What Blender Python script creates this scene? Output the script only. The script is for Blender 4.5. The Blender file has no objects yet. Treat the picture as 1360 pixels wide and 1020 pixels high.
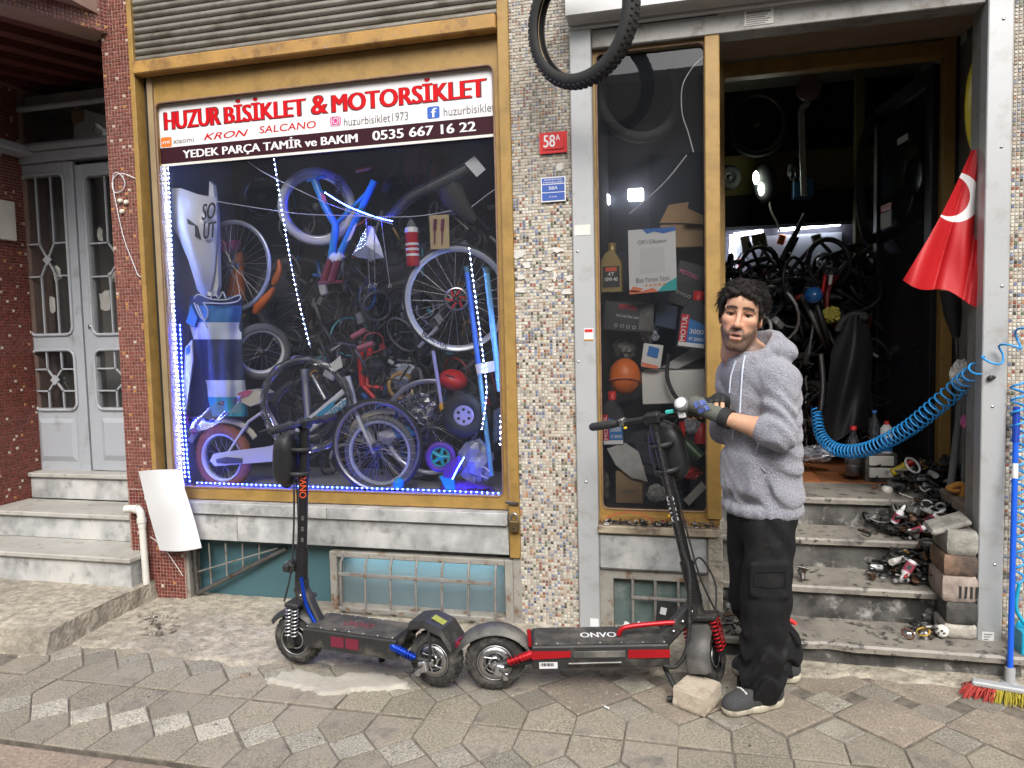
import bpy, math, random
import numpy as np
from mathutils import Vector, Matrix

random.seed(7)
SC = bpy.context.scene
COL = SC.collection
PI = math.pi

# ------------------------------------------------------------------ camera
F_PX, YAW, PITCH, ROLL = 980.0, math.radians(-14.0276), math.radians(-3.7890), math.radians(1.3536)
EYE = Vector((0.0, -3.6, 1.5))
_f = Vector((math.sin(YAW) * math.cos(PITCH), math.cos(YAW) * math.cos(PITCH), math.sin(PITCH)))
_r = Vector((math.cos(YAW), -math.sin(YAW), 0))
_d = _f.cross(_r)
_R = math.cos(ROLL) * _r + math.sin(ROLL) * _d
_D = -math.sin(ROLL) * _r + math.cos(ROLL) * _d
cam_data = bpy.data.cameras.new('camera')
cam = bpy.data.objects.new('camera', cam_data)
COL.objects.link(cam)
cam_data.sensor_width = 36.0
cam_data.lens = F_PX / 1360 * 36
cam_data.clip_start = 0.05
cam_data.clip_end = 500
m3 = Matrix((_R, -_D, -_f)).transposed()
cam.matrix_world = Matrix.Translation(EYE) @ m3.to_4x4()
SC.camera = cam

# ------------------------------------------------------------------ sky, sun, exposure (bright overcast)
SUN_EL, SUN_AZ = math.radians(42), math.radians(163)      # azimuth: direction the light comes from, from +Y clockwise
world = bpy.data.worlds.new('World')
SC.world = world
world.use_nodes = True
wn, wl = world.node_tree.nodes, world.node_tree.links
for n in list(wn): wn.remove(n)
w_out = wn.new('ShaderNodeOutputWorld'); w_bg = wn.new('ShaderNodeBackground')
w_sky = wn.new('ShaderNodeTexSky'); w_hsv = wn.new('ShaderNodeHueSaturation')
w_sky.sky_type = 'NISHITA'; w_sky.sun_disc = False
w_sky.sun_elevation = SUN_EL; w_sky.sun_rotation = SUN_AZ
w_sky.air_density = 1.0; w_sky.dust_density = 4.0; w_sky.ozone_density = 1.0
w_hsv.inputs['Saturation'].default_value = 0.25
w_bg.inputs['Strength'].default_value = 0.13
wl.new(w_sky.outputs[0], w_hsv.inputs['Color']); wl.new(w_hsv.outputs[0], w_bg.inputs['Color']); wl.new(w_bg.outputs[0], w_out.inputs['Surface'])
sun_data = bpy.data.lights.new('sun', 'SUN')
sun_data.energy = 1.5; sun_data.angle = math.radians(34); sun_data.color = (1.0, 0.96, 0.9)
sun = bpy.data.objects.new('sun', sun_data); COL.objects.link(sun)
_sd = Vector((math.sin(SUN_AZ) * math.cos(SUN_EL), math.cos(SUN_AZ) * math.cos(SUN_EL), math.sin(SUN_EL)))
sun.rotation_euler = _sd.to_track_quat('Z', 'Y').to_euler()
SC.view_settings.view_transform = 'Standard'; SC.view_settings.look = 'None'
SC.view_settings.gamma = 1.0; SC.view_settings.use_curve_mapping = False
SC.view_settings.exposure = 0.98
SC.render.engine = 'CYCLES'
SC.cycles.use_denoising = True
SC.cycles.max_bounces = 10; SC.cycles.transparent_max_bounces = 24
SC.cycles.diffuse_bounces = 4; SC.cycles.glossy_bounces = 4; SC.cycles.transmission_bounces = 6
SC.cycles.caustics_reflective = False; SC.cycles.caustics_refractive = False
SC.cycles.sample_clamp_indirect = 6.0

# ------------------------------------------------------------------ measuring helpers: photo pixel (1360 x 1020) -> world point
def ray(px, py):
    a, b = (px - 680) / F_PX, (py - 510) / F_PX
    return _R * a + _D * b + _f
def P(px, py, y):
    r = ray(px, py); t = (y - EYE.y) / r.y
    return EYE + r * t
def PZ(px, py, z):
    r = ray(px, py); t = (z - EYE.z) / r.z
    return EYE + r * t
def PX(px, py, x):
    r = ray(px, py); t = (x - EYE.x) / r.x
    return EYE + r * t
def S(px, py, y):
    return (P(px, py + 1, y) - P(px, py, y)).length      # metres per photo pixel there

# ------------------------------------------------------------------ scene objects
WORLD = set()
def thing(name, label, cat, loc=(0, 0, 0), rotz=0.0, group=None, world=True, kind=None):
    o = bpy.data.objects.new(name, None); COL.objects.link(o)
    o.empty_display_size = 0.05
    o.location = loc; o.rotation_euler = (0, 0, rotz)
    if label: o['label'] = label
    if cat: o['category'] = cat
    if group: o['group'] = group
    if kind: o['kind'] = kind
    if world: WORLD.add(o.name)
    return o
def link(name, me, parent=None, label=None, kind=None):
    o = bpy.data.objects.new(name, me); COL.objects.link(o)
    if parent is not None:
        o.parent = parent
        if parent.name in WORLD:
            o.location = -Vector(parent.location)
    if label: o['label'] = label
    if kind: o['kind'] = kind
    return o
def tag(o, label, cat, group=None, kind=None):
    if label: o['label'] = label
    if cat: o['category'] = cat
    if group: o['group'] = group
    if kind: o['kind'] = kind
    return o
def copy_tree(o, parent=None):
    c = o.copy(); COL.objects.link(c)
    if parent is not None: c.parent = parent
    if o.name in WORLD: WORLD.add(c.name)
    for ch in list(o.children): copy_tree(ch, c)
    return c

def frame_from(axis, up=None):
    a = Vector(axis).normalized()
    h = Vector(up) if up is not None else (Vector((0, 0, 1)) if abs(a.z) < 0.95 else Vector((1, 0, 0)))
    u = (h - a * h.dot(a)).normalized()
    v = a.cross(u)
    return u, v, a

class MB:
    def __init__(s): s.v = []; s.f = []; s.sm = []; s.c = []; s.mi = []; s.col = None; s.m = 0
    def add(s, vs, fs, smooth=False):
        k = len(s.v); s.v.extend([tuple(q) for q in vs])
        for f in fs:
            s.f.append([i + k for i in f]); s.sm.append(smooth); s.c.append(s.col); s.mi.append(s.m)
        return s
    def box(s, c, size, rot=None, ch=0.0):
        hx, hy, hz = [q / 2 for q in size]; c = Vector(c)
        if ch <= 0:
            vs = [Vector((x * hx, y * hy, z * hz)) for x in (-1, 1) for y in (-1, 1) for z in (-1, 1)]
            fs = [(0, 1, 3, 2), (4, 6, 7, 5), (0, 4, 5, 1), (2, 3, 7, 6), (0, 2, 6, 4), (1, 5, 7, 3)]
        else:
            ch = min(ch, hx * .9, hy * .9, hz * .9); vs = []; ix = {}
            for x in (-1, 1):
                for y in (-1, 1):
                    for z in (-1, 1):
                        for a in range(3):
                            p = [x * (hx - ch), y * (hy - ch), z * (hz - ch)]
                            p[a] = (x * hx, y * hy, z * hz)[a]
                            ix[(x, y, z, a)] = len(vs); vs.append(Vector(p))
            fs = []
            for a in range(3):
                for sg in (-1, 1):
                    o1, o2 = [q for q in range(3) if q != a]
                    q4 = []
                    for (p1, p2) in ((-1, -1), (1, -1), (1, 1), (-1, 1)):
                        k = [0, 0, 0]; k[a] = sg; k[o1] = p1; k[o2] = p2; q4.append(ix[(k[0], k[1], k[2], a)])
                    fs.append(q4)
            for a in range(3):
                b1, b2 = [q for q in range(3) if q != a]
                for s1 in (-1, 1):
                    for s2 in (-1, 1):
                        e = []
                        for t in (-1, 1):
                            k = [0, 0, 0]; k[a] = t; k[b1] = s1; k[b2] = s2; e.append((tuple(k)))
                        fs.append([ix[e[0] + (b1,)], ix[e[1] + (b1,)], ix[e[1] + (b2,)], ix[e[0] + (b2,)]])
            for x in (-1, 1):
                for y in (-1, 1):
                    for z in (-1, 1):
                        fs.append([ix[(x, y, z, 0)], ix[(x, y, z, 1)], ix[(x, y, z, 2)]])
            # make outward
            out = []
            for f in fs:
                n = (vs[f[1]] - vs[f[0]]).cross(vs[f[2]] - vs[f[0]]); m = sum((vs[i] for i in f), Vector()) / len(f)
                out.append(f if n.dot(m) > 0 else f[::-1])
            fs = out
        if rot is not None: vs = [rot @ q for q in vs]
        return s.add([q + c for q in vs], fs)
    def bx(s, x0, x1, y0, y1, z0, z1, ch=0.0):
        return s.box(((x0 + x1) / 2, (y0 + y1) / 2, (z0 + z1) / 2), (abs(x1 - x0), abs(y1 - y0), abs(z1 - z0)), None, ch)
    def tube(s, pts, r, n=8, closed=False, caps=True, smooth=True, flat=1.0, up=None):
        pts = [Vector(q) for q in pts]; m = len(pts)
        rs = list(r) if hasattr(r, '__len__') else [r] * m
        tans = []
        for i in range(m):
            if closed: t = pts[(i + 1) % m] - pts[i - 1]
            else: t = pts[min(i + 1, m - 1)] - pts[max(i - 1, 0)]
            tans.append(t.normalized() if t.length > 1e-9 else Vector((0, 0, 1)))
        u, v, _ = frame_from(tans[0], up)
        vs = []
        for i in range(m):
            t = tans[i]
            u = (u - t * u.dot(t))
            u = u.normalized() if u.length > 1e-6 else frame_from(t)[0]
            v = t.cross(u)
            for k in range(n):
                a = 2 * PI * k / n
                vs.append(pts[i] + (u * math.cos(a) + v * math.sin(a) * flat) * rs[i])
        fs = []
        for i in range(m if closed else m - 1):
            j = (i + 1) % m
            for k in range(n):
                fs.append((i * n + k, i * n + (k + 1) % n, j * n + (k + 1) % n, j * n + k))
        s.add(vs, fs, smooth)
        if caps and not closed:
            s.add(vs[:n], [tuple(range(n - 1, -1, -1))]); s.add(vs[-n:], [tuple(range(n))])
        return s
    def cyl(s, a, b, r, n=12, r2=None, smooth=True):
        return s.tube([a, b], [r, r if r2 is None else r2], n, smooth=smooth)
    def lathe(s, prof, c=(0, 0, 0), axis=(0, 0, 1), n=20, up=None, smooth=True):
        u, v, a = frame_from(axis, up); c = Vector(c)
        vs = []
        for (r, h) in prof:
            for k in range(n):
                t = 2 * PI * k / n
                vs.append(c + a * h + (u * math.cos(t) + v * math.sin(t)) * r)
        fs = []
        for i in range(len(prof) - 1):
            for k in range(n):
                fs.append((i * n + k, i * n + (k + 1) % n, (i + 1) * n + (k + 1) % n, (i + 1) * n + k))
        s.add(vs, fs, smooth)
        closed = prof[0] == prof[-1]
        if prof[0][0] > 1e-6 and not closed: s.add(vs[:n], [tuple(range(n - 1, -1, -1))])
        if prof[-1][0] > 1e-6 and not closed: s.add(vs[-n:], [tuple(range(n))])
        return s
    def torus(s, c, axis, R, r, n=32, m=8, a0=0.0, a1=None, up=None, rx=None):
        u, v, a = frame_from(axis, up); c = Vector(c)
        full = a1 is None
        if full: a1 = a0 + 2 * PI
        cnt = n if full else n + 1
        vs = []; rx = r if rx is None else rx
        for i in range(cnt):
            t = a0 + (a1 - a0) * i / n
            d = u * math.cos(t) + v * math.sin(t)
            for k in range(m):
                q = 2 * PI * k / m
                vs.append(c + d * (R + r * math.cos(q)) + a * (rx * math.sin(q)))
        fs = []
        for i in range(n):
            j = (i + 1) % cnt
            for k in range(m):
                fs.append((i * m + k, j * m + k, j * m + (k + 1) % m, i * m + (k + 1) % m))
        return s.add(vs, fs, True)
    def prism(s, poly, depth, o=(0, 0, 0), u=(1, 0, 0), v=(0, 0, 1), w=None):
        """polygon in (u, v), extruded by depth along w"""
        o = Vector(o); u = Vector(u); v = Vector(v)
        w = Vector(w) if w is not None else u.cross(v).normalized()
        area = sum(poly[i - 1][0] * poly[i][1] - poly[i][0] * poly[i - 1][1] for i in range(len(poly)))
        if area < 0: poly = poly[::-1]
        n = len(poly)
        a = [o + u * p[0] + v * p[1] for p in poly]; b = [q + w * depth for q in a]
        fs = [tuple(range(n - 1, -1, -1)), tuple(range(n, 2 * n))] + [(i, (i + 1) % n, n + (i + 1) % n, n + i) for i in range(n)]
        if (u.cross(v)).dot(w) * depth < 0: fs = [f[::-1] for f in fs]
        return s.add(a + b, fs)
    def poly3(s, pts, w):
        """closed outline of 3-D points, extruded by the vector w"""
        n = len(pts); a = [Vector(q) for q in pts]; w = Vector(w); b = [q + w for q in a]
        nrm = Vector()
        for i in range(n): nrm += a[i - 1].cross(a[i])
        fs = [tuple(range(n - 1, -1, -1)), tuple(range(n, 2 * n))] + [(i, (i + 1) % n, n + (i + 1) % n, n + i) for i in range(n)]
        if nrm.dot(w) < 0: fs = [f[::-1] for f in fs]
        return s.add(a + b, fs)
    def ell(s, c, rad, rot=None, n=14, m=9):
        c = Vector(c); vs = []; fs = []
        for i in range(m + 1):
            t = PI * i / m
            for k in range(n):
                a = 2 * PI * k / n
                q = Vector((rad[0] * math.sin(t) * math.cos(a), rad[1] * math.sin(t) * math.sin(a), -rad[2] * math.cos(t)))
                vs.append(c + (rot @ q if rot is not None else q))
        for i in range(m):
            for k in range(n):
                fs.append((i * n + k, i * n + (k + 1) % n, (i + 1) * n + (k + 1) % n, (i + 1) * n + k))
        return s.add(vs, fs, True)
    def grid(s, fn, nu, nv, smooth=True):
        vs = [fn(i / nu, j / nv) for j in range(nv + 1) for i in range(nu + 1)]
        w = nu + 1
        return s.add(vs, [(j * w + i, j * w + i + 1, (j + 1) * w + i + 1, (j + 1) * w + i) for j in range(nv) for i in range(nu)], smooth)
    def ring(s, inner, outer):
        """two closed loops with equal counts -> quad band"""
        n = len(inner)
        return s.add(list(inner) + list(outer), [(i, (i + 1) % n, n + (i + 1) % n, n + i) for i in range(n)])
    def mesh(s, name, mats):
        me = bpy.data.meshes.new(name)
        me.from_pydata(s.v, [], s.f)
        for q in (mats if isinstance(mats, (list, tuple)) else [mats]): me.materials.append(q)
        me.polygons.foreach_set('use_smooth', s.sm)
        me.polygons.foreach_set('material_index', s.mi)
        if any(q is not None for q in s.c):
            at = me.attributes.new('Col', 'FLOAT_COLOR', 'FACE')
            arr = np.ones((len(s.f), 4), dtype=np.float32)
            for i, q in enumerate(s.c):
                if q is not None: arr[i, :3] = q[:3]
            at.data.foreach_set('color', arr.ravel())
        me.update()
        return me
    def build(s, name, mats, parent=None, label=None, kind=None):
        return link(name, s.mesh(name, mats), parent, label, kind)

def solid(name, mats, label, cat, mb, group=None, kind=None):
    """a top-level thing that is one mesh; its origin goes to the base centre"""
    v = np.array(mb.v); lo, hi = v.min(0), v.max(0)
    c = Vector(((lo[0] + hi[0]) / 2, (lo[1] + hi[1]) / 2, lo[2]))
    mb.v = [tuple(Vector(q) - c) for q in mb.v]
    o = mb.build(name, mats); o.location = c
    return tag(o, label, cat, group, kind)

# ------------------------------------------------------------------ materials
def _n(nt, t): return nt.nodes.new(t)
def pm(name, col=(.5, .5, .5), rough=.5, metal=0.0, var=0.0, vs=8.0, bump=0.0, bs=60.0, wear=None, spec=0.5, attr=False, rnd=0.0,
       emit=None, es=0.0, alpha=1.0, coat=0.0, trans=0.0, rv=0.0, sheen=0.0, sss=0.0):
    m = bpy.data.materials.new(name); m.use_nodes = True
    nt = m.node_tree; b = nt.nodes['Principled BSDF']; L = nt.links
    def setv(k, val):
        if k in b.inputs: b.inputs[k].default_value = val
    setv('Roughness', rough); setv('Metallic', metal); setv('Specular IOR Level', spec); setv('Alpha', alpha); setv('Coat Weight', coat)
    setv('Transmission Weight', trans); setv('Sheen Weight', sheen); setv('Subsurface Weight', sss)
    if sss: setv('Subsurface Radius', (0.012, 0.005, 0.003)); setv('Subsurface Scale', 1.0)
    c4 = (col[0], col[1], col[2], 1)
    setv('Base Color', c4)
    m.diffuse_color = c4
    need = var or bump or wear or rv
    if need or rnd or attr:
        tc = _n(nt, 'ShaderNodeTexCoord'); oi = _n(nt, 'ShaderNodeObjectInfo')
        add = _n(nt, 'ShaderNodeVectorMath'); add.operation = 'MULTIPLY_ADD'
        L.new(oi.outputs['Random'], add.inputs[0]); add.inputs[1].default_value = (37, 19, 53); L.new(tc.outputs['Object'], add.inputs[2])
        co = add.outputs[0]
        cur = None
        if attr:
            a = _n(nt, 'ShaderNodeAttribute'); a.attribute_name = 'Col'; cur = a.outputs['Color']
        def noise(scale, detail=6, rough_=.6):
            q = _n(nt, 'ShaderNodeTexNoise'); q.inputs['Scale'].default_value = scale; q.inputs['Detail'].default_value = detail
            q.inputs['Roughness'].default_value = rough_; L.new(co, q.inputs['Vector']); return q.outputs['Fac']
        def value_mul(fac_socket, lo, hi):
            nonlocal cur
            mr = _n(nt, 'ShaderNodeMapRange'); mr.inputs['To Min'].default_value = lo; mr.inputs['To Max'].default_value = hi
            mr.inputs['From Min'].default_value = .25; mr.inputs['From Max'].default_value = .75
            L.new(fac_socket, mr.inputs['Value'])
            h = _n(nt, 'ShaderNodeHueSaturation'); L.new(mr.outputs[0], h.inputs['Value'])
            if cur is not None: L.new(cur, h.inputs['Color'])
            else: h.inputs['Color'].default_value = c4
            cur = h.outputs[0]
        if rnd:
            mr = _n(nt, 'ShaderNodeMapRange'); mr.inputs['To Min'].default_value = 1 - rnd; mr.inputs['To Max'].default_value = 1 + rnd
            L.new(oi.outputs['Random'], mr.inputs['Value'])
            h = _n(nt, 'ShaderNodeHueSaturation'); L.new(mr.outputs[0], h.inputs['Value'])
            if cur is not None: L.new(cur, h.inputs['Color'])
            else: h.inputs['Color'].default_value = c4
            cur = h.outputs[0]
        if var: value_mul(noise(vs), 1 - var, 1 + var)
        if wear:
            for (wc, wscale, lo, hi) in (wear if isinstance(wear, list) else [wear]):
                mr = _n(nt, 'ShaderNodeMapRange'); mr.inputs['From Min'].default_value = lo - .05; mr.inputs['From Max'].default_value = hi - .09
                L.new(noise(wscale, 8, .65), mr.inputs['Value'])
                mx = _n(nt, 'ShaderNodeMix'); mx.data_type = 'RGBA'
                L.new(mr.outputs[0], mx.inputs[0])
                if cur is not None: L.new(cur, mx.inputs[6])
                else: mx.inputs[6].default_value = c4
                mx.inputs[7].default_value = (wc[0], wc[1], wc[2], 1)
                cur = mx.outputs[2]
        if cur is not None: L.new(cur, b.inputs['Base Color'])
        if rv:
            mr = _n(nt, 'ShaderNodeMapRange'); mr.inputs['To Min'].default_value = max(0, rough - rv); mr.inputs['To Max'].default_value = min(1, rough + rv)
            L.new(noise(vs * 1.7), mr.inputs['Value']); L.new(mr.outputs[0], b.inputs['Roughness'])
        if bump:
            bp = _n(nt, 'ShaderNodeBump'); bp.inputs['Strength'].default_value = 1.0; bp.inputs['Distance'].default_value = bump
            L.new(noise(bs, 5), bp.inputs['Height']); L.new(bp.outputs[0], b.inputs['Normal'])
    if emit:
        b.inputs['Emission Color'].default_value = (emit[0], emit[1], emit[2], 1); b.inputs['Emission Strength'].default_value = es
    return m

def glass(name, tint=(1, 1, 1), dust_haze=.03, refl=1.0, rough=.01):
    m = bpy.data.materials.new(name); m.use_nodes = True
    nt = m.node_tree; L = nt.links
    for n in list(nt.nodes): nt.nodes.remove(n)
    out = _n(nt, 'ShaderNodeOutputMaterial'); tr = _n(nt, 'ShaderNodeBsdfTransparent'); gl = _n(nt, 'ShaderNodeBsdfGlossy')
    df = _n(nt, 'ShaderNodeBsdfDiffuse'); fr = _n(nt, 'ShaderNodeFresnel'); m1 = _n(nt, 'ShaderNodeMixShader'); m2 = _n(nt, 'ShaderNodeMixShader')
    tr.inputs['Color'].default_value = (tint[0], tint[1], tint[2], 1); gl.inputs['Roughness'].default_value = rough
    df.inputs['Color'].default_value = (.50, .55, .64, 1)  # blue-grey film: dust, plus hazy sky reflection painted into the glass
    fr.inputs['IOR'].default_value = 1.5
    mu = _n(nt, 'ShaderNodeMath'); mu.operation = 'MULTIPLY'; mu.inputs[1].default_value = refl
    L.new(fr.outputs[0], mu.inputs[0])
    tc = _n(nt, 'ShaderNodeTexCoord'); nz = _n(nt, 'ShaderNodeTexNoise'); nz.inputs['Scale'].default_value = 6; nz.inputs['Detail'].default_value = 8
    L.new(tc.outputs['Object'], nz.inputs['Vector'])
    mr = _n(nt, 'ShaderNodeMapRange'); mr.inputs['From Min'].default_value = .35; mr.inputs['From Max'].default_value = .75
    mr.inputs['To Min'].default_value = dust_haze * .75; mr.inputs['To Max'].default_value = dust_haze * 1.25
    L.new(nz.outputs['Fac'], mr.inputs['Value'])
    L.new(mr.outputs[0], m1.inputs[0]); L.new(tr.outputs[0], m1.inputs[1]); L.new(df.outputs[0], m1.inputs[2])
    L.new(mu.outputs[0], m2.inputs[0]); L.new(m1.outputs[0], m2.inputs[1]); L.new(gl.outputs[0], m2.inputs[2])
    L.new(m2.outputs[0], out.inputs['Surface'])
    return m

def frosted(name, col):
    m = bpy.data.materials.new(name); m.use_nodes = True; nt = m.node_tree; L = nt.links
    b = nt.nodes['Principled BSDF']; b.inputs['Base Color'].default_value = (col[0] * .6, col[1] * .6, col[2] * .6, 1); b.inputs['Roughness'].default_value = .15
    t = _n(nt, 'ShaderNodeBsdfTranslucent'); t.inputs['Color'].default_value = (col[0], col[1], col[2], 1); mx = _n(nt, 'ShaderNodeMixShader'); mx.inputs[0].default_value = .6
    vo = _n(nt, 'ShaderNodeTexVoronoi'); vo.inputs['Scale'].default_value = 45; bp = _n(nt, 'ShaderNodeBump'); bp.inputs['Distance'].default_value = .002
    tc = _n(nt, 'ShaderNodeTexCoord'); L.new(tc.outputs['Object'], vo.inputs['Vector']); L.new(vo.outputs['Distance'], bp.inputs['Height']); L.new(bp.outputs[0], b.inputs['Normal'])
    L.new(b.outputs[0], mx.inputs[1]); L.new(t.outputs[0], mx.inputs[2]); L.new(mx.outputs[0], nt.nodes['Material Output'].inputs['Surface']); return m

M = {}
M['black'] = pm('black_paint', (.012, .012, .013), .38, var=.2, rv=.15)
M['blackmatt'] = pm('black_plastic', (.02, .02, .021), .6, var=.25, vs=30, bump=.0004, bs=300)
M['rubber'] = pm('tyre_rubber', (.025, .024, .023), .85, var=.3, vs=25, wear=((.13, .12, .105), 14, .52, .8))
M['rubberclean'] = pm('clean_tyre_rubber', (.018, .018, .018), .75, var=.25, vs=25)
M['steel'] = pm('steel', (.52, .52, .53), .3, 1.0, var=.15, rv=.12)
M['alu'] = pm('cast_aluminium', (.6, .6, .62), .42, 1.0, var=.1)
M['darksteel'] = pm('dark_steel', (.16, .155, .15), .45, .8, var=.3, wear=((.09, .045, .02), 30, .58, .75))
M['red'] = pm('red_anodised', (.45, .012, .02), .3, .45, var=.12)
M['redplastic'] = pm('red_plastic', (.55, .02, .02), .4, var=.1)
M['blueano'] = pm('blue_anodised', (.01, .06, .5), .25, .6)
M['white'] = pm('white_paint', (.72, .72, .72), .4, var=.06)
M['offwhite'] = pm('offwhite_plastic', (.62, .6, .55), .5, var=.1)
M['yellow'] = pm('ochre_painted_metal', (.30, .182, .05), .48, var=.35, vs=9, bump=.0006, bs=90,
                 wear=[((.19, .10, .03), 9, .60, .85), ((.07, .04, .02), 23, .72, .86)])
M['rustbar'] = pm('rusty_ochre_bar', (.34, .19, .05), .6, var=.3, vs=7, bump=.001, bs=60, wear=[((.15, .075, .03), 11, .56, .8), ((.25, .2, .15), 30, .66, .8)])
M['shutter'] = pm('shutter_steel', (.20, .185, .16), .5, .35, var=.3, vs=3, wear=((.10, .085, .065), 6, .5, .75))
M['silver'] = pm('grey_painted_aluminium', (.40, .41, .42), .42, .15, var=.06, vs=3, wear=((.33, .32, .3), 9, .60, .8))
M['silverbox'] = pm('roller_box_aluminium', (.46, .46, .46), .4, .2, var=.05, vs=2)
M['lintel'] = pm('lintel_metal', (.27, .265, .25), .5, .2, var=.15, vs=6, wear=((.16, .14, .12), 12, .55, .75))
M['marble'] = pm('grey_marble', (.35, .355, .35), .38, var=.55, vs=7, wear=[((.52, .51, .49), 3.2, .53, .72), ((.17, .165, .16), 9, .60, .8)], rnd=.06)
M['tread'] = pm('marble_tread', (.39, .375, .345), .42, var=.12, vs=6, wear=[((.30, .28, .25), 4, .5, .8), ((.17, .155, .14), 16, .62, .8)])
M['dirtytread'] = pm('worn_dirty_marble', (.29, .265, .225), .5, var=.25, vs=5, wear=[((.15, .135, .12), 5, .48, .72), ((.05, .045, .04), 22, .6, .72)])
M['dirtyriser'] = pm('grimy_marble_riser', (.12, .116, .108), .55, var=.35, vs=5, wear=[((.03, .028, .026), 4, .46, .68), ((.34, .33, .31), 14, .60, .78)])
M['concrete'] = pm('old_concrete', (.37, .33, .262), .92, var=.55, vs=22, bump=.022, bs=28, wear=[((.22, .195, .16), 2.3, .5, .75), ((.47, .44, .39), 9, .6, .8)])
M['cement'] = pm('pale_cement_smear', (.42, .395, .34), .9, var=.15, vs=6, bump=.004, bs=60, wear=((.36, .33, .29), 7, .52, .75))
M['mortar'] = pm('sandy_joint', (.15, .13, .105), .95, var=.5, vs=20, bump=.003, bs=120)
M['greypaver'] = pm('grey_terrazzo_paver', (.25, .224, .172), .88, var=.75, vs=130, bump=.0025, bs=200, rnd=.14,
                    wear=[((.31, .27, .225), 3.5, .5, .8), ((.085, .08, .073), 7, .6, .85)])
M['lightpaver'] = pm('pale_terrazzo_paver', (.37, .345, .285), .88, var=.8, vs=140, bump=.0025, bs=200, rnd=.22, wear=[((.22, .2, .17), 5, .55, .82), ((.09, .085, .08), 60, .62, .75)])
M['pinkpaver'] = pm('reddish_paver', (.265, .22, .172), .88, var=.55, vs=120, bump=.0025, bs=200, rnd=.12, wear=[((.17, .145, .125), 4, .5, .8), ((.4, .36, .31), 40, .63, .75)])
M['kerb'] = pm('brown_kerb_stone', (.27, .21, .16), .85, var=.5, vs=70, bump=.002, bs=90, rnd=.1, wear=((.16, .135, .115), 4, .52, .8))
M['asphalt'] = pm('asphalt', (.05, .05, .05), .9, var=.25, vs=40, bump=.003, bs=150)
M['grout'] = pm('mosaic_grout', (.40, .37, .32), .9, var=.15, vs=12)
M['redgrout'] = pm('red_mosaic_grout', (.30, .20, .165), .9, var=.2, vs=10)
M['tiles'] = pm('glass_mosaic', rough=.22, attr=True, var=.08, vs=40)
M['redtiles'] = pm('red_glass_mosaic', rough=.3, attr=True, var=.1, vs=40)
M['doorgrey'] = pm('grey_painted_steel', (.34, .355, .385), .42, var=.05, vs=4, wear=((.25, .255, .265), 8, .6, .8))
M['doordark'] = pm('shadow_gap', (.03, .03, .03), .8)
M['plaster'] = pm('white_plaster', (.55, .53, .49), .9, var=.1, vs=2)
M['black_void'] = pm('dark_interior', (.012, .012, .014), .95)
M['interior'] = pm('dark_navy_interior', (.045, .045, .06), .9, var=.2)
M['olive'] = pm('olive_wall', (.15, .12, .035), .8, var=.2, vs=3)
M['orange_floor'] = pm('terracotta_tile', (.34, .125, .05), .4, var=.15, vs=6, wear=((.16, .08, .05), 5, .55, .8))
M['cardboard'] = pm('cardboard', (.32, .21, .115), .8, var=.12, vs=10)
M['paper'] = pm('white_paper', (.62, .62, .63), .7, var=.02)
M['pvc'] = pm('pvc_pipe', (.62, .60, .55), .4, var=.08)
M['pane'] = glass('window_pane', dust_haze=.020, refl=1.4)
M['paneclean'] = glass('clean_pane', dust_haze=.014, refl=1.6)
M['doorpane'] = glass('dark_door_pane', tint=(.75, .8, .78), dust_haze=.05)

# ------------------------------------------------------------------ lettering
def text_mesh(body, mat, o, u, v, bold=0.0, thick=.0012, name='lettering', shear=0.0, fat=0.0):
    cu = bpy.data.curves.new('lettering_curve', 'FONT'); cu.body = body; fat = fat or bold * .8 * Vector(v).length; cu.resolution_u = 3; cu.shear = shear
    ob = bpy.data.objects.new('lettering_tmp', cu)
    me0 = bpy.data.meshes.new_from_object(ob)
    co = np.empty(len(me0.vertices) * 3); me0.vertices.foreach_get('co', co); co = co.reshape(-1, 3)
    fs = [tuple(p.vertices) for p in me0.polygons]
    bpy.data.objects.remove(ob); bpy.data.meshes.remove(me0); bpy.data.curves.remove(cu)
    lo, hi = co.min(0), co.max(0); sz = hi - lo
    o, u, v = Vector(o), Vector(u), Vector(v); w = u.cross(v).normalized()
    vs = [o + u * ((q[0] - lo[0]) / sz[0]) + v * ((q[1] - lo[1]) / max(sz[1], 1e-6)) + w * thick for q in co]
    if fat:
        n = len(vs); un = u.normalized(); f0 = list(fs); v0 = list(vs)
        for k, d in enumerate((-1, -.5, .5, 1)):
            vs = vs + [q + un * (d * fat) + w * (.00003 * (k + 1)) for q in v0]; fs = fs + [tuple(i + n * (k + 1) for i in f) for f in f0]
    me = bpy.data.meshes.new(name); me.from_pydata([tuple(q) for q in vs], [], fs); me.materials.append(mat); me.update()
    return me
def lettering(body, mat, o, u, v, parent, bold=0.0, name='lettering', thick=.0012, shear=0.0, fat=0.0):
    return link(name, text_mesh(body, mat, o, u, v, bold, thick, name, shear, fat), parent)

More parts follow.
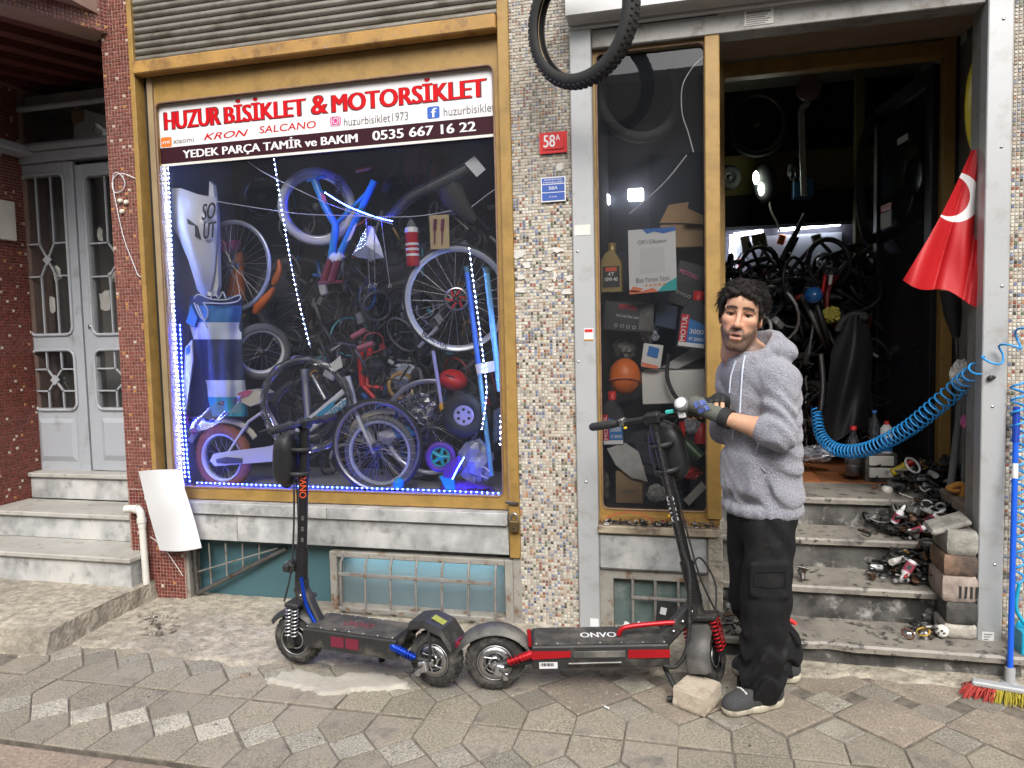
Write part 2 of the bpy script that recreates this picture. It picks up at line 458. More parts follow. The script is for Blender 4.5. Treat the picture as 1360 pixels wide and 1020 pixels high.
# ------------------------------------------------------------------ ground, pavement, kerb
mb = MB(); mb.add([(-60, -120, -.06), (60, -120, -.06), (60, 60, -.06), (-60, 60, -.06)], [(0, 1, 2, 3)])
tag(mb.build('road', M['asphalt']), None, None, kind='structure')
mb = MB(); mb.bx(-8, 5, -1.42, .3, -.2, -.006)
pavement = tag(mb.build('pavement', M['mortar']), None, None, kind='structure')
rng = random.Random(3)
def slab(poly, h=.03, ch=.004, inset=.0030):
    """chamfered flat stone: poly (x, y) around 0, top at z = 0"""
    n = len(poly); cx = sum(p[0] for p in poly) / n; cy = sum(p[1] for p in poly) / n
    def shrink(d):
        out = []
        for i in range(n):
            a, b, c = Vector(poly[i - 1]), Vector(poly[i]), Vector(poly[(i + 1) % n])
            e1 = (b - a).normalized(); e2 = (c - b).normalized()
            n1 = Vector((-e1.y, e1.x)); n2 = Vector((-e2.y, e2.x))
            q = (n1 + n2); q = q / max(q.dot(n1), .3)
            out.append(b + q * d)
        return out
    area = sum(poly[i - 1][0] * poly[i][1] - poly[i][0] * poly[i - 1][1] for i in range(n))
    if area < 0: poly = poly[::-1]
    A = shrink(inset); B = shrink(inset + ch)
    vs = [(p.x, p.y, -h) for p in A] + [(p.x, p.y, -ch * .6) for p in A] + [(p.x, p.y, 0) for p in B]
    fs = []
    for k in (0, 1):
        for i in range(n): fs.append((k * n + i, k * n + (i + 1) % n, (k + 1) * n + (i + 1) % n, (k + 1) * n + i))
    fs.append(tuple(range(2 * n, 3 * n)))
    m = MB(); m.add(vs, fs); return m
PIT, HD = .195, .0955
square2 = slab([(0, -HD), (HD, 0), (0, HD), (-HD, 0)]).mesh('paver', pm('dull_terrazzo_paver', (.27, .25, .205), .88, var=.8, vs=140, bump=.0025, bs=200, rnd=.25, wear=((.17, .15, .12), 5, .5, .8)))
square_me = slab([(0, -HD), (HD, 0), (0, HD), (-HD, 0)]).mesh('paver', M['lightpaver'])
pent = [(0, 0), (PIT / 2, PIT / 2), (PIT / 2, .230), (-PIT / 2, .230), (-PIT / 2, PIT / 2)]
pent_up = slab(pent).mesh('paver', M['greypaver'])
pent_dn = slab([(x, -y) for x, y in pent]).mesh('paver', M['greypaver'])
big_me = slab([(0, -.198), (.198, 0), (0, .198), (-.198, 0)]).mesh('paver', M['pinkpaver'])
def paver(me, x, y, rot=0):
    if me is square_me and (x > -1.0 or y > -.9): me = square2
    o = link('paver', me, pavement)
    o.location = (x + rng.uniform(-.003, .003), y + rng.uniform(-.003, .003), rng.uniform(-.0015, .002))
    o.rotation_euler = (rng.uniform(-.008, .008), rng.uniform(-.008, .008), rot + rng.uniform(-.012, .012))
X0 = -2.609
for k in range(-3, 28):
    x = X0 + k * PIT
    paver(square_me, x, -1.19)
    paver(pent_dn, x + PIT / 2, -1.19)          # between kerb and first row
    paver(pent_up, x + PIT / 2, -1.19)
    paver(pent_dn, x + PIT / 2, -.72)
    if x < -.75:
        paver(square_me, x, -.72); paver(pent_up, x + PIT / 2, -.72)
    else:
        if k % 2 == 0:
            paver(square_me, x, -.72); paver(square_me, x, -.505); paver(big_me, x, -.305)
        else:
            paver(big_me, x, -.61); paver(square_me, x, -.305 - .10)
kerb_y = -1.425
mb = MB(); mb.bx(-8, 5, -1.98, kerb_y - .004, -.2, -.03)
kerb = tag(mb.build('kerb', M['mortar']), None, None, kind='structure')
xs = [-6.1, -5.2, -4.3, -3.42, -2.60, -2.065, -1.30, -.42, .45, 1.3, 2.2, 3.1]
for a, b in zip(xs, xs[1:]):
    w = b - a
    m = slab([(-w / 2, -.26), (w / 2, -.26), (w / 2, .26), (-w / 2, .26)], .05, .008, .004)
    o = link('kerb_stone', m.mesh('kerb_stone', M['kerb']), kerb)
    o.location = ((a + b) / 2, kerb_y - .265, -.008 + rng.uniform(-.003, .003)); o.rotation_euler = (rng.uniform(-.01, .01), 0, rng.uniform(-.006, .006))

def fbm(x, y, s=0):
    v = 0
    for k, (f, a) in enumerate(((2.1, .5), (4.7, .28), (9.3, .16), (19., .09), (41., .05))):
        v += a * math.sin(f * x + 1.7 * k + s + 1.3 * math.sin(f * .8 * y + k)) * math.cos(f * .9 * y - .6 * k + s * 1.3 + math.sin(f * .7 * x))
    return v
def apron_edge(x):
    # front edge of the poured concrete strip by the wall
    if x < -2.2: e = -.66
    elif x < -.9: e = -.66 + (x + 2.2) / 1.3 * .14
    elif x < .2: e = -.52 + (x + .9) / 1.1 * .20
    else: e = -.32
    return e + .06 * fbm(x * 1.6, 3.1) + .035 * fbm(x * 5, .7)
mb = MB()
def ap(u, v):
    x = -4.9 + 7.6 * u; y = -.95 + 1.05 * v
    d = (y - apron_edge(x))
    t = max(0, min(1, d / .055 + .5)); t = t * t * (3 - 2 * t)
    slope = .016 * max(0, d) / .6
    return Vector((x, y, -.035 + t * (.043 + slope) + t * .006 * fbm(x * 3, y * 3) + t * .003 * fbm(x * 11, y * 9)))
mb.grid(ap, 470, 76)
tag(mb.build('concrete_apron', M['concrete']), None, None, kind='structure')
# pale cement smeared over the pavers in front of the black scooter
mb = MB()
def smear(u, v):
    x = -1.95 + .95 * u; y = -.90 + .36 * v
    cx = (x + 1.48) / .36; cy = (y + .715 - .05 * math.sin(x * 5)) / .085
    d = 1 - math.sqrt(cx * cx + cy * cy) + .75 * fbm(x * 3.3, y * 5, 2)
    t = max(0, min(1, d / .25 + .3)); t = t * t * (3 - 2 * t)
    return Vector((x, y, -.03 + t * .046 + t * .0035 * fbm(x * 12, y * 14)))
mb.grid(smear, 110, 44)
tag(mb.build('cement_smear', M['cement']), 'pale cement smear on the pavers in front of the scooter with blue fittings', 'cement')

# ------------------------------------------------------------------ the building: shells first
B = thing('shop_building', 'street front clad in small mosaic tiles with marble base, shop openings and entrance', 'building', (-.7, 0, 0))
mb = MB(); mb.bx(-8, 5, .12, 6, 3.55, 9); mb.bx(-8, -4.6, .0, 6, -.1, 3.55); mb.bx(2.3, 5, .0, 6, -.1, 3.55); mb.bx(1.75, 2.3, .1, 6, -.1, 3.55)
mb.build('upper_wall', M['plaster'], B)

PAL = [((.56, .51, .43), 30), ((.62, .60, .54), 22), ((.45, .40, .33), 14), ((.50, .40, .33), 9), ((.30, .29, .27), 8), ((.22, .20, .18), 6),
       ((.12, .15, .28), 7), ((.20, .26, .40), 5), ((.26, .06, .04), 4), ((.45, .22, .09), 3), ((.10, .14, .08), 4), ((.025, .022, .02), 3.5), ((.35, .18, .12), 4), ((.16, .10, .07), 4)]
_w = [q[1] for q in PAL]; _c = [q[0] for q in PAL]
def tile_field(mb, o, u, v, nu, nv, pitch, pick, gap=.0032, th=.004, jit=.0009, skip=None, seed=1):
    """small proud tiles on the plane o + u*i + v*j; outward normal u x v"""
    r = random.Random(seed); o, u, v = Vector(o), Vector(u).normalized(), Vector(v).normalized(); w = u.cross(v)
    for j in range(nv):
        for i in range(nu):
            if skip and skip(i, j, r): continue
            mb.col = pick(i, j, r)
            a = o + u * (i * pitch + gap / 2) + v * (j * pitch + gap / 2) + u * r.uniform(-jit, jit) + v * r.uniform(-jit, jit)
            s = pitch - gap; t = th + r.uniform(-.0008, .0008); c = min(.0022, pitch * .09)
            base = [a, a + u * s, a + u * s + v * s, a + v * s]
            tilt = [r.uniform(-jit, jit) * .8 for _ in range(4)]
            top = [a + u * c + v * c, a + u * (s - c) + v * c, a + u * (s - c) + v * (s - c), a + u * c + v * (s - c)]
            top = [q + w * (t + tilt[k]) for k, q in enumerate(top)]
            mb.add(base + top, [(4, 5, 6, 7), (0, 1, 5, 4), (1, 2, 6, 5), (2, 3, 7, 6), (3, 0, 4, 7)])
    mb.col = None
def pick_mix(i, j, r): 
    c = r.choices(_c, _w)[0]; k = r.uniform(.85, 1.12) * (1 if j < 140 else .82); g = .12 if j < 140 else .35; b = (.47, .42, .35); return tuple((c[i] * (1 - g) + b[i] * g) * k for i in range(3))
def pick_red(i, j, r):
    if r.random() < .035: return r.choice([(.5, .4, .32), (.42, .2, .07), (.55, .48, .4)])
    k = r.uniform(.7, 1.25); return (.155 * k, .034 * k, .026 * k)
def pick_red2(i, j, r):
    z = j / 160
    if r.random() < .04: return r.choice([(.5, .4, .32), (.42, .2, .07)])
    k = r.uniform(.75, 1.25); return (.19 * k, .062 * k, .048 * k)

# mosaic pillar between the two shop windows, and the one past the entrance
for (xa, xb, lab, sd) in ((-.876, -.56, 'pale multicoloured mosaic pillar', 11), (1.285, 2.3, 'multicoloured mosaic pillar behind the blue broom', 12)):
    mb = MB(); mb.bx(xa, xb, 0, .16 if xa < 0 else .10, -.05, 3.6)
    pl = mb.build('mosaic_pillar', M['grout'], B, label=lab)
    t = MB(); n = int((xb - xa) / .0156)
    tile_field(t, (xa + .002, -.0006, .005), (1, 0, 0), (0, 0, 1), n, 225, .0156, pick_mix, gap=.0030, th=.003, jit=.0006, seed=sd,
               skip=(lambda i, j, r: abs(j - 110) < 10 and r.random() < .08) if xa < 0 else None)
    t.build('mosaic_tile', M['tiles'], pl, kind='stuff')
# white plaster patches stuck to the middle of the pillar (torn paste)
mb = MB(); r0 = random.Random(5)
for (px, py, w, h) in ((689, 338, 14, 9), (741, 332, 12, 7), (700, 352, 9, 6), (730, 357, 14, 5), (692, 368, 8, 8), (756, 369, 9, 6), (691, 386, 12, 6), (732, 384, 7, 5), (752, 388, 12, 5), (737, 366, 4, 12), (744, 222, 8, 9)):
    c = P(px, py, -.004); s_ = S(px, py, 0); pts = []
    for k in range(14):
        a = 2 * PI * k / 14; q = r0.uniform(.55, 1.1)
        pts.append(c + Vector((math.cos(a) * w * s_ * .75 * q, 0, math.sin(a) * h * s_ * .7 * q)))
    MB().poly3(pts, (0, -.0035, 0)).build('paste_remnant', M['plaster'], B)

# red mosaic pillar left of the window, and its wider foot
mb = MB(); mb.bx(-3.235, -3.037, 0, .62, -.05, 3.6)
pl = mb.build('red_pillar', M['redgrout'], B)
t = MB(); tile_field(t, (-3.234, -.0006, .66), (1, 0, 0), (0, 0, 1), 10, 144, .0200, pick_red2, gap=.004, seed=21)
t.build('mosaic_tile', M['redtiles'], pl, kind='stuff')
mb = MB(); mb.bx(-3.215, -2.86, -.012, .3, -.05, .655)
pl = mb.build('red_plinth', M['redgrout'], B)
t = MB(); tile_field(t, (-3.214, -.0126, .0), (1, 0, 0), (0, 0, 1), 17, 32, .0205, pick_red, gap=.0045, seed=22)
t.build('mosaic_tile', M['redtiles'], pl, kind='stuff')
# side wall of the entrance recess
XJ = -4.44
mb = MB(); mb.bx(-4.7, XJ, -.05, .75, -.05, 3.4)
pl = mb.build('recess_wall', M['redgrout'], B)
t = MB(); tile_field(t, (XJ + .0006, -.04, .46), (0, 1, 0), (0, 0, 1), 29, 135, .0205, pick_red, gap=.004, seed=23)
t.build('mosaic_tile', M['redtiles'], pl, kind='stuff')
# soffit over the entrance with mosaic ribs running out toward the street
dv = Vector((.42, .9, 0)).normalized(); sv = Vector((dv.y, -dv.x, 0))
mb = MB(); mb.bx(-4.8, -3.2, -1.2, .75, 3.33, 3.5)
so = mb.build('soffit', M['redgrout'], B)
M['ribred'] = pm('red_mosaic_rib', (.11, .028, .022), .5, var=.35, vs=60, wear=((.34, .2, .15), 45, .68, .74))
rot = Matrix((sv, dv, Vector((0, 0, 1)))).transposed()
for k in range(7):
    c = Vector((-3.47 - .235 * k, -.08 + .03 * k, 3.295)) ; m = MB(); m.box(c, (.09, 1.6, .09), rot)
    m.build('soffit_rib', M['ribred'], so)
m = MB(); a = P(143, 45, 0.0); a = Vector((-3.18, -.0, 3.24))
m.box(a - dv * .32 - sv * .085 + Vector((0, 0, .15)), (.17, .64, .30), rot)
fb = m.build('cantilever_beam', M['redgrout'], B)
t = MB()
tile_field(t, a - dv * .635 + sv * .0006, dv, (0, 0, 1), 31, 14, .0203, pick_red2, gap=.004, seed=25)
tile_field(t, a - dv * .6405 - sv * .168 , sv, (0, 0, 1), 8, 14, .0203, pick_red2, gap=.004, seed=26)
t.build('mosaic_tile', M['redtiles'], fb, kind='stuff')

# ------------------------------------------------------------------ entrance steps (left)
def step(parent, x0, x1, yf, yb, z, rise, tread, riser, over=.025, th=.03, xr=None):
    m = MB(); m.bx(x0, x1, yf, yb, z - th, z, .006)
    st = m.build('step', tread, parent)
    m = MB(); m.bx(x0, (x1 if xr is None else xr) , yf + over, yb + .02, z - rise, z - th - .0005)
    m.build('riser', riser, st); return st
m = MB()
def landing(u, v):
    x = -6.0 + 2.93 * u; y = -.74 + .94 * v
    return Vector((x + .012 * fbm(y * 6, 2), y, .122 + .004 * fbm(x * 4, y * 4) - (.018 * max(0, .12 - v) / .12)))
m.grid(landing, 80, 30)
def lfront(u, v):
    x = -6.0 + 2.93 * u; z = -.05 + (.155) * v
    return Vector((x + .012 * fbm(-.74 * 6, 2), -.74 - .05 * (1 - v) - .025 * fbm(x * 7, z * 9) * (1 - u ** 6), z + .012 * fbm(x * 9, 1) * (1 - u ** 6) * (v > .9)))
m.grid(lfront, 80, 6)
def lside(u, v):
    y = -.74 + .94 * u; z = -.05 + (.172) * v
    return Vector((-3.07 + .012 * fbm(y * 6, 2) + (.018 * (1 - v) + .010 * fbm(y * 9, z * 12)) * min(1, u * 8), y - .05 * (1 - v) * (1 - min(1, u * 8)), z - .018 * max(0, .12 - u) / .12 * v))
m.grid(lside, 30, 6)
landing_o = tag(m.build('landing', M['concrete']), None, None, kind='structure')
ent = thing('entrance_steps', 'three grey marble steps leading up to the grey double door', 'steps', (-3.8, .1, .12))
step(ent, -6, -3.10, -.17, .14, .295, .18, M['tread'], M['marble'], xr=-3.115)
step(ent, -6, -3.235, .11, .45, .462, .165, M['tread'], M['marble'])
step(ent, -4.44, -3.2, .44, .60, .640, .175, M['tread'], M['marble'])

# ------------------------------------------------------------------ grey double door with grilles
YD = .56
door = thing('entrance_door', 'grey steel double door with barred glass panels at the top of three steps', 'door', (-3.9, YD, .64))
def rrect(x0, x1, z0, z1, r, n=5):
    pts = []
    for (cx, cz, a0) in ((x1 - r, z1 - r, 0), (x0 + r, z1 - r, PI / 2), (x0 + r, z0 + r, PI), (x1 - r, z0 + r, 1.5 * PI)):
        for k in range(n + 1):
            a = a0 + PI / 2 * k / n; pts.append((cx + r * math.cos(a), cz + r * math.sin(a)))
    return pts
def bar2(mb, pts, y, w=.010, d=.012):
    for (a, b) in zip(pts, pts[1:]):
        A = Vector((a[0], y, a[1])); Bq = Vector((b[0], y, b[1])); dd = (Bq - A); L = dd.length; dd.normalize()
        rot = Matrix((dd, Vector((0, 1, 0)), dd.cross(Vector((0, 1, 0))))).transposed()
        mb.box((A + Bq) / 2, (L + w * .8, d, w), rot)
def leaf(x0, x1, z0, z1, ang, hinge):
    w = x1 - x0; H = z1 - z0
    def T(q):  # local (x from hinge side) -> world, rotated about hinge
        return q
    stile = .085
    wins = [(z0 + H * .455, z1 - .085), (z0 + H * .185 + .05, z0 + H * .375 + .04)]
    lf = None
    m = MB(); yb, yf = YD + .045, YD
    zs = [z0, wins[1][0], wins[1][1], wins[0][0], wins[0][1], z1]
    m.bx(x0, x0 + stile, yf, yb, z0, z1, .003); m.bx(x1 - stile, x1, yf, yb, z0, z1, .003)
    for (a, b) in ((zs[0], zs[1]), (zs[2], zs[3]), (zs[4], zs[5])): m.bx(x0 + stile, x1 - stile, yf + .001, yb, a, b)
    # raised bottom panel
    xa, xb, za, zb = x0 + stile + .012, x1 - stile - .012, z0 + .07, zs[1] - .07
    m.add([(xa, yf, za), (xb, yf, za), (xb, yf, zb), (xa, yf, zb), (xa + .03, yf - .014, za + .035), (xb - .03, yf - .014, za + .035), (xb - .03, yf - .014, zb - .03), (xa + .03, yf - .014, zb - .03)],
          [(4, 5, 6, 7), (0, 1, 5, 4), (1, 2, 6, 5), (2, 3, 7, 6), (3, 0, 4, 7)])
    lf = m.build('door_leaf', M['doorgrey'], door)
    for (za, zb) in wins:
        xa, xb = x0 + stile - .012, x1 - stile + .012
        m = MB(); outl = rrect(xa, xb, za - .012, zb + .012, .055)
        m.tube([(q[0], yf - .004, q[1]) for q in outl], .011, 6, closed=True)
        cx = (xa + xb) / 2; cz = (za + zb) / 2 - (.0 if zb - za < .6 else .03); w3 = (xb - xa); q = w3 * .17
        y_ = yf + .008; hh = (zb - za)
        dz = .11 if hh > .6 else .075
        bar2(m, [(cx - q, zb), (cx - q, cz + dz), (cx, cz), (cx + q, cz + dz), (cx + q, zb)], y_)
        bar2(m, [(cx - q, za), (cx - q, cz - dz), (cx, cz), (cx + q, cz - dz), (cx + q, za)], y_)
        bar2(m, [(xa, cz + dz), (cx - q, cz + dz)], y_); bar2(m, [(cx + q, cz + dz), (xb, cz + dz)], y_)
        bar2(m, [(xa, cz - dz), (cx - q, cz - dz)], y_); bar2(m, [(cx + q, cz - dz), (xb, cz - dz)], y_)
        rt = Matrix.Rotation(PI / 4, 3, 'Y'); m.box((cx, y_ - .004, cz), (.05, .014, .05), rt)
        m.build('grille', M['doorgrey'], lf)
        m = MB(); m.add([(xa, yf + .03, za), (xb, yf + .03, za), (xb, yf + .03, zb), (xa, yf + .03, zb)], [(0, 1, 2, 3)])
        m.build('pane', M['pane'], lf)
    return lf
xl0 = P(33, 500, YD).x; xl1 = P(113, 500, YD).x
zt = P(60, 217, YD).z; zb_ = P(60, 625, YD).z
leaf(xl0, xl1, zb_, zt, 0, 0)
leaf(xl1 + .015, xl1 + .015 + .62, zb_ + .012, zt - .03, 0, 0)
m = MB(); m.bx(xl0 - .05, xl0 - .004, YD - .02, YD + .07, .64, zt + .07, .004); m.bx(xl0 - .05, -3.2, YD - .024, YD + .07, zt + .005, zt + .075, .004)
m.bx(xl0 - .05, -3.2, YD - .05, YD + .06, zt + .078, zt + .115, .004)
m.build('door_frame', M['doorgrey'], door)
m = MB(); m.bx(xl1 + .001, xl1 + .014, YD + .03, YD + .05, zb_, zt); m.build('gap_strip', M['doordark'], door)
m = MB(); a = P(120, 434, YD); m.lathe([(.016, 0), (.016, .006), (.008, .010), (.0, .010)], a, (0, -1, 0), 14); m.build('lock', M['steel'], door)
# transom light with curved corner and torn white poster behind
m = MB(); za, zb2 = zt + .12, 3.10
ol = rrect(xl0 - .02, -3.0, za, zb2, .10)
m.tube([(q[0], YD + .0, q[1]) for q in ol], .022, 8, closed=True)
m.build('transom_frame', M['doorgrey'], door)
m = MB(); m.add([(xl0, YD + .03, za), (-3.2, YD + .03, za), (-3.2, YD + .03, zb2), (xl0, YD + .03, zb2)], [(0, 1, 2, 3)]); m.build('transom_pane', M['pane'], door)
M['hallgrey'] = pm('hall_wall', (.26, .25, .23), .9, var=.15)
m = MB(); m.bx(-4.7, -3.0, 1.2, 1.25, .5, 3.3); m.bx(-4.7, -4.45, .62, 1.2, .5, 3.3); m.bx(-4.7, -3.0, .62, 1.2, 3.14, 3.2); m.bx(-4.7, -3.0, .62, 1.2, .5, .62); m.bx(-3.24, -3.0, .625, 1.2, .5, 3.3)
m.build('hall_wall', M['hallgrey'], B)
pst = thing('torn_poster', 'torn white printed sheet behind the glass above the grey door', 'poster', P(120, 200, .66))
m = MB(); m.poly3([P(98, 140, .66), P(104, 143, .66), P(160, 160, .66), P(160, 198, .66), P(98, 198, .66)], (0, .002, 0)); m.build('sheet', M['paper'], pst)
M['greyprint'] = pm('grey_print', (.42, .42, .42), .6)
m = MB(); c = P(130, 172, .658); m.torus(c, (0, 1, 0), .036, .004, 20, 4); m.build('print', M['greyprint'], pst)
m = MB(); m.poly3([P(94, 146, .655), P(111, 144, .655), P(111, 160, .655), P(98, 166, .655)], (0, -.006, 0)); m.build('tape_patch', M['cardboard'], pst)
# papers stuck behind the door panes
r2 = random.Random(4)
for k, (px, py, w, h, lab) in enumerate(((76, 363, 12, 18, 'crumpled pale paper behind the upper pane of the narrow door leaf'), (70, 405, 8, 22, 'pale torn paper low behind the upper pane of the narrow door leaf'),
                                    (150, 368, 14, 14, 'torn notice behind the upper pane of the wide door leaf'), (140, 400, 16, 26, 'peeling poster scrap low behind the wide door leaf'), (133, 312, 8, 18, 'white slip of paper high behind the wide door leaf'))):
    c = P(px, py, YD + .045); s_ = S(px, py, YD); pts = []
    for q in range(12):
        a = 2 * PI * q / 12; rr = r2.uniform(.75, 1.1)
        ca, sa = math.cos(a), math.sin(a)
        pts.append(c + Vector((math.copysign(abs(ca) ** .5, ca) * w * s_ * .6 * rr, r2.uniform(-.003, .003), math.copysign(abs(sa) ** .5, sa) * h * s_ * .55 * rr)))
    m = MB(); m.poly3(pts, (0, -.001, 0))
    solid('paper_scrap', M['offwhite'], lab, 'paper', m)
m = MB(); m.bx(XJ + .002, XJ + .03, .18, .46, P(0, 316, .3).z, P(0, 262, .3).z, .003)
solid('meter_box', M['offwhite'], 'small white framed box on the red mosaic wall', 'box', m)
# white canopy profile end at far left
m = MB(); m.box((XJ + .06, .36, P(15, 195, .4).z), (.12, .5, .06), Matrix.Rotation(-.12, 3, 'Y'), .01)
m.build('canopy_profile', M['doorgrey'], B)

# ------------------------------------------------------------------ main shop window
YG = .075                                            # glass plane
gx0t, gx0b = P(214, 150, YG), P(228, 480, YG)
GX0 = (gx0t.x + gx0b.x) / 2; GX1 = (P(661, 88, YG).x + P(670, 661, YG).x) / 2
GZ0 = P(460, 652, YG).z; GZ1 = P(440, 113, YG).z
WX0, WX1 = -3.037, -.876
win = link('display_window', MB().bx(WX0, WX0 + .030, -.03, .06, .665, 3.55, .003).mesh('guide_rail', M['yellow']), B, label='large shop window in an ochre metal frame with rusty shutter')
mb = MB(); mb.bx(WX0 + .031, WX0 + .062, .045, .055, .665, 3.0); mb.build('guide_slot', M['black_void'], win)
M['brownjamb'] = pm('brown_jamb', (.26, .19, .105), .6, var=.2, vs=6)
mb = MB(); mb.bx(WX0 + .063, WX0 + .098, .02, .06, .665, 3.0, .003); mb.build('jamb_strip', M['brownjamb'], win)
def frame_ring(x0, x1, z0, z1, ox0, ox1, oz0, oz1, r, y0, y1, n=6):
    m = MB(); inn = rrect(x0, x1, z0, z1, r, n)
    cnt = len(inn); q = n + 1; out = []
    cor = [(ox1, oz1), (ox0, oz1), (ox0, oz0), (ox1, oz0)]
    for k in range(4):
        c = cor[k]; 
        for i in range(q):
            t = i / n
            ip = inn[k * q + i]
            if k == 0: p = (ox1, ip[1]) if t < .5 else (ip[0], oz1)
            if k == 1: p = (ip[0], oz1) if t < .5 else (ox0, ip[1])
            if k == 2: p = (ox0, ip[1]) if t < .5 else (ip[0], oz0)
            if k == 3: p = (ip[0], oz0) if t < .5 else (ox1, ip[1])
            if i == n // 2: p = c
            out.append(p)
    I0 = [(p[0], y0, p[1]) for p in inn]; I1 = [(p[0], y1, p[1]) for p in inn]
    O0 = [(p[0], y0, p[1]) for p in out]; O1 = [(p[0], y1, p[1]) for p in out]
    m.ring(O0, I0); m.ring(I0, I1); m.ring(O1, O0)
    return m
frame_ring(GX0, GX1, GZ0, GZ1, WX0 + .099, WX1 - .002, .602, 2.985, .035, .035, YG + .03).build('frame', M['yellow'], win)
mb = MB(); ol = rrect(GX0 + .004, GX1 - .004, GZ0 + .004, GZ1 - .004, .033, 6)
M['gasket'] = pm('worn_gasket', (.20, .12, .075), .6, var=.3, vs=20)
mb.tube([(q[0], .036, q[1]) for q in ol], .0065, 5, closed=True); mb.build('gasket', M['gasket'], win)
mb = MB(); mb.bx(WX1 - .052, WX1 + .004, -.022, .034, .365, 3.55, .004); mb.build('guide_rail', M['yellow'], win)
mb = MB(); mb.add([(GX0 - .02, YG, GZ0 - .02), (GX1 + .02, YG, GZ0 - .02), (GX1 + .02, YG, GZ1 + .02), (GX0 - .02, YG, GZ1 + .02)], [(0, 1, 2, 3)])
mb.build('pane', M['pane'], win)
mb = MB(); mb.bx(WX0 + .032, WX1 - .055, -.045, .030, 2.985, 3.055, .006); mb.build('shutter_bar', M['rustbar'], win)
for k in range(14):
    z = 3.058 + .0385 * k; m = MB(); prof = []
    nx = 2
    for q in range(9):
        a = PI * q / 8; prof.append((-.010 * math.sin(a) - .001, z + .034 * q / 8))
    vs = [(x, p[0] - .004, p[1]) for p in prof for x in (WX0 + .031, WX1 - .053)]
    m.add(vs, [(2 * i, 2 * i + 1, 2 * i + 3, 2 * i + 2) for i in range(8)], True)
    m.add([(WX0 + .031, .004, z + .030), (WX1 - .053, .004, z + .030), (WX1 - .053, .004, z + .042), (WX0 + .031, .004, z + .042)], [(0, 1, 2, 3)])
    m.build('shutter_slat', M['shutter'], win)
mb = MB(); mb.bx(WX0, WX1, .14, .2, 2.99, 3.6); mb.build('shutter_backing', M['black_void'], B)
# display box behind the glass
M['boxwall'] = pm('display_box_wall', (.34, .34, .37), .85, var=.15, vs=3)
M['boxback'] = pm('display_box_back', (.028, .03, .042), .9, var=.3, vs=4)
mb = MB(); mb.bx(-3.03, -2.98, YG + .035, .85, .55, 3.0); mb.bx(-.93, -.885, YG + .035, .85, .55, 3.0); mb.bx(-2.98, -.93, YG + .035, .85, 2.93, 3.0); mb.bx(-2.98, -.93, YG + .036, .85, .55, GZ0 - .012)
mb.build('display_box', M['boxwall'], B)
mb = MB(); mb.bx(-2.98, -.93, .80, .85, GZ0 - .012, 2.93); mb.build('display_back', M['boxback'], B)

# ------------------------------------------------------------------ sign across the top of the glass (between glass and goods)
YS = YG - .012
s00, s10 = P(219, 220.5, YS), P(661, 182, YS); s01 = P(213, 138, YS); s11 = P(660, 88, YS)
sx0, sx1 = GX0 + .002, GX1 - .002; sz0 = (s00.z + s10.z) / 2; sz1 = GZ1 - .004
SIGN = thing('shop_sign', 'white and dark maroon shop sign with big red letters across the top of the window', 'sign', (sx0, YS, sz0))
M['signwhite'] = pm('sign_white', (.70, .69, .70), .5, spec=.2); M['signmaroon'] = pm('sign_maroon', (.035, .010, .015), .5, spec=.12)
M['signred'] = pm('sign_red', (.50, .006, .010), .5, spec=.12); M['signdark'] = pm('sign_outline', (.10, .01, .02), .4); M['signgrey'] = pm('sign_grey', (.14, .13, .13), .4)
M['orange'] = pm('sign_orange', (.75, .16, .02), .4); M['fb'] = pm('sign_blue', (.03, .10, .42), .4); M['ig'] = pm('sign_magenta', (.55, .05, .22), .4); M['igy'] = pm('sign_amber', (.75, .3, .05), .4)
mb = MB(); mb.bx(sx0, sx1, YS, YS + .004, sz0, sz1); mb.build('board', M['signwhite'], SIGN)
SW, SH = sx1 - sx0, sz1 - sz0
def sp(u, v, d=.001): return Vector((sx0 + u * SW, YS - d, sz0 + v * SH))
# band: v from .05 to .30
mb = MB(); mb.bx(sx0, sx1, YS - .0012, YS - .0002, sz0 + .035 * SH, sz0 + .30 * SH); mb.build('band', M['signmaroon'], SIGN)
mb = MB(); mb.bx(sx0, sx1, YS - .0016, YS - .0012, sz0, sz0 + .04 * SH); mb.build('trim', M['offwhite'], SIGN)
def stext(body, mat, u0, u1, v0, v1, bold=.0, d=.0016, shear=0, fat=0):
    lettering(body, mat, sp(u0, v0, d), Vector(((u1 - u0) * SW, 0, 0)), Vector((0, 0, (v1 - v0) * SH)), SIGN, bold, thick=0.0004, shear=shear, fat=fat)
for (body, u0, u1) in (('HUZUR', .022, .198), ('BİSİKLET', .218, .462), ('&', .487, .528), ('MOTORSİKLET', .548, .972)):
    top = .93 if 'İ' in body else .855
    stext(body, M['signdark'], u0 - .003, u1 + .003, .574, top + .014, 0, .0008, fat=.0075)
    stext(body, M['signred'], u0, u1, .59, top, 0, .0018, fat=.0052)
stext('YEDEK PARÇA TAMİR ve BAKIM', M['signwhite'], .075, .615, .075, .275, .004, fat=.0026)
stext('0535 667 16 22', M['signwhite'], .66, .945, .105, .245, .004, fat=.0026)
mb = MB(); mb.prism(rrect(0, .035 * SW, 0, .155 * SH, .008), .001, sp(.004, .315, .0004), (1, 0, 0), (0, 0, 1), (0, -1, 0)); mb.build('orange_logo', M['orange'], SIGN)
stext('mi', M['signwhite'], .010, .032, .365, .42, .02, .0022)
stext('xiaomi', M['signgrey'], .044, .112, .35, .43, -.0, .0014)
stext('KRON', M['signred'], .145, .287, .36, .465, .03, .0014, .35)
stext('SALCANO', M['signred'], .322, .495, .38, .49, .02, .0014, .12)
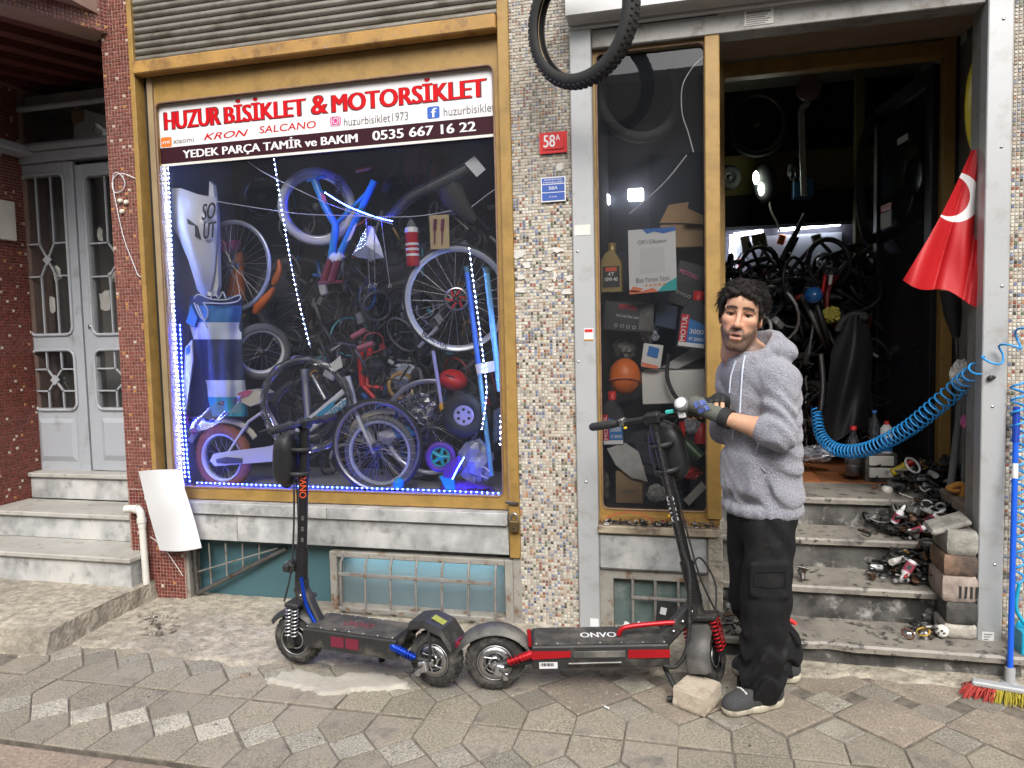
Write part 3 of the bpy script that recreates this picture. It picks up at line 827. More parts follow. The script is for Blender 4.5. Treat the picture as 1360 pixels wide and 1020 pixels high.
mb = MB(); mb.prism(rrect(0, .032 * SW, 0, .155 * SH, .016), .001, sp(.537, .375, .0004), (1, 0, 0), (0, 0, 1), (0, -1, 0)); mb.build('pink_icon', M['ig'], SIGN)
c = sp(.553, .453, .0016)
mb = MB(); mb.torus(c, (0, 1, 0), .0145, .0028, 18, 4, rx=.0006); ir = rrect(-.024, .024, -.024, .024, .012); mb.tube([c + Vector((q[0], 0, q[1])) for q in ir], .0022, 4, closed=True); mb.lathe([(.003, 0), (.003, .001), (0, .001)], c + Vector((.014, 0, .014)), (0, -1, 0), 8); mb.build('icon_mark', M['signwhite'], SIGN)
stext('huzurbisiklet1973', M['signgrey'], .578, .762, .36, .485, .0, .0014)
mb = MB(); mb.prism(rrect(0, .034 * SW, 0, .175 * SH, .010), .001, sp(.815, .345, .0004), (1, 0, 0), (0, 0, 1), (0, -1, 0)); mb.build('blue_icon', M['fb'], SIGN)
stext('f', M['signwhite'], .826, .841, .36, .495, .03, .0016)
stext('huzurbisiklet', M['signgrey'], .860, .998, .36, .485, .0, .0014)

# ------------------------------------------------------------------ marble sill and apron under the window
def slabrow(xs, y0, y1, z0, z1, name, mat, parent):
    for a, b in zip(xs, xs[1:]):
        m = MB(); m.bx(a + .0015, b - .0015, y0, y1, z0, z1, .003); m.build(name, mat, parent)
slabrow([-2.86, -1.94, WX1 - .056], -.035, .034, .533, .598, 'sill_slab', M['marble'], B)
jx = P(317, 705, 0).x
slabrow([-2.86, jx, WX1 - .056], -.014, .05, .378, .531, 'marble_panel', M['marble'], B)
# ------------------------------------------------------------------ basement windows below
M['frost'] = frosted('teal_wired_glass', (.50, .62, .66))
M['tealpanel'] = pm('teal_board', (.05, .115, .135), .5, var=.12, vs=3)
M['oldframe'] = pm('weathered_grey_frame', (.28, .265, .235), .65, var=.25, vs=9, wear=((.15, .085, .045), 12, .58, .72))
M['bars'] = pm('old_bar_paint', (.20, .19, .175), .6, var=.2, vs=14, wear=((.14, .075, .04), 26, .6, .72))
x0, xm, x1 = -2.87, -1.935, -.925
m = MB(); m.tube([(xm + .08, .125, .30), (x1 - .08, .125, .30)], .012, 8); solid('basement_lamp', pm('basement_tube', (.9, .9, 1), .5, emit=(.75, .95, 1), es=9), 'tube lamp glowing behind the barred basement window', 'lamp', m)
mb = MB(); mb.bx(x0, x1, .16, .2, -.02, .378); mb.build('basement_back', M['black_void'], B)
mb = MB(); mb.bx(x0, x1 + .05, -.01, .12, -.03, .012, .004)
mb.bx(x0, x0 + .03, -.006, .12, .013, .377); mb.bx(x1 + .01, x1 + .05, -.004, .12, .013, .377)
mb.build('basement_frame', M['oldframe'], B)
bw = link('basement_window', MB().bx(xm - .012, xm + .03, -.012, .1, .013, .350, .004).bx(x1 - .035, x1 + .009, -.012, .1, .013, .350, .004).bx(xm + .0301, x1 - .0351, -.012, .1, .318, .350, .004).bx(xm + .0301, x1 - .0351, -.012, .1, .013, .045, .004).mesh('frame', M['oldframe']), B, label='teal wired-glass basement window behind bars')
mb = MB(); mb.bx(xm + .03, x1 - .035, .06, .068, .045, .318); mb.build('pane', M['frost'], bw)
nb = 7
for k in range(nb):
    x = xm + .075 + (x1 - xm - .15) * k / (nb - 1); m = MB()
    pts = [(x, .03, .335), (x, -.02, .33), (x + .004, -.055, .305), (x + .002, -.062, .20), (x, -.062, .09), (x + .003, -.058, .04), (x + .012, -.035, .022), (x + .012, .0, .018)]
    m.tube(pts, .0068, 7); m.build('bar', M['bars'], bw)
for z in (.245, .055):
    m = MB(); m.box(((xm + x1) / 2 - .01, -.070, z), (x1 - xm - .16, .006, .020), Matrix.Rotation(.004, 3, 'Y'), .002); m.build('cross_bar', M['bars'], bw)
# left opening: teal board inside and the hinged sash swung in
ow = link('open_basement_window', MB().bx(x0 + .031, xm - .013, .09, .1, .012, .36).mesh('board', M['tealpanel']), B, label='open basement window with teal board and tilted barred sash')
A, Bq = P(262, 795, .02), P(395, 728, .075)
def sashpt(u, v):   # u along the sash bottom edge, v up to the top rail
    lo = Vector((x0 + .05, .03, .045)).lerp(Vector((x0 + .62, .06, .33)), u); hi = Vector((x0 + .05, .02, .345)).lerp(Vector((x0 + .64, .05, .362)), u)
    return lo.lerp(hi, v)
m = MB(); m.tube([sashpt(0, 0), sashpt(1, 0)], .014, 6); m.tube([sashpt(0, 0), sashpt(0, 1)], .016, 6); m.build('sash', M['darksteel'], ow)
for u in (.16, .34, .52, .70):
    m = MB(); m.tube([sashpt(u, 0), sashpt(u, 1)], .0055, 5); m.build('bar', M['bars'], ow)
m = MB(); m.tube([sashpt(.0, .42), sashpt(.9, .5)], .005, 5); m.build('cross_bar', M['bars'], ow)

# ------------------------------------------------------------------ right-hand shop front: aluminium guides, roller box, lintel
GXL0, GXL1, GXR0, GXR1 = -.572, -.470, 1.195, 1.290
rs = link('roller_shutter', MB().bx(GXL0, GXL1, -.035, .05, .034, 2.945, .004).mesh('guide_rail', M['silver']), B, label='grey aluminium roller shutter box and guides')
m = MB(); m.bx(GXR0, GXR1, -.035, .05, .030, 3.0, .004); m.build('guide_rail', M['silver'], rs)
m = MB(); zc = P(850, 32, 0).z
m.add([(GXL0, -.02, zc), (GXR1 + .25, -.02, zc), (GXR1 + .25, -.055, zc + .018), (GXL0, -.055, zc + .018), (GXL0, -.13, zc + .028), (GXR1 + .25, -.13, zc + .028), (GXL0, -.13, zc + .4), (GXR1 + .25, -.13, zc + .4), (GXL0, 0, zc + .4), (GXL0, 0, zc)],
      [(1, 0, 3, 2), (2, 3, 4, 5), (5, 4, 6, 7), (0, 9, 8, 6, 4, 3)])
m.build('roller_box', M['silverbox'], rs)
m = MB(); m.bx(GXL0, GXR1, -.045, -.021, zc - .006, zc + .012, .004); m.build('box_lip', M['silverbox'], rs)
m = MB(); m.bx(GXL1 + .001, GXR0 - .001, -.012, .10, 2.846, zc - .007, .004); m.build('lintel', M['lintel'], rs)
st = P(1008, 22, -.014); m = MB(); m.bx(st.x - .062, st.x + .062, -.0150, -.0128, st.z - .035, st.z + .032); lbl = m.build('label_sheet', M['offwhite'], rs)
for k in range(6):
    m = MB(); m.bx(st.x - .055, st.x + .05 - .012 * (k % 3), -.0158, -.0152, st.z + .014 - .009 * k, st.z + (.026 if k == 0 else .0185) - .009 * k); m.build('print', M['signgrey'], rs)
for (px, py) in ((767, 334), (778, 640), (768, 480), (1330, 195), (1333, 25), (1331, 380), (1318, 540), (1321, 750)):
    q = P(px, py, -.035); m = MB(); m.lathe([(.007, 0), (.006, .002), (0, .003)], (q.x, -.035, q.z), (0, -1, 0), 10); m.build('screw', M['steel'], rs)
m = MB(); q = P(1314, 502, -.035); m.ell((q.x, -.045, q.z), (.012, .01, .012)); m.ell((q.x + .012, -.045, q.z + .004), (.01, .01, .008)); m.build('black_plug', M['blackmatt'], rs)
# stickers
def sheet_sign(name, label, px0, py0, px1, py1, y, mat, cat='sticker', th=.0015):
    a = P(px0, py1, y); b = P(px1, py0, y)
    t = thing(name, label, cat, (a.x, y, a.z)); m = MB(); m.bx(a.x, b.x, y - th, y, a.z, b.z); m.build('sheet', mat, t)
    return t, a, b
t, a, b = sheet_sign('sticker', 'small red and white sticker on the aluminium guide beside the window', 776, 436, 788, 452, -.0355, M['white'])
m = MB(); m.bx(a.x + .003, b.x - .003, -.0385, -.0372, b.z - .018, b.z - .004); m.build('print', M['redplastic'], t)
m = MB(); m.bx(a.x + .001, b.x - .001, -.0385, -.0372, a.z, a.z + .006); m.build('print', M['igy'], t)
t, a, b = sheet_sign('sticker', 'white printed sticker at the foot of the aluminium guide by the broom', 1304, 840, 1320, 866, -.0355, M['white'])
for k in range(6):
    m = MB(); m.bx(a.x + .006, b.x - .006 - .008 * (k % 3), -.0383, -.0372, b.z - .012 - k * .011, b.z - .008 - k * .011); m.build('print', M['signgrey'], t)
t, a, b = sheet_sign('sticker', 'torn pale sticker high on the aluminium guide beside the pillar', 763, 298, 784, 313, -.0355, M['offwhite'])
t, a, b = sheet_sign('sticker', 'tiny white tag at the foot of the aluminium guide beside the red scooter', 784, 822, 795, 832, -.0355, M['white'])
# number plates
t, a, b = sheet_sign('house_number_plate', 'red enamel house number plate reading 58A', 717, 174, 753, 205, -.012, M['redplastic'], 'plate', .004)
m = MB(); ir = rrect(a.x + .014, b.x - .014, a.z + .018, b.z - .018, .012); m.prism([(q[0], q[1]) for q in ir], .005, (0, -.0162, 0), (1, 0, 0), (0, 0, 1), (0, -1, 0)); m.build('raised_field', M['redplastic'], t)
lettering('58', M['signwhite'], (a.x + .022, -.0216, a.z + .028), (.055, 0, 0), (0, 0, .058), t, .03, thick=.0003)
lettering('A', M['signwhite'], (a.x + .082, -.0216, a.z + .058), (.020, 0, 0), (0, 0, .026), t, .03, thick=.0003)
M['plateblue'] = pm('plate_blue', (.045, .10, .36), .35)
t, a, b = sheet_sign('address_plate', 'blue address plate with white lines below the red number plate', 719, 234, 751, 269, -.012, M['white'], 'plate', .003)
for (z0, z1) in ((.735, .965), (.40, .70), (.05, .365)):
    m = MB(); m.bx(a.x + .005, b.x - .005, -.0162, -.0152, a.z + (b.z - a.z) * z0, a.z + (b.z - a.z) * z1); m.build('field', M['plateblue'], t)
W, H = b.x - a.x, b.z - a.z
for (body, u0, u1, v0, v1) in (('NURİPAŞA', .14, .86, .855, .945), ('MAHALLESİ', .11, .89, .755, .845), ('58A', .32, .68, .49, .62), ('17. SOK.', .34, .66, .17, .23)):
    lettering(body, M['signwhite'], (a.x + W * u0, -.0164, a.z + H * v0), (W * (u1 - u0), 0, 0), (0, 0, H * (v1 - v0)), t, .015, thick=.0003)

# ------------------------------------------------------------------ small show window
YQ = .05
qx0, qx1 = P(796, 380, YQ).x, P(938, 380, YQ).x; qz0, qz1 = P(870, 677, YQ).z, P(860, 66, YQ).z
sw = link('show_window', frame_ring(qx0, qx1, qz0, qz1, GXL1 + .001, P(957, 400, .0).x, .60, 2.845, .03, .02, YQ + .03).mesh('frame', M['yellow']), B, label='tall narrow show window in an ochre frame beside the shop entrance')
m = MB(); m.bx(P(937.5, 400, 0).x, P(957, 400, 0).x, -.012, .019, .60, 2.844, .004); m.build('post', M['yellow'], sw)
m = MB(); ol = rrect(qx0 + .003, qx1 - .003, qz0 + .003, qz1 - .003, .028); m.tube([(q[0], .022, q[1]) for q in ol], .006, 5, closed=True); m.build('gasket', M['gasket'], sw)
m = MB(); m.add([(qx0 - .01, YQ, qz0 - .01), (qx1 + .01, YQ, qz0 - .01), (qx1 + .01, YQ, qz1 + .01), (qx0 - .01, YQ, qz1 + .01)], [(0, 1, 2, 3)]); m.build('pane', M['paneclean'], sw)
m = MB(); m.bx(-.47, -.462, YQ + .035, .6, .55, 2.9); m.bx(.065, .11, YQ + .035, .95, .55, 2.9); m.bx(-.462, .065, .56, .6, .55, 2.9); m.bx(-.462, .065, YQ + .035, .56, .55, qz0 - .005); m.bx(-.462, .065, YQ + .035, .56, 2.86, 2.9)
m.build('show_box', M['boxback'], B)
M['sillstone'] = pm('weathered_sill_stone', (.36, .30, .22), .7, var=.25, vs=9, wear=((.16, .12, .085), 13, .52, .72))
m = MB(); m.bx(GXL1 - .002, .105, -.055, .02, .522, .562, .006); m.build('sill_slab', M['sillstone'], B)
m = MB(); m.bx(GXL1 - .002, .105, .0, .04, .563, .600); m.build('sill_upstand', M['rustbar'], B)
m = MB(); m.bx(GXL1 - .002, .050, -.03, .03, .335, .520, .012); m.build('marble_panel', M['marble'], B)
m = MB(); m.bx(.051, .118, -.035, .9, -.02, .5195, .006); m.build('concrete_pier', M['concrete'], B)
bw2 = link('basement_window', MB().bx(GXL1, -.405, 0, .1, -.02, .3345).bx(-.01, .0505, 0, .1, -.02, .3345).bx(-.405, -.01, 0, .1, .285, .3345).bx(-.405, -.01, -.004, .1, -.02, .03).mesh('frame', M['oldframe']), B, label='small dark basement window behind the red scooter')
M['frostdark'] = pm('dusty_green_glass', (.10, .14, .135), .3, var=.3, vs=6, wear=((.22, .25, .23), 10, .55, .8))
m = MB(); m.bx(-.405, -.01, .05, .056, .03, .285); m.build('pane', M['frostdark'], bw2)
for x in (-.31, -.20, -.09): m = MB(); m.bx(x - .007, x + .007, .0, .018, .03, .285, .003); m.build('bar', M['bars'], bw2)
m = MB(); m.bx(-.318, -.01, -.006, .012, .185, .2, .003); m.build('cross_bar', M['bars'], bw2)

# ------------------------------------------------------------------ entrance of the shop: steps, recess, door frame
ss = thing('shop_steps', 'four worn grimy marble steps up to the open bicycle shop', 'steps', (.65, .1, .0))
XA, XB = .12, 1.194
def wstep(yf, yb, z, rise, x0, x1, th=.032, chip=None):
    m = MB(); n = 46
    def edge(x): return yf + .004 * fbm(x * 14, z * 9) + (.02 * max(0, 1 - abs(x - chip) / .10) if chip else 0)
    top = []; 
    xs = [x0 + (x1 - x0) * i / n for i in range(n + 1)]
    for x in xs: e = edge(x); top.append((x, e, z, e + .008))
    vs = []; 
    for (x, e, zz, e2) in top: vs += [(x, e2, z), (x, e, z - .010), (x, e + .001, z - th), (x, yf + .05, z - th), (x, yb, z)]
    fs = []
    for i in range(n):
        a, b = i * 5, (i + 1) * 5
        fs += [(a + 4, a, b, b + 4), (a, a + 1, b + 1, b), (a + 1, a + 2, b + 2, b + 1), (a + 2, a + 3, b + 3, b + 2)]
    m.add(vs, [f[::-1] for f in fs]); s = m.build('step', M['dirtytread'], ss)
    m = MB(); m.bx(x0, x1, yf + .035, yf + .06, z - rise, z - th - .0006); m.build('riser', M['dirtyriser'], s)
wstep(-.20, .14, .112, .13, XA - .10, GXR1 + .03, chip=.56)
wstep(.075, .44, .277, .165, XA, XB + .1)
wstep(.345, .70, .435, .16, XA, XB + .1)
wstep(.585, 1.00, .592, .16, XA, XB + .2)
m = MB(); m.bx(1.40, 1.46, .10, 1.0, -.05, 3.0); m.bx(GXR0 + .004, GXR1, .051, .16, .0, 2.9); m.build('recess_wall', M['lintel'], B)
m = MB(); m.bx(1.215, 1.40, .161, .60, .60, .66, .01); m.build('brown_ledge', M['kerb'], B)
YR = .97
dfx0, dfx1 = .172, P(1249, 300, YR).x; dz1 = P(1100, 92, YR).z
m = MB(); m.bx(.118, dfx0, YR - .03, YR + .05, .59, dz1 + .10, .004); m.bx(dfx1, dfx1 + .06, YR - .03, YR + .05, .59, dz1 + .10, .004); m.bx(dfx0, dfx1, YR - .029, YR + .05, dz1, dz1 + .085, .004)
df = m.build('door_frame', M['yellow'], B)
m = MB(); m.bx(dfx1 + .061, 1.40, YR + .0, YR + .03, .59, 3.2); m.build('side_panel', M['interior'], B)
M['soffitbrown'] = pm('dull_brown_soffit', (.36, .29, .21), .8, var=.15, vs=4)
m = MB(); m.bx(.118, 1.40, .101, YR - .03, dz1 + .095, dz1 + .13); m.bx(.118, 1.40, .06, .10, 2.90, dz1 + .13); m.bx(.118, 1.40, YR - .03, YR + .05, dz1 + .101, 3.3); m.build('recess_soffit', M['soffitbrown'], B)
# glass door leaf swung inward
H0 = Vector((dfx1 - .01, YR + .06, .60)); e_ = P(1163, 400, YR + .90); H1 = Vector((e_.x, YR + .90, .60))
dd = (H1 - H0); dl = dd.length; dd.normalize(); rotd = Matrix((dd, Vector((-dd.y, dd.x, 0)), Vector((0, 0, 1)))).transposed()
lf = thing('glass_door', 'dark framed glass door leaf swung open into the shop', 'door', H0)
ztop = dz1 - .01
def dbx(u0, u1, z0, z1, mat, name, th=.04, ch=.003):
    c = H0 + dd * ((u0 + u1) / 2); m = MB(); m.box((c.x, c.y, (z0 + z1) / 2), (u1 - u0, th, z1 - z0), rotd, ch); return m.build(name, mat, lf)
M['darkframe'] = pm('dark_door_frame', (.02, .02, .022), .45, .3, var=.2)
for (u0, u1) in ((0, .09), (dl - .06, dl)): dbx(u0, u1, .60, ztop, M['darkframe'], 'stile')
dbx(.0905, dl - .0605, ztop - .09, ztop, M['darkframe'], 'rail'); dbx(.0905, dl - .0605, .60, .72, M['darkframe'], 'rail')
dbx(.0905, dl - .0605, .72, ztop - .09, M['doorpane'], 'pane', .006, 0)
q = H0 + dd * (dl * .45) - Vector((-dd.y, dd.x, 0)) * -.006
# sticker on the door pane, push side
dbx(dl * .70, dl * .90, 2.14, 2.24, M['paper'], 'sticker', .012, 0); dbx(dl * .70, dl * .90, 2.245, 2.29, M['redplastic'], 'sticker', .012, 0); dbx(dl * .42, dl * .60, 2.62, 2.66, M['paper'], 'sticker', .012, 0)

# ------------------------------------------------------------------ shop room behind
m = MB(); m.bx(-3.3, 3.3, YR - .1, 5.2, .45, .588)
fl = m.build('shop_floor', M['orange_floor'], B)
tm = slab([(-.15, -.15), (.15, -.15), (.15, .15), (-.15, .15)], .01, .003, .002).mesh('floor_tile', M['orange_floor'])
for i in range(5):
    for j in range(5):
        o = link('floor_tile', tm, fl); o.location = Vector((.27 + .30 * i, YR + .20 + .30 * j, .593)) - Vector((0, 0, 0)); o.location -= Vector(B.location) * 0
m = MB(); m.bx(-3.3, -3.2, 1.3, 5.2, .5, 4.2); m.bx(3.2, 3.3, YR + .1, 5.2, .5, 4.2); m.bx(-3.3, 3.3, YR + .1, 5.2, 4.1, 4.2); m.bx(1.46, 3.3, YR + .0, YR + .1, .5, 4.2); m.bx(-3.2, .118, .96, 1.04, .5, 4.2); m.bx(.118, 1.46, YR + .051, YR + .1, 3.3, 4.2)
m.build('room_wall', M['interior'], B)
YBK = 3.5
m = MB(); m.bx(-3.2, 3.2, YBK, YBK + .05, .5, P(1000, 285, YBK).z); m.build('back_wall', M['interior'], B)
m = MB(); m.bx(-3.2, 3.2, YBK - .6, YBK, P(1000, 268, YBK - .6).z, P(1000, 205, YBK - .6).z); m.build('loft_front', M['olive'], B)
m = MB(); m.bx(-3.2, 3.2, YBK - .63, YBK - .4, P(1000, 300, YBK - .63).z, P(1000, 258, YBK - .63).z); m.build('dark_beam', M['black_void'], B)
m = MB(); m.bx(-3.2, 3.2, YBK - .3, YBK - .25, P(1000, 206, YBK - .3).z, 4.1); m.build('loft_back', M['black_void'], B)
M['pegboard'] = pm('white_pegboard', (.36, .38, .44), .6, var=.06)
pa, pb = P(972, 420, YBK - .03), P(1118, 308, YBK - .03)
m = MB(); m.bx(pa.x, pb.x, YBK - .03, YBK - .001, pa.z - .4, pb.z); m.build('pegboard', M['pegboard'], B)
m = MB(); a = P(1133, 500, YBK - .9); b = P(1146, 230, YBK - .9); m.bx(a.x, b.x, YBK - .95, YBK - .85, .59, 4.1); m.build('olive_post', M['olive'], B)
# LED strip lights on the board
M['ledwhite'] = pm('white_led', (.9, .9, 1), .5, emit=(.85, .9, 1.0), es=15)
for (p0, p1, lab) in (((975, 312), (1013, 307), 'short white strip light over the pegboard'), ((1034, 305), (1116, 297), 'long white strip light over the pegboard')):
    a, b = P(p0[0], p0[1], YBK - .06), P(p1[0], p1[1], YBK - .06); m = MB(); m.tube([a, b], .016, 8); solid('strip_light', M['ledwhite'], lab, 'lamp', m)
a, b = P(971, 312, YBK - .06), P(969, 370, YBK - .06); m = MB(); m.tube([a, b], .010, 8); solid('strip_light', M['ledwhite'], 'upright white strip light at the pegboard edge', 'lamp', m)

# ------------------------------------------------------------------ houses across the street (seen only as reflections and shade)
opp = thing('opposite_house', 'plain plastered house across the street', 'building', (-2, -10.5, 0))
M['oppwall'] = pm('opposite_plaster', (.34, .31, .27), .9, var=.15, vs=.6)
M['oppglass'] = pm('opposite_glass', (.03, .035, .04), .1)
m = MB(); m.bx(-16, 14, -14, -10.2, -.06, 6.2); m.build('wall', M['oppwall'], opp)
for i in range(9):
    for (z0, z1) in ((.9, 2.4), (3.3, 4.7)):
        x = -12 + 2.8 * i; m = MB(); m.bx(x, x + 1.3, -10.24, -10.19, z0, z1); m.build('window', M['oppglass'], opp)
m = MB(); m.bx(-16, 14, -10.2, -9.2, -.06, .06); m.build('far_pavement', M['kerb'], opp)

# ------------------------------------------------------------------ goods in the big window
def pp(pts, y):
    return [P(q[0], q[1], q[2] if len(q) > 2 else y) for q in pts]
def tp(mb, pts, y, r, n=8, closed=False): return mb.tube(pp(pts, y), r, n, closed=closed)
def smooth_path(pts, k=8):
    """Catmull-Rom through 3-D points"""
    pts = [Vector(q) for q in pts]; out = []
    for i in range(len(pts) - 1):
        p0, p1, p2, p3 = pts[max(i - 1, 0)], pts[i], pts[i + 1], pts[min(i + 2, len(pts) - 1)]
        for j in range(k):
            t = j / k; out.append(.5 * ((2 * p1) + (-p0 + p2) * t + (2 * p0 - 5 * p1 + 4 * p2 - p3) * t * t + (-p0 + 3 * p1 - 3 * p2 + p3) * t ** 3))
    out.append(pts[-1]); return out
def sp_tube(mb, pts, y, r, k=6, n=6): return mb.tube(smooth_path(pp(pts, y), k), r, n)
def wheel(t, c, axis, R, tr, rimh=.014, nsp=28, tyre='rubberclean', rim='alu', spoke='steel', hub=.018, hubw=.06, knobs=0, sr=.0013, segs=44, name='wheel', rotor=None, rimw=None):
    """tyre (the part) with rim, spokes and hub as pieces of it"""
    c = Vector(c); u, v, a = frame_from(axis)
    m = MB(); m.torus(c, axis, R - tr, tr, segs, 10)
    if knobs:
        for i in range(knobs):
            for s_ in (-1, 0, 1):
                th = 2 * PI * (i + (.5 if s_ else 0)) / knobs; ph = s_ * .75
                d = u * math.cos(th) + v * math.sin(th); tng = -u * math.sin(th) + v * math.cos(th)
                o = d * math.cos(ph) + a * math.sin(ph)
                p = c + d * (R - tr) + o * tr * 1.03
                rt = Matrix((tng, o.cross(tng), o)).transposed()
                m.box(p, (2 * PI * R / knobs * .52, tr * .42, tr * .16), rt)
    ty = m.build(name, M[tyre] if isinstance(tyre, str) else tyre, t)
    m = MB(); ri = R - 2 * tr; rw = rimw or tr * .8
    m.lathe([(ri + .004, -rw), (ri + .004, rw), (ri - rimh, rw * .75), (ri - rimh, -rw * .75), (ri + .004, -rw)], c, axis, segs)
    m.build('rim', M[rim] if isinstance(rim, str) else rim, ty)
    if nsp:
        m = MB()
        for i in range(nsp):
            th = 2 * PI * i / nsp; off = (1 if (i // 2) % 2 else -1) * .55
            sd = 1 if i % 2 else -1
            p = c + (u * math.cos(th) + v * math.sin(th)) * (ri - rimh * .6)
            q = c + (u * math.cos(th + off) + v * math.sin(th + off)) * hub * 1.2 + a * sd * hubw * .42
            m.tube([p, q], sr, 4, caps=False)
        m.build('spokes', M[spoke] if isinstance(spoke, str) else spoke, ty, kind='stuff')
    m = MB(); m.lathe([(hub * .35, -hubw * .75), (hub * .35, -hubw * .5), (hub * 1.25, -hubw * .45), (hub * 1.25, -hubw * .38), (hub * .7, -hubw * .3), (hub * .7, hubw * .3), (hub * 1.25, hubw * .38), (hub * 1.25, hubw * .45), (hub * .35, hubw * .5), (hub * .35, hubw * .75)], c, axis, 14)
    m.build('hub', M['darksteel'], ty)
    if rotor:
        m = MB(); m.lathe([(rotor * .82, -hubw * .62), (rotor, -hubw * .62), (rotor, -hubw * .58), (rotor * .82, -hubw * .58), (rotor * .82, -hubw * .62)], c, axis, 36); m.build('brake_disc', M['steel'], ty)
        m = MB()
        for i in range(6):
            th = 2 * PI * i / 6; d = u * math.cos(th) + v * math.sin(th); d2 = u * math.cos(th + .5) + v * math.sin(th + .5)
            m.tube([c + d * hub - a * hubw * .6, c + d2 * rotor * .86 - a * hubw * .6], .006, 5)
        m.build('disc_spider', M['redplastic'], ty)
    return ty
YAX = (0, 1, 0)
def tilt(ax=0, az=0):
    return Matrix.Rotation(az, 3, 'Z') @ Matrix.Rotation(ax, 3, 'X') @ Vector((0, 1, 0))

M['ledblue'] = pm('blue_led', (.1, .15, 1), .5, emit=(.012, .03, 1.0), es=330)
M['ledice'] = pm('ice_white_led', (.7, .8, 1), .5, emit=(.30, .42, 1.0), es=260)
M['tape'] = pm('clear_led_tape', (.35, .38, .5), .4)
def led_strip(label, pts, y, mat, pitch=.027, size=.0046, cat='light strip'):
    w = smooth_path(pp(pts, y), 10); t = thing('light_strip', label, cat, w[0], group='light strips in the window')
    m = MB(); m.tube([q + Vector((0, .004, 0)) for q in w], .0035, 5); m.build('tape', M['tape'], t)
    m = MB(); d = 0; nxt = 0
    for a, b in zip(w, w[1:]):
        L = (b - a).length
        while nxt <= d + L:
            p = a.lerp(b, (nxt - d) / max(L, 1e-6)); m.box(p, (size, size * .7, size)); nxt += pitch
        d += L
    m.build('diodes', mat, t, kind='stuff'); return t
led_strip('string of ice-white diodes running up the window edge beside the white fairing', [(223, 224), (227, 320), (232, 430), (239, 540), (246, 634)], .10, M['ledice'])
led_strip('short blue diode strip doubled along the lower window edge', [(239, 432), (243, 520), (248, 600), (252, 640)], .115, M['ledblue'])
led_strip('blue diode strip along the top edge of the sign', [(216, 134), (250, 130), (330, 121)], .055, M['ledblue'])
led_strip('string of white diodes hanging beside the hung blue frame', [(364, 212), (376, 290), (392, 380), (412, 462)], .13, M['ledice'], .028, .0036)
led_strip('blue diode strip slung across the hanging blue frame', [(432, 256), (460, 273), (495, 287), (522, 294)], .16, M['ledblue'], .013)
led_strip('white diode strip dangling beside the two pump tubes', [(623, 330), (632, 400), (641, 470), (646, 520), (640, 570)], .115, M['ledice'], .028, .0036)
led_strip('curled blue diode strip beside the purple scooter wheel', [(616, 608), (608, 622), (600, 638)], .13, M['ledblue'], .012)
led_strip('faint diode string running up the window edge beside the pump tubes', [(664, 590), (666, 500), (664, 420)], .11, M['ledice'], .03)

led_strip('blue diode strip along the bottom edge of the window', [(262, 641), (400, 646), (540, 650), (664, 655)], .108, M['ledblue'], .03)
# white motorcycle fairing (two curved panels)
M['fairing'] = pm('white_fairing', (.60, .61, .64), .3, var=.04)
t = thing('motorcycle_fairing', 'white motorcycle fairing with black lettering standing behind the bare rim', 'fairing', P(260, 430, .16))
ol = [(228, 250), (240, 250), (262, 258), (285, 262), (287, 300), (283, 360), (276, 400), (262, 385), (250, 345), (238, 318), (228, 300)]
m = MB(); w = pp(ol, .16); cen = sum(w, Vector()) / len(w)
m.add([q for q in w] + [cen + Vector((0, -.045, 0))] + [q + Vector((0, .02, 0)) for q in w], [(i, (i + 1) % len(w), len(w)) for i in range(len(w))] + [((i + 1) % len(w), i, len(w) + 1 + i, len(w) + 1 + (i + 1) % len(w)) for i in range(len(w))], True)
m.build('side_panel', M['fairing'], t)
m = MB(); m.poly3(pp([(278, 240), (283, 246), (288, 290), (290, 380), (282, 410), (274, 380), (276, 300)], .19), (0, .03, 0)); m.build('nose_panel', M['fairing'], t)
lettering('SO', M['blackmatt'], P(268, 293, .118), P(285, 290, .118) - P(268, 293, .118), P(270, 271, .118) - P(268, 293, .118), t, .04)
lettering('UT', M['blackmatt'], P(270, 318, .118), P(286, 315, .118) - P(270, 318, .118), P(271, 297, .118) - P(270, 318, .118), t, .04)
m = MB(); m.poly3(pp([(248, 290), (262, 300), (266, 318), (252, 310)], .125), (0, .01, 0)); m.build('vent', M['blackmatt'], t)

# bare rim with spokes
t = thing('bicycle_wheel', 'bare silver rim with wire spokes behind the blue striped bag', 'wheel', P(311, 415, .30), group='loose wheels in the window')
M['rimgrey'] = pm('satin_rim', (.5, .5, .53), .35, .85)
wheel(t, P(310, 353, .24), tilt(0, -.1), 61 * S(310, 353, .24), .008, .010, 32, tyre='rimgrey', rim='rimgrey', hub=.016)
# tilted white pole
m = MB(); w = pp([(252, 306, .17), (285, 412, .17)], 0); m.tube([w[0], w[0].lerp(w[1], .06), w[1]], [.006, .013, .014], 8); solid('white_pole', M['white'], 'slim white pole leaning out of the striped bag', 'pole', m)
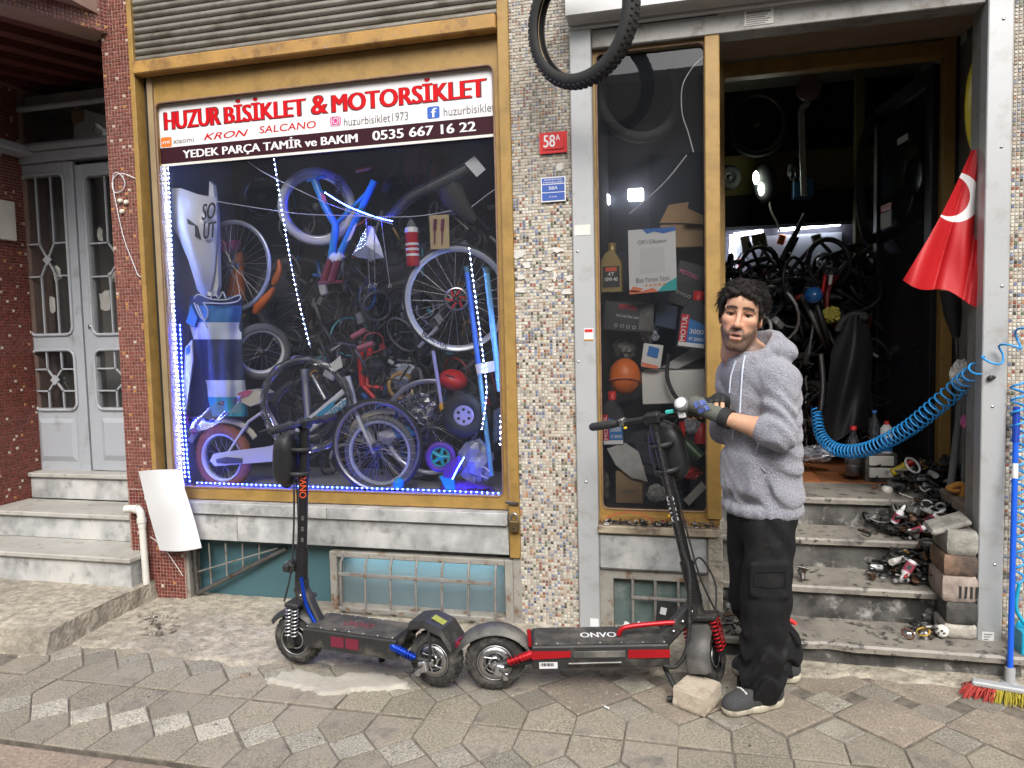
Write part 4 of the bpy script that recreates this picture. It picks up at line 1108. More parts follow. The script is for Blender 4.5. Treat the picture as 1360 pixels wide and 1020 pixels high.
# pink frame part, orange cone, orange gloves
M['pink'] = pm('pink_plastic', (.50, .11, .26), .45, var=.1); M['orangep'] = pm('orange_plastic', (.62, .14, .02), .45, var=.15)
m = MB(); w = pp([(268, 321), (285, 316), (300, 322), (312, 318), (312, 330), (295, 336), (270, 332)], .5); m.poly3(w, (0, .06, 0)); solid('pink_carrier', M['pink'], 'pink plastic carrier behind the bare rim', 'carrier', m)
m = MB(); a, b = P(313, 398, .5), P(318, 335, .5); m.cyl(a, b, .06, 14, .022); solid('orange_cone', M['orangep'], 'orange cone behind the hub of the bare rim', 'cone', m)
for (pts, rs_, lab) in (([(370, 345), (371, 358), (366, 372), (362, 378)], [.008, .018, .022, .008], 'upper orange pedal glove beside the white diode string'), ([(364, 382), (356, 394), (345, 405), (339, 416)], [.010, .024, .032, .018], 'lower orange mitt beside the bare rim')):
    m = MB(); m.tube(smooth_path(pp(pts, .34), 4), np.interp(np.linspace(0, 3, 13), range(4), rs_), 10); solid('orange_mitt', M['orangep'], lab, 'mitt', m)
# striped bag
M['bagblue'] = pm('blue_fabric', (.03, .16, .42), .7, var=.15, vs=14); M['bagnavy'] = pm('navy_fabric', (.012, .022, .08), .7, var=.2, vs=14); M['bagwhite'] = pm('pale_fabric', (.55, .6, .7), .7, var=.08, vs=14)
M['bagcyan'] = pm('cyan_fabric', (.02, .30, .42), .7, var=.1)
t = thing('striped_bag', 'blue, navy and white striped cloth bag with white cords', 'bag', P(290, 556, .26))
def bagpt(u, v):
    # u across, v down
    lx = np.interp(v, [0, .2, .5, 1], [252, 250, 263, 282]); rx = np.interp(v, [0, .2, .5, 1], [322, 320, 322, 330])
    py = 393 + 160 * v; px = lx + (rx - lx) * u
    bul = math.sin(PI * u) * .08 + .012 * math.sin(u * 17 + v * 6) + .008 * math.sin(v * 23 + u * 5)
    return P(px, py, .22 - bul)
bands = [(0, .08, 'bagnavy'), (.08, .22, 'bagblue'), (.22, .36, 'bagwhite'), (.36, .70, 'bagnavy'), (.70, .84, 'bagwhite'), (.84, 1.0, 'bagcyan')]
for (a, b, mt) in bands:
    m = MB(); m.grid(lambda u, v: bagpt(u, a + (b - a) * v), 16, 6); m.build('cloth_band', M[mt], t)
m = MB(); m.grid(lambda u, v: P(252 + 70 * u, 393 + 160 * v, .225), 4, 4); m.build('bag_back', M['bagnavy'], t)
m = MB(); m.poly3(pp([(247, 428), (254, 404), (262, 422), (258, 434)], .16), (0, .02, 0)); m.build('side_flap', M['bagblue'], t)
for pts in ([(258, 396), (264, 391), (280, 397), (300, 398), (318, 392), (317, 399), (300, 403), (270, 402)], [(258, 402), (266, 420), (274, 424), (276, 412), (270, 402)], [(262, 404), (268, 418), (275, 436)], [(280, 396), (285, 386), (290, 396), (296, 388), (300, 396)]):
    m = MB(); sp_tube(m, pts, .13, .0045, 5, 5); m.build('cord', M['bagwhite'], t)
# white blade standing at the edge
m = MB(); m.poly3(pp([(255, 451), (256, 480), (250, 520), (246, 552), (241, 545), (245, 490), (246, 462)], .13), (0, .012, 0)); solid('white_panel', M['fairing'], 'narrow white plastic panel standing at the window edge', 'panel', m)
m = MB(); m.poly3(pp([(247, 462), (252, 458), (252, 468), (247, 472)], .128), (0, -.002, 0)); m2 = m
solid('blue_decal', M['bagblue'], 'blue decal on the narrow white panel', 'decal', m2)
# small wheel with grey tyre leaning
M['greytyre'] = pm('grey_tyre', (.14, .14, .14), .8, var=.2)
t = thing('small_wheel', 'small grey-tyred wheel leaning beside the striped bag', 'wheel', P(350, 505, .36), group='loose wheels in the window')
wheel(t, P(347, 467, .36), tilt(.25, .75), 38 * S(347, 467, .36), .022, .008, 18, tyre='greytyre', rim='white', knobs=36)
m = MB(); sp_tube(m, [(305, 440), (318, 425), (325, 418)], .3, .008); solid('yellow_lever', pm('yellow_plastic', (.6, .45, .03), .5), 'bent yellow lever beside the striped bag', 'lever', m)

# ---------------- white child's bicycle with brown-pink tyres
YK = .22
M['pinktyre'] = pm('brick_pink_tyre', (.30, .10, .075), .75, var=.2, vs=20)
M['cream'] = pm('cream_plastic', (.58, .55, .46), .5, var=.08); M['kidwhite'] = pm('white_frame_paint', (.66, .68, .72), .3)
M['skyblue'] = pm('sky_blue_print', (.03, .28, .5), .4); M['pinkgrip'] = pm('dusty_pink_grip', (.36, .10, .14), .6)
kb = thing('child_bicycle', "white child's bicycle with brick-pink rear tyre and pink grips", 'bicycle', P(390, 650, YK))
s_ = S(300, 608, YK)
wheel(kb, P(297, 607, YK), tilt(0, -.08), 43 * s_, .028, .010, 24, tyre='pinktyre', rim='kidwhite', knobs=26)
wheel(kb, P(505, 601, YK), tilt(0, .05), 50 * S(505, 600, YK), .018, .012, 28, tyre='greytyre', rim=M['bagwhite'])
m = MB(); tp(m, [(466, 512), (378, 585)], YK, .017, 10); tp(m, [(466, 528), (385, 590)], YK, .021, 10); tp(m, [(378, 585), (345, 528)], YK, .016, 10)
tp(m, [(378, 588), (340, 602), (300, 608)], YK - .03, .011, 8); tp(m, [(352, 545), (330, 560), (300, 606)], YK - .03, .009, 8); tp(m, [(460, 500), (470, 540)], YK, .024, 12)
m.build('frame', M['kidwhite'], kb)
m = MB(); tp(m, [(471, 545), (497, 602)], YK - .035, .012, 8); tp(m, [(471, 545), (503, 600)], YK + .035, .012, 8); m.build('fork', M['kidwhite'], kb)
m = MB(); tp(m, [(460, 508), (448, 470), (452, 455)], YK, .011, 8); tp(m, [(440, 466, YK - .02), (455, 456, YK), (480, 462, YK + .1)], YK, .010, 8); m.build('handlebar', M['darksteel'], kb)
for pts in ([(468, 448), (486, 438)], [(476, 463), (496, 456)]):
    m = MB(); tp(m, pts, YK - .05, .017, 10); m.build('grip', M['pinkgrip'], kb)
m = MB(); w = pp([(316, 522), (328, 518), (345, 519), (352, 523), (348, 534), (332, 540), (320, 534)], YK - .06); m.poly3(w, (0, .11, 0)); m.build('saddle', M['cream'], kb)
m = MB(); m.poly3(pp([(316, 522), (328, 518), (336, 519), (330, 526), (318, 530)], YK - .062), (0, -.003, 0)); m.build('saddle_print', M['pink'], kb)
m = MB()   # chain guard
m.poly3(pp([(279, 612), (283, 603), (300, 600), (350, 594), (372, 590), (374, 612), (300, 618), (285, 619)], YK - .05), (0, .012, 0)); m.build('chain_guard', M['kidwhite'], kb)
m = MB(); m.poly3(pp([(287, 610), (300, 607), (322, 609), (322, 615), (300, 616), (288, 615)], YK - .053), (0, -.003, 0)); m.build('chain_slot', M['darksteel'], kb)
m = MB()
mud = lambda cx, cy, R, a0, a1: [(cx + R * math.cos(a0 + (a1 - a0) * k / 12), cy + R * math.sin(a0 + (a1 - a0) * k / 12)) for k in range(13)]
m.tube(pp(mud(297, 607, 49, -2.7, -.55), YK), .020, 8, flat=.35); m.build('mudguard', M['cream'], kb)
m = MB(); m.tube(pp(mud(512, 606, 60, -2.55, -1.35), YK), .016, 8, flat=.35); m.build('mudguard', M['cream'], kb)
m = MB(); m.grid(lambda u, v: P(250 + 70 * u, 556 - 34 * u + 24 * v + 3 * math.sin(9 * u + 4 * v), YK - .075 - .02 * math.sin(7 * u) * math.sin(5 * v)), 18, 8); m.build('wrapped_carrier', glass('thin_plastic_wrap', dust_haze=.30, refl=3.0, rough=.12), kb)
m = MB(); m.poly3(pp([(241, 551), (247, 549), (260, 575), (255, 577)], YK - .05), (0, .02, 0)); m.build('pink_reflector', M['pink'], kb)
a = P(424, 567, YK - .024); lettering('bianchi', M['skyblue'], P(432, 560, YK - .024), P(464, 536, YK - .024) - P(432, 560, YK - .024), P(428, 549, YK - .024) - P(432, 560, YK - .024), kb, .02)
m = MB(); m.poly3(pp([(414, 556), (438, 536), (446, 532), (442, 541), (420, 557)], YK - .022), (0, -.002, 0)); m.build('frame_decal', M['skyblue'], kb)
m = MB(); m.lathe([(.045, 0), (.045, .006), (.04, .006)], P(378, 590, YK - .07), (0, 1, 0), 20); tp(m, [(378, 590), (392, 612)], YK - .085, .008, 6); m.build('crank', M['darksteel'], kb)

# loose wheel with thin tyre in front of the child's bicycle
t = thing('loose_wheel', "large thin-tyred spoked wheel standing in front of the child's bicycle fork", 'wheel', P(501, 656, .14), group='loose wheels in the window')
wheel(t, P(501, 592, .14), tilt(0, .06), 63 * S(501, 592, .14), .010, .012, 36, tyre='rubberclean', rim='rimgrey')
t = thing('rear_rim', 'partly hidden rim arching behind the purple toy wheel', 'wheel', P(560, 600, .34), group='loose wheels in the window')
wheel(t, P(571, 567, .36), tilt(0, .1), 64 * S(571, 567, .36), .008, .012, 28, tyre='rimgrey', rim='rimgrey')
# tyre wrapped in clear film
M['film'] = glass('glossy_film', tint=(.96, .96, .96), dust_haze=.05, refl=1.3, rough=.15)
M['filmgrey'] = glass('grey_inner_film', tint=(.75, .75, .75), dust_haze=.10, refl=2.0, rough=.2)
t = thing('wrapped_tyre', 'new bicycle tyre in clear film around the white frame', 'tyre', P(405, 600, .16))
m = MB(); c = P(407, 537, .16); m.torus(c, tilt(.05, .1), 60 * S(407, 537, .16), .010, 44, 8); m.build('tyre', M['greytyre'], t)
m = MB(); u, v, ax = frame_from(tilt(.05, .1)); R = 60 * S(407, 537, .16)
vs = []; rr = random.Random(3)
for i in range(60):
    th = 2 * PI * i / 60; d = u * math.cos(th) + v * math.sin(th); rad = .022 + rr.uniform(-.003, .006)
    for k in range(8):
        q = 2 * PI * k / 8; vs.append(c + d * (R + rad * math.cos(q)) + ax * (rad * math.sin(q) * (1 + rr.uniform(-.2, .2))))
m.add(vs, [(i * 8 + k, ((i + 1) % 60) * 8 + k, ((i + 1) % 60) * 8 + (k + 1) % 8, i * 8 + (k + 1) % 8) for i in range(60) for k in range(8)], False); m.build('film', M['film'], t)
m = MB(); m.poly3(pp([(438, 484), (452, 472), (455, 487), (444, 494)], .135), (0, .002, 0)); m.build('film_label', M['paper'], t)
m = MB(); tp(m, [(404, 490), (410, 555)], .34, .024, 10); tp(m, [(415, 498), (432, 530)], .34, .014, 8); solid('steel_tube', M['alu'], 'silver frame tube behind the film-wrapped tyre', 'tube', m)

# ---------------- upside-down blue frame hung from the ceiling
YH = .26
M['frameblue'] = pm('blue_frame_paint', (.015, .22, .50), .28); M['maroon'] = pm('maroon_paint', (.16, .015, .035), .35); M['whitetyre'] = pm('white_tyre', (.50, .51, .53), .6, var=.1)
hb = thing('hanging_bicycle', 'upside-down blue bicycle frame hanging beside a white-tyred wheel', 'bicycle', P(450, 380, YH))
wheel(hb, P(421, 275, YH + .08), tilt(.1, .35), 53 * S(421, 275, YH), .026, .010, 0, tyre='whitetyre', rim='rimgrey')
m = MB(); tp(m, [(418, 240), (432, 275), (446, 300), (440, 345)], YH, .022, 10); tp(m, [(497, 240), (474, 290), (448, 345)], YH, .020, 10); tp(m, [(446, 298), (492, 252)], YH + .02, .014, 8); tp(m, [(408, 240), (432, 234)], YH, .010, 8)
m.build('frame', M['frameblue'], hb)
m = MB(); tp(m, [(440, 345), (430, 374)], YH, .024, 10); tp(m, [(450, 342), (440, 374)], YH - .03, .022, 10); tp(m, [(423, 376), (456, 374)], YH - .02, .010, 8); m.build('fork_crown', M['maroon'], hb)
m = MB(); tp(m, [(441, 340), (448, 346)], YH - .012, .026, 10); tp(m, [(454, 338), (447, 346)], YH - .03, .024, 10); m.build('white_band', M['kidwhite'], hb)
m = MB()
for k in range(5): m.torus(P(450, 235 + 5 * k, YH + .05), (0, .2, 1), .017, .005, 12, 5)
m.build('shock_spring', M['darksteel'], hb)
m = MB(); m.poly3(pp([(426, 255), (432, 260), (434, 268), (428, 266)], YH - .025), (0, -.003, 0)); m.build('decal', M['pink'], hb)
m = MB(); m.poly3(pp([(470, 300), (475, 296), (466, 318), (460, 322)], YH - .024), (0, -.003, 0)); m.build('decal', M['cream'], hb)
m = MB(); m.tube(pp([(473, 227), (488, 224), (492, 222)], YH), .012, 8); m.build('orange_grip', M['orangep'], hb)
# lines strung across the window
M['string'] = pm('white_cord', (.62, .62, .65), .6)
for (pts, lab) in (([(330, 215), (352, 230), (400, 254), (450, 276), (522, 298)], 'white cord sagging across the top of the window'), ([(280, 266), (340, 276), (400, 284), (450, 286), (540, 288), (600, 280)], 'thin wire stretched behind the hanging blue frame'), ([(626, 275), (648, 258), (663, 248)], 'short taut wire above the disc-brake wheel')):
    m = MB(); sp_tube(m, pts, .13, .0022, 6, 5); solid('cord', M['string'], lab, 'cord', m)

# film-wrapped package with a white label, saddle, bottle, carded tool, plastic bag, hanging spokes
t = thing('wrapped_package', 'long film-wrapped package with a white label hung aslant', 'package', P(570, 280, .22))
m = MB(); w = pp([(507, 290), (525, 282), (545, 262), (590, 240), (622, 222)], .22); m.tube(smooth_path(w, 5), np.interp(np.linspace(0, 4, 21), range(5), [.006, .03, .036, .038, .030]), 10, flat=.6); m.build('film', M['film'], t)
m = MB(); m.tube(smooth_path([q + Vector((0, .004, 0)) for q in w], 5), np.interp(np.linspace(0, 4, 21), range(5), [.004, .016, .024, .026, .02]), 8, flat=.5); m.build('contents', M['blackmatt'], t)
m = MB(); m.poly3(pp([(617, 217), (630, 207), (645, 225), (633, 235)], .185), (0, .002, 0)); m.build('label', M['paper'], t)
t = thing('bicycle_saddle', 'dark padded bicycle saddle hanging nose down under the label', 'saddle', P(610, 295, .24))
m = MB(); rt = Matrix.Rotation(.55, 3, 'Y'); m.tube(smooth_path(pp([(596, 248), (603, 262), (617, 280), (632, 294)], .24), 6), np.interp(np.linspace(0, 3, 19), range(4), [.062, .072, .045, .020]), 12, flat=.55); m.build('cushion', M['rubberclean'], t)
m = MB(); tp(m, [(590, 255), (600, 285), (622, 305)], .27, .005, 6); m.build('rail', M['darksteel'], t)
M['bottle_red'] = pm('red_bottle', (.42, .015, .025), .3)
t = thing('water_bottle', 'red water bottle with white band hanging below the blue diodes', 'bottle', P(549, 355, .2))
s_ = S(549, 320, .2); c = P(549, 354, .2)
m = MB(); m.lathe([(.0, 0), (8.6 * s_, 0), (9 * s_, 2 * s_), (9 * s_, 22 * s_), (8.2 * s_, 25 * s_), (9 * s_, 28 * s_), (9 * s_, 45 * s_)], c, (-.02, 0, 1), 18); m.build('body', M['bottle_red'], t)
m = MB(); m.lathe([(9.1 * s_, 45 * s_), (9.1 * s_, 50 * s_), (8 * s_, 52 * s_), (0, 52 * s_)], c, (-.02, 0, 1), 18); m.build('collar', M['white'], t)
m = MB(); m.lathe([(6 * s_, 52 * s_), (6 * s_, 56 * s_), (2.5 * s_, 62 * s_), (0, 63 * s_)], c, (-.02, 0, 1), 14); m.build('cap', M['greytyre'], t)
for z_ in (.055, .085, .112):
    m = MB(); m.lathe([(9.15 * s_, z_), (9.15 * s_, z_ + .013)], c, (-.02, 0, 1), 18); m.build('print', M['white'], t)
t = thing('carded_tool', 'tool set on a yellowed blister card above the disc-brake wheel', 'tool set', P(583, 331, .19))
m = MB(); m.poly3(pp([(570, 286), (596, 285), (597, 330), (572, 331)], .19), (0, .004, 0)); m.build('card', pm('yellowed_card', (.42, .32, .16), .7, var=.1), t)
for px in (578, 588): m = MB(); tp(m, [(px, 291), (px - 1, 306)], .18, .009, 8); tp(m, [(px - 1, 306), (px - 1, 324)], .18, .004, 6); m.build('screwdriver', M['maroon'], t)
M['milky'] = glass('milky_plastic', dust_haze=.55, refl=2.0, rough=.2)
t = thing('plastic_bag', 'small milky plastic bag hung beside the blue frame', 'bag', P(490, 344, .2))
m = MB(); w = pp([(488, 300), (494, 300), (505, 325), (510, 342), (495, 345), (475, 342), (468, 338), (478, 318)], .18); cen = sum(w, Vector()) / 8; m.add(w + [cen + Vector((0, -.035, 0)), cen + Vector((0, .035, 0))], [(i, (i + 1) % 8, 8) for i in range(8)] + [((i + 1) % 8, i, 9) for i in range(8)], False); m.build('film', M['milky'], t)
m = MB(); m.box(P(493, 328, .19), (.03, .03, .04)); m.build('contents', M['offwhite'], t)
for (p0, p1, lab) in (((486, 290), (491, 380), 'nearest hanging eye rod, beside the plastic bag'), ((497, 300), (498, 379), 'middle hanging eye rod beside the plastic bag'), ((506, 292), (518, 380), 'slanting hanging eye rod nearest the red bottle')):
    m = MB(); a, b = P(p0[0], p0[1], .16), P(p1[0], p1[1], .16); m.tube([a, b], .0028, 6); m.torus(b, YAX, .009, .003, 12, 5); solid('eye_rod', M['steel'], lab, 'rod', m)

# disc-brake wheel, pumps, price card
t = thing('disc_wheel', 'bicycle wheel with red disc-brake spider hanging by the window edge', 'wheel', P(606, 470, .26), group='loose wheels in the window')
M['rimwhite'] = pm('pale_rim', (.55, .57, .62), .35, .4)
wheel(t, P(607, 397, .26), tilt(.02, .22), 73 * S(607, 397, .26), .009, .026, 28, tyre='rubberclean', rim='rimwhite', rotor=.066, sr=.0017)
lettering('BLACTUS', M['blackmatt'], P(560, 446, .215), P(592, 464, .215) - P(560, 446, .215), P(563, 439, .215) - P(560, 446, .215), t, .03)
M['pumpblue'] = pm('light_blue_plastic', (.16, .42, .62), .4); M['pumpdeep'] = pm('deep_blue_plastic', (.05, .16, .55), .4)
t = thing('pump_tube', 'long blue plastic tube leaning across the disc-brake wheel', 'tube', P(655, 630, .16))
m = MB(); tp(m, [(620, 358), (636, 490)], .17, .015, 10); m.build('upper_tube', M['pumpdeep'], t)
m = MB(); tp(m, [(636, 490), (653, 632)], .17, .013, 10); m.build('lower_tube', M['pumpblue'], t)
m = MB(); tp(m, [(619, 354), (620.5, 362)], .17, .017, 10); m.build('cap', M['tealpanel'], t)
t = thing('second_pump_tube', 'pale blue plastic tube at the window edge beside the deep blue one', 'tube', P(662, 520, .15))
m = MB(); tp(m, [(646, 360), (664, 520)], .15, .016, 10); m.build('tube', M['pumpblue'], t)
m = MB(); tp(m, [(645.5, 355), (646.5, 363)], .15, .0175, 10); m.build('cap', M['tealpanel'], t)
m = MB(); m.poly3(pp([(631, 484), (656, 479), (657, 493), (634, 498)], .12), (0, .0015, 0)); solid('price_card', M['paper'], 'small white price card in front of the blue tube', 'card', m)
# toy wheel, scooter wheel, purple mess
M['lilac'] = pm('lilac_plastic', (.36, .34, .62), .4); M['purple'] = pm('purple_plastic', (.14, .05, .42), .4); M['cyanp'] = pm('cyan_plastic', (.02, .45, .58), .35)
t = thing('toy_wheel', 'chunky black toy-car wheel with lilac hub', 'wheel', P(618, 580, .22))
c = P(617, 550, .2); s_ = S(617, 550, .2)
m = MB(); m.lathe([(.05, .05), (.105, .05), (.118, .03), (.118, -.03), (.105, -.05), (.055, -.05), (.05, .05)], c, tilt(.05, .2), 28)
u, v, ax = frame_from(tilt(.05, .2))
for i in range(18):
    th = 2 * PI * i / 18; d = u * math.cos(th) + v * math.sin(th); tg = -u * math.sin(th) + v * math.cos(th); m.box(c + d * .118, (.022, .05, .016), Matrix((tg, ax, d)).transposed())
ty = m.build('tyre', M['rubberclean'], t)
m = MB(); m.lathe([(.0, -.040), (.018, -.046), (.045, -.040), (.055, -.05), (.055, -.03), (0, -.03)], c, tilt(.05, .2), 24); m.build('hub', M['lilac'], t)
for i in range(6):
    th = 2 * PI * i / 6; m = MB(); m.lathe([(.0085, -.047), (.0085, -.040), (0, -.040)], c + (u * math.cos(th) + v * math.sin(th)) * .032, tilt(.05, .2), 8); m.build('hub_hole', M['blackmatt'], t)
t = thing('scooter_wheel', 'purple scooter wheel with cyan hub and cyan fork', 'wheel', P(590, 650, .15))
c = P(585, 607, .15); a_ = tilt(0, .15); u, v, ax = frame_from(a_)
m = MB(); m.torus(c, a_, .068, .016, 30, 8); m.build('tyre', M['purple'], t)
m = MB(); m.torus(c, a_, .050, .006, 30, 6)
for i in range(5):
    th = 2 * PI * i / 5 + .3; m.tube([c, c + (u * math.cos(th) + v * math.sin(th)) * .05], [.014, .009], 6)
m.build('hub', M['cyanp'], t)
m = MB(); m.poly3(pp([(583, 632), (600, 634), (606, 656), (595, 656)], .13), (0, .03, 0)); m.build('fork', M['cyanp'], t)
m = MB(); m.poly3(pp([(590, 618), (608, 606), (612, 622), (600, 636), (588, 634)], .13), (0, .03, 0)); m.build('guard', M['purple'], t)
m = MB(); m.lathe([(.0, -.012), (.03, -.012), (.034, 0), (.03, .012), (0, .012)], P(530, 642, .13), tilt(0, .9), 18); solid('small_cyan_wheel', M['cyanp'], 'small cyan wheel lying behind the large spoked wheel', 'wheel', m)
# helmet, red frame, toy parts
t = thing('red_helmet', 'red and orange cycle helmet half buried behind the rear rim', 'helmet', P(603, 515, .35))
m = MB(); m.ell(P(602, 505, .36), (.085, .09, .062), Matrix.Rotation(.25, 3, 'Y')); m.build('shell', M['redplastic'], t)
m = MB(); m.box(P(598, 500, .29), (.05, .02, .012), Matrix.Rotation(.3, 3, 'Y'), .003); m.build('vent', M['blackmatt'], t)
t = thing('red_bicycle', 'bright red small bicycle frame in the dark middle of the window', 'bicycle', P(490, 520, .5))
m = MB(); tp(m, [(478, 462), (482, 512)], .5, .022, 8); tp(m, [(492, 456), (486, 512), (510, 516)], .52, .018, 8); tp(m, [(482, 512), (508, 540)], .5, .014, 8); m.build('frame', M['redplastic'], t)
m = MB(); m.ell(P(500, 486, .48), (.06, .05, .04)); m.build('saddle', M['blackmatt'], t)
m = MB(); tp(m, [(575, 466), (587, 540)], .18, .011, 8); solid('lilac_rod', M['lilac'], 'lilac plastic rod standing before the red helmet', 'rod', m)
m = MB(); m.lathe([(.014, 0), (.016, .03), (.010, .045), (0, .045)], P(588, 546, .17), (-.15, 0, 1), 12); solid('yellow_handle', pm('amber_plastic', (.65, .33, .02), .4), 'amber plastic handle at the foot of the lilac rod', 'handle', m)
for (pts, col_, lab) in (([(520, 570), (540, 565), (552, 576), (545, 583), (525, 582)], 'skyblue', 'blue plastic scrap behind the spoked wheel'), ([(500, 575), (520, 568), (530, 580), (515, 590), (502, 588)], 'offwhite', 'pale crumpled wrapper behind the spoked wheel')):
    m = MB(); w = pp(pts, .3); cen = sum(w, Vector()) / len(w); m.add(w + [cen + Vector((0, -.04, 0)), cen + Vector((0, .03, 0))], [(i, (i + 1) % len(w), len(w)) for i in range(len(w))] + [((i + 1) % len(w), i, len(w) + 1) for i in range(len(w))]); solid('wrapper', M[col_], lab, 'wrapper', m)
# crumpled film sacks
def crumple(name, label, px, py, y, rx, rz, ry, mat, seed, cat='wrapper', n=18, mm=11, amp=.22):
    r = random.Random(seed); c = P(px, py, y); m = MB(); vs = []
    for i in range(mm + 1):
        th = PI * i / mm
        for k in range(n):
            a = 2 * PI * k / n; q = 1 + r.uniform(-amp, amp)
            vs.append(c + Vector((rx * math.sin(th) * math.cos(a) * q, ry * math.sin(th) * math.sin(a) * q, -rz * math.cos(th) * q)))
    m.add(vs, [(i * n + k, i * n + (k + 1) % n, (i + 1) * n + (k + 1) % n, (i + 1) * n + k) for i in range(mm) for k in range(n)])
    return solid(name, mat, label, cat, m)
crumple('film_sack', 'crumpled glossy film heaped under the disc-brake wheel', 555, 540, .34, .11, .07, .06, M['film'], 4)
crumple('film_sack', 'grey crumpled film sack beside the purple scooter wheel', 632, 615, .24, .09, .12, .07, M['milky'], 5)
crumple('black_sack', 'dark sack behind the toy-car wheel', 640, 560, .5, .14, .2, .08, M['blackmatt'], 6, 'sack')
crumple('purple_cloth', 'purple cloth bundled on the window floor', 620, 650, .2, .14, .04, .08, M['purple'], 7, 'cloth')
crumple('film_sack', 'pale film bag standing in the shadows behind the red frame', 535, 500, .6, .09, .07, .05, M['milky'], 8)
m = MB(); m.poly3(pp([(655, 545), (668, 540), (668, 580), (655, 590)], .13), (0, .002, 0)); solid('clear_card', M['film'], 'clear plastic sleeve at the window edge below the tubes', 'sleeve', m)
m = MB(); m.tube(smooth_path(pp([(648, 635), (640, 632), (636, 624), (642, 620), (650, 626)], .12), 5), .004, 6); solid('wire_hook', M['steel'], 'bent wire hook on the window floor by the edge', 'hook', m)
# dark things further back: tyres, wheels, racks
M['dimtyre'] = pm('dusty_dark_tyre', (.035, .035, .04), .8, var=.2)
for (px, py, R, y, az, tr, lab) in ((349, 262, 33, .62, .1, .020, 'pale dusty tyre hanging behind the white diode string'), (400, 400, 60, .66, .5, .026, 'big knobbly tyre in the dark behind the diode string'), (455, 430, 66, .7, -.3, .020, 'dark wheel leaning at the back below the maroon fork'), (540, 430, 58, .72, .2, .020, 'dark wheel hung at the back behind the red bottle'), (405, 545, 44, .5, .3, .02, 'small dark wheel behind the film-wrapped tyre'), (545, 600, 46, .5, -.2, .02, 'dark wheel lying behind the large spoked wheel')):
    t = thing('dark_wheel', lab, 'wheel', P(px, py + R, y), group='wheels at the back of the window')
    wheel(t, P(px, py, y), tilt(.05, az), R * S(px, py, y), tr, .01, 20 if px != 349 else 0, tyre='dimtyre', rim='darksteel', spoke='darksteel')
t = thing('wire_rack', 'black wire rack at the back behind the pink grips', 'rack', P(505, 520, .7))
for i in range(14):
    m = MB(); tp(m, [(462 + 8 * i, 408), (463 + 8 * i, 452)], .7, .004, 5); m.build('wire', M['darksteel'], t)
for py in (408, 430, 452): m = MB(); tp(m, [(460, py), (570, py)], .7, .004, 5); m.build('rail', M['darksteel'], t)
crumple('red_box', 'dull red printed box in the dark behind the wrapped package', 558, 222, .72, .12, .12, .03, pm('dull_red_board', (.20, .03, .025), .7), 11, 'box', 4, 4, .02)
crumple('dark_bundle', 'dark tangle of parts at the back beside the blue frame', 520, 380, .74, .2, .2, .04, M['boxback'], 12, 'bundle')

r = random.Random(41); m = MB()
for k in range(520):
    px = r.uniform(385, 655); py = r.triangular(225, 640, 520); p = P(px, py, r.uniform(.42, .76))
    m.col = r.choices([(.015, .015, .017), (.04, .04, .045), (.12, .12, .125), (.4, .4, .42), (.03, .10, .3), (.3, .03, .03), (.35, .2, .05), (.05, .25, .3)], [38, 26, 12, 6, 3, 3, 1.5, 2])[0]; s_ = r.uniform(.025, .10)
    if k % 3 == 0: m.torus(p, (r.uniform(-1, 1), r.uniform(.2, 1), r.uniform(-.4, .4)), s_ * 1.2, r.uniform(.004, .012), 18, 5)
    elif k % 3 == 1: m.tube([p, p + Vector((r.uniform(-1, 1), r.uniform(-.3, .3), r.uniform(-1, 1))) * s_ * 2], r.uniform(.004, .013), 6)
    else: m.box(p, (s_ * .8, s_ * .4, s_ * .5), Matrix.Rotation(r.uniform(0, 3), 3, 'Y'), .006)
m.col = None; M['clutter'] = pm('window_parts', attr=True, rough=.45, var=.2, vs=40)
tag(m.build('window_clutter', M['clutter']), 'dark jumble of bicycle parts at the back of the big window', 'bicycle parts', kind='stuff')

# ------------------------------------------------------------------ electric scooters
def xf(mb, mat):
    mb.v = [tuple(mat @ Vector(q)) for q in mb.v]; return mb
M['deckgrip'] = pm('sandpaper_grip', (.035, .034, .032), .95, var=.35, vs=14, bump=.0008, bs=500, wear=((.13, .115, .095), 9, .5, .8))
M['dustyblack'] = pm('dusty_black_paint', (.022, .022, .022), .5, var=.3, vs=10, wear=((.12, .105, .085), 12, .60, .85))
M['greyfender'] = pm('dusty_fender', (.06, .058, .055), .6, var=.3, vs=8, wear=((.2, .19, .17), 6, .5, .8))
M['orangetext'] = pm('orange_print', (.55, .075, .025), .5); M['whitetext'] = pm('white_print', (.7, .7, .7), .4); M['lens'] = pm('headlamp_lens', (.75, .75, .78), .08, coat=1.0)
M['springchrome'] = pm('spring_chrome', (.62, .62, .64), .25, .9)
def spring(mb, a, b, R, r, turns, n=9):
    a, b = Vector(a), Vector(b); u, v, ax = frame_from(b - a); L = (b - a).length; pts = []
    for i in range(int(turns * n) + 1):
        t = i / (turns * n); th = 2 * PI * turns * t
        pts.append(a + ax * L * t + (u * math.cos(th) + v * math.sin(th)) * R)
    mb.tube(pts, r, 5)
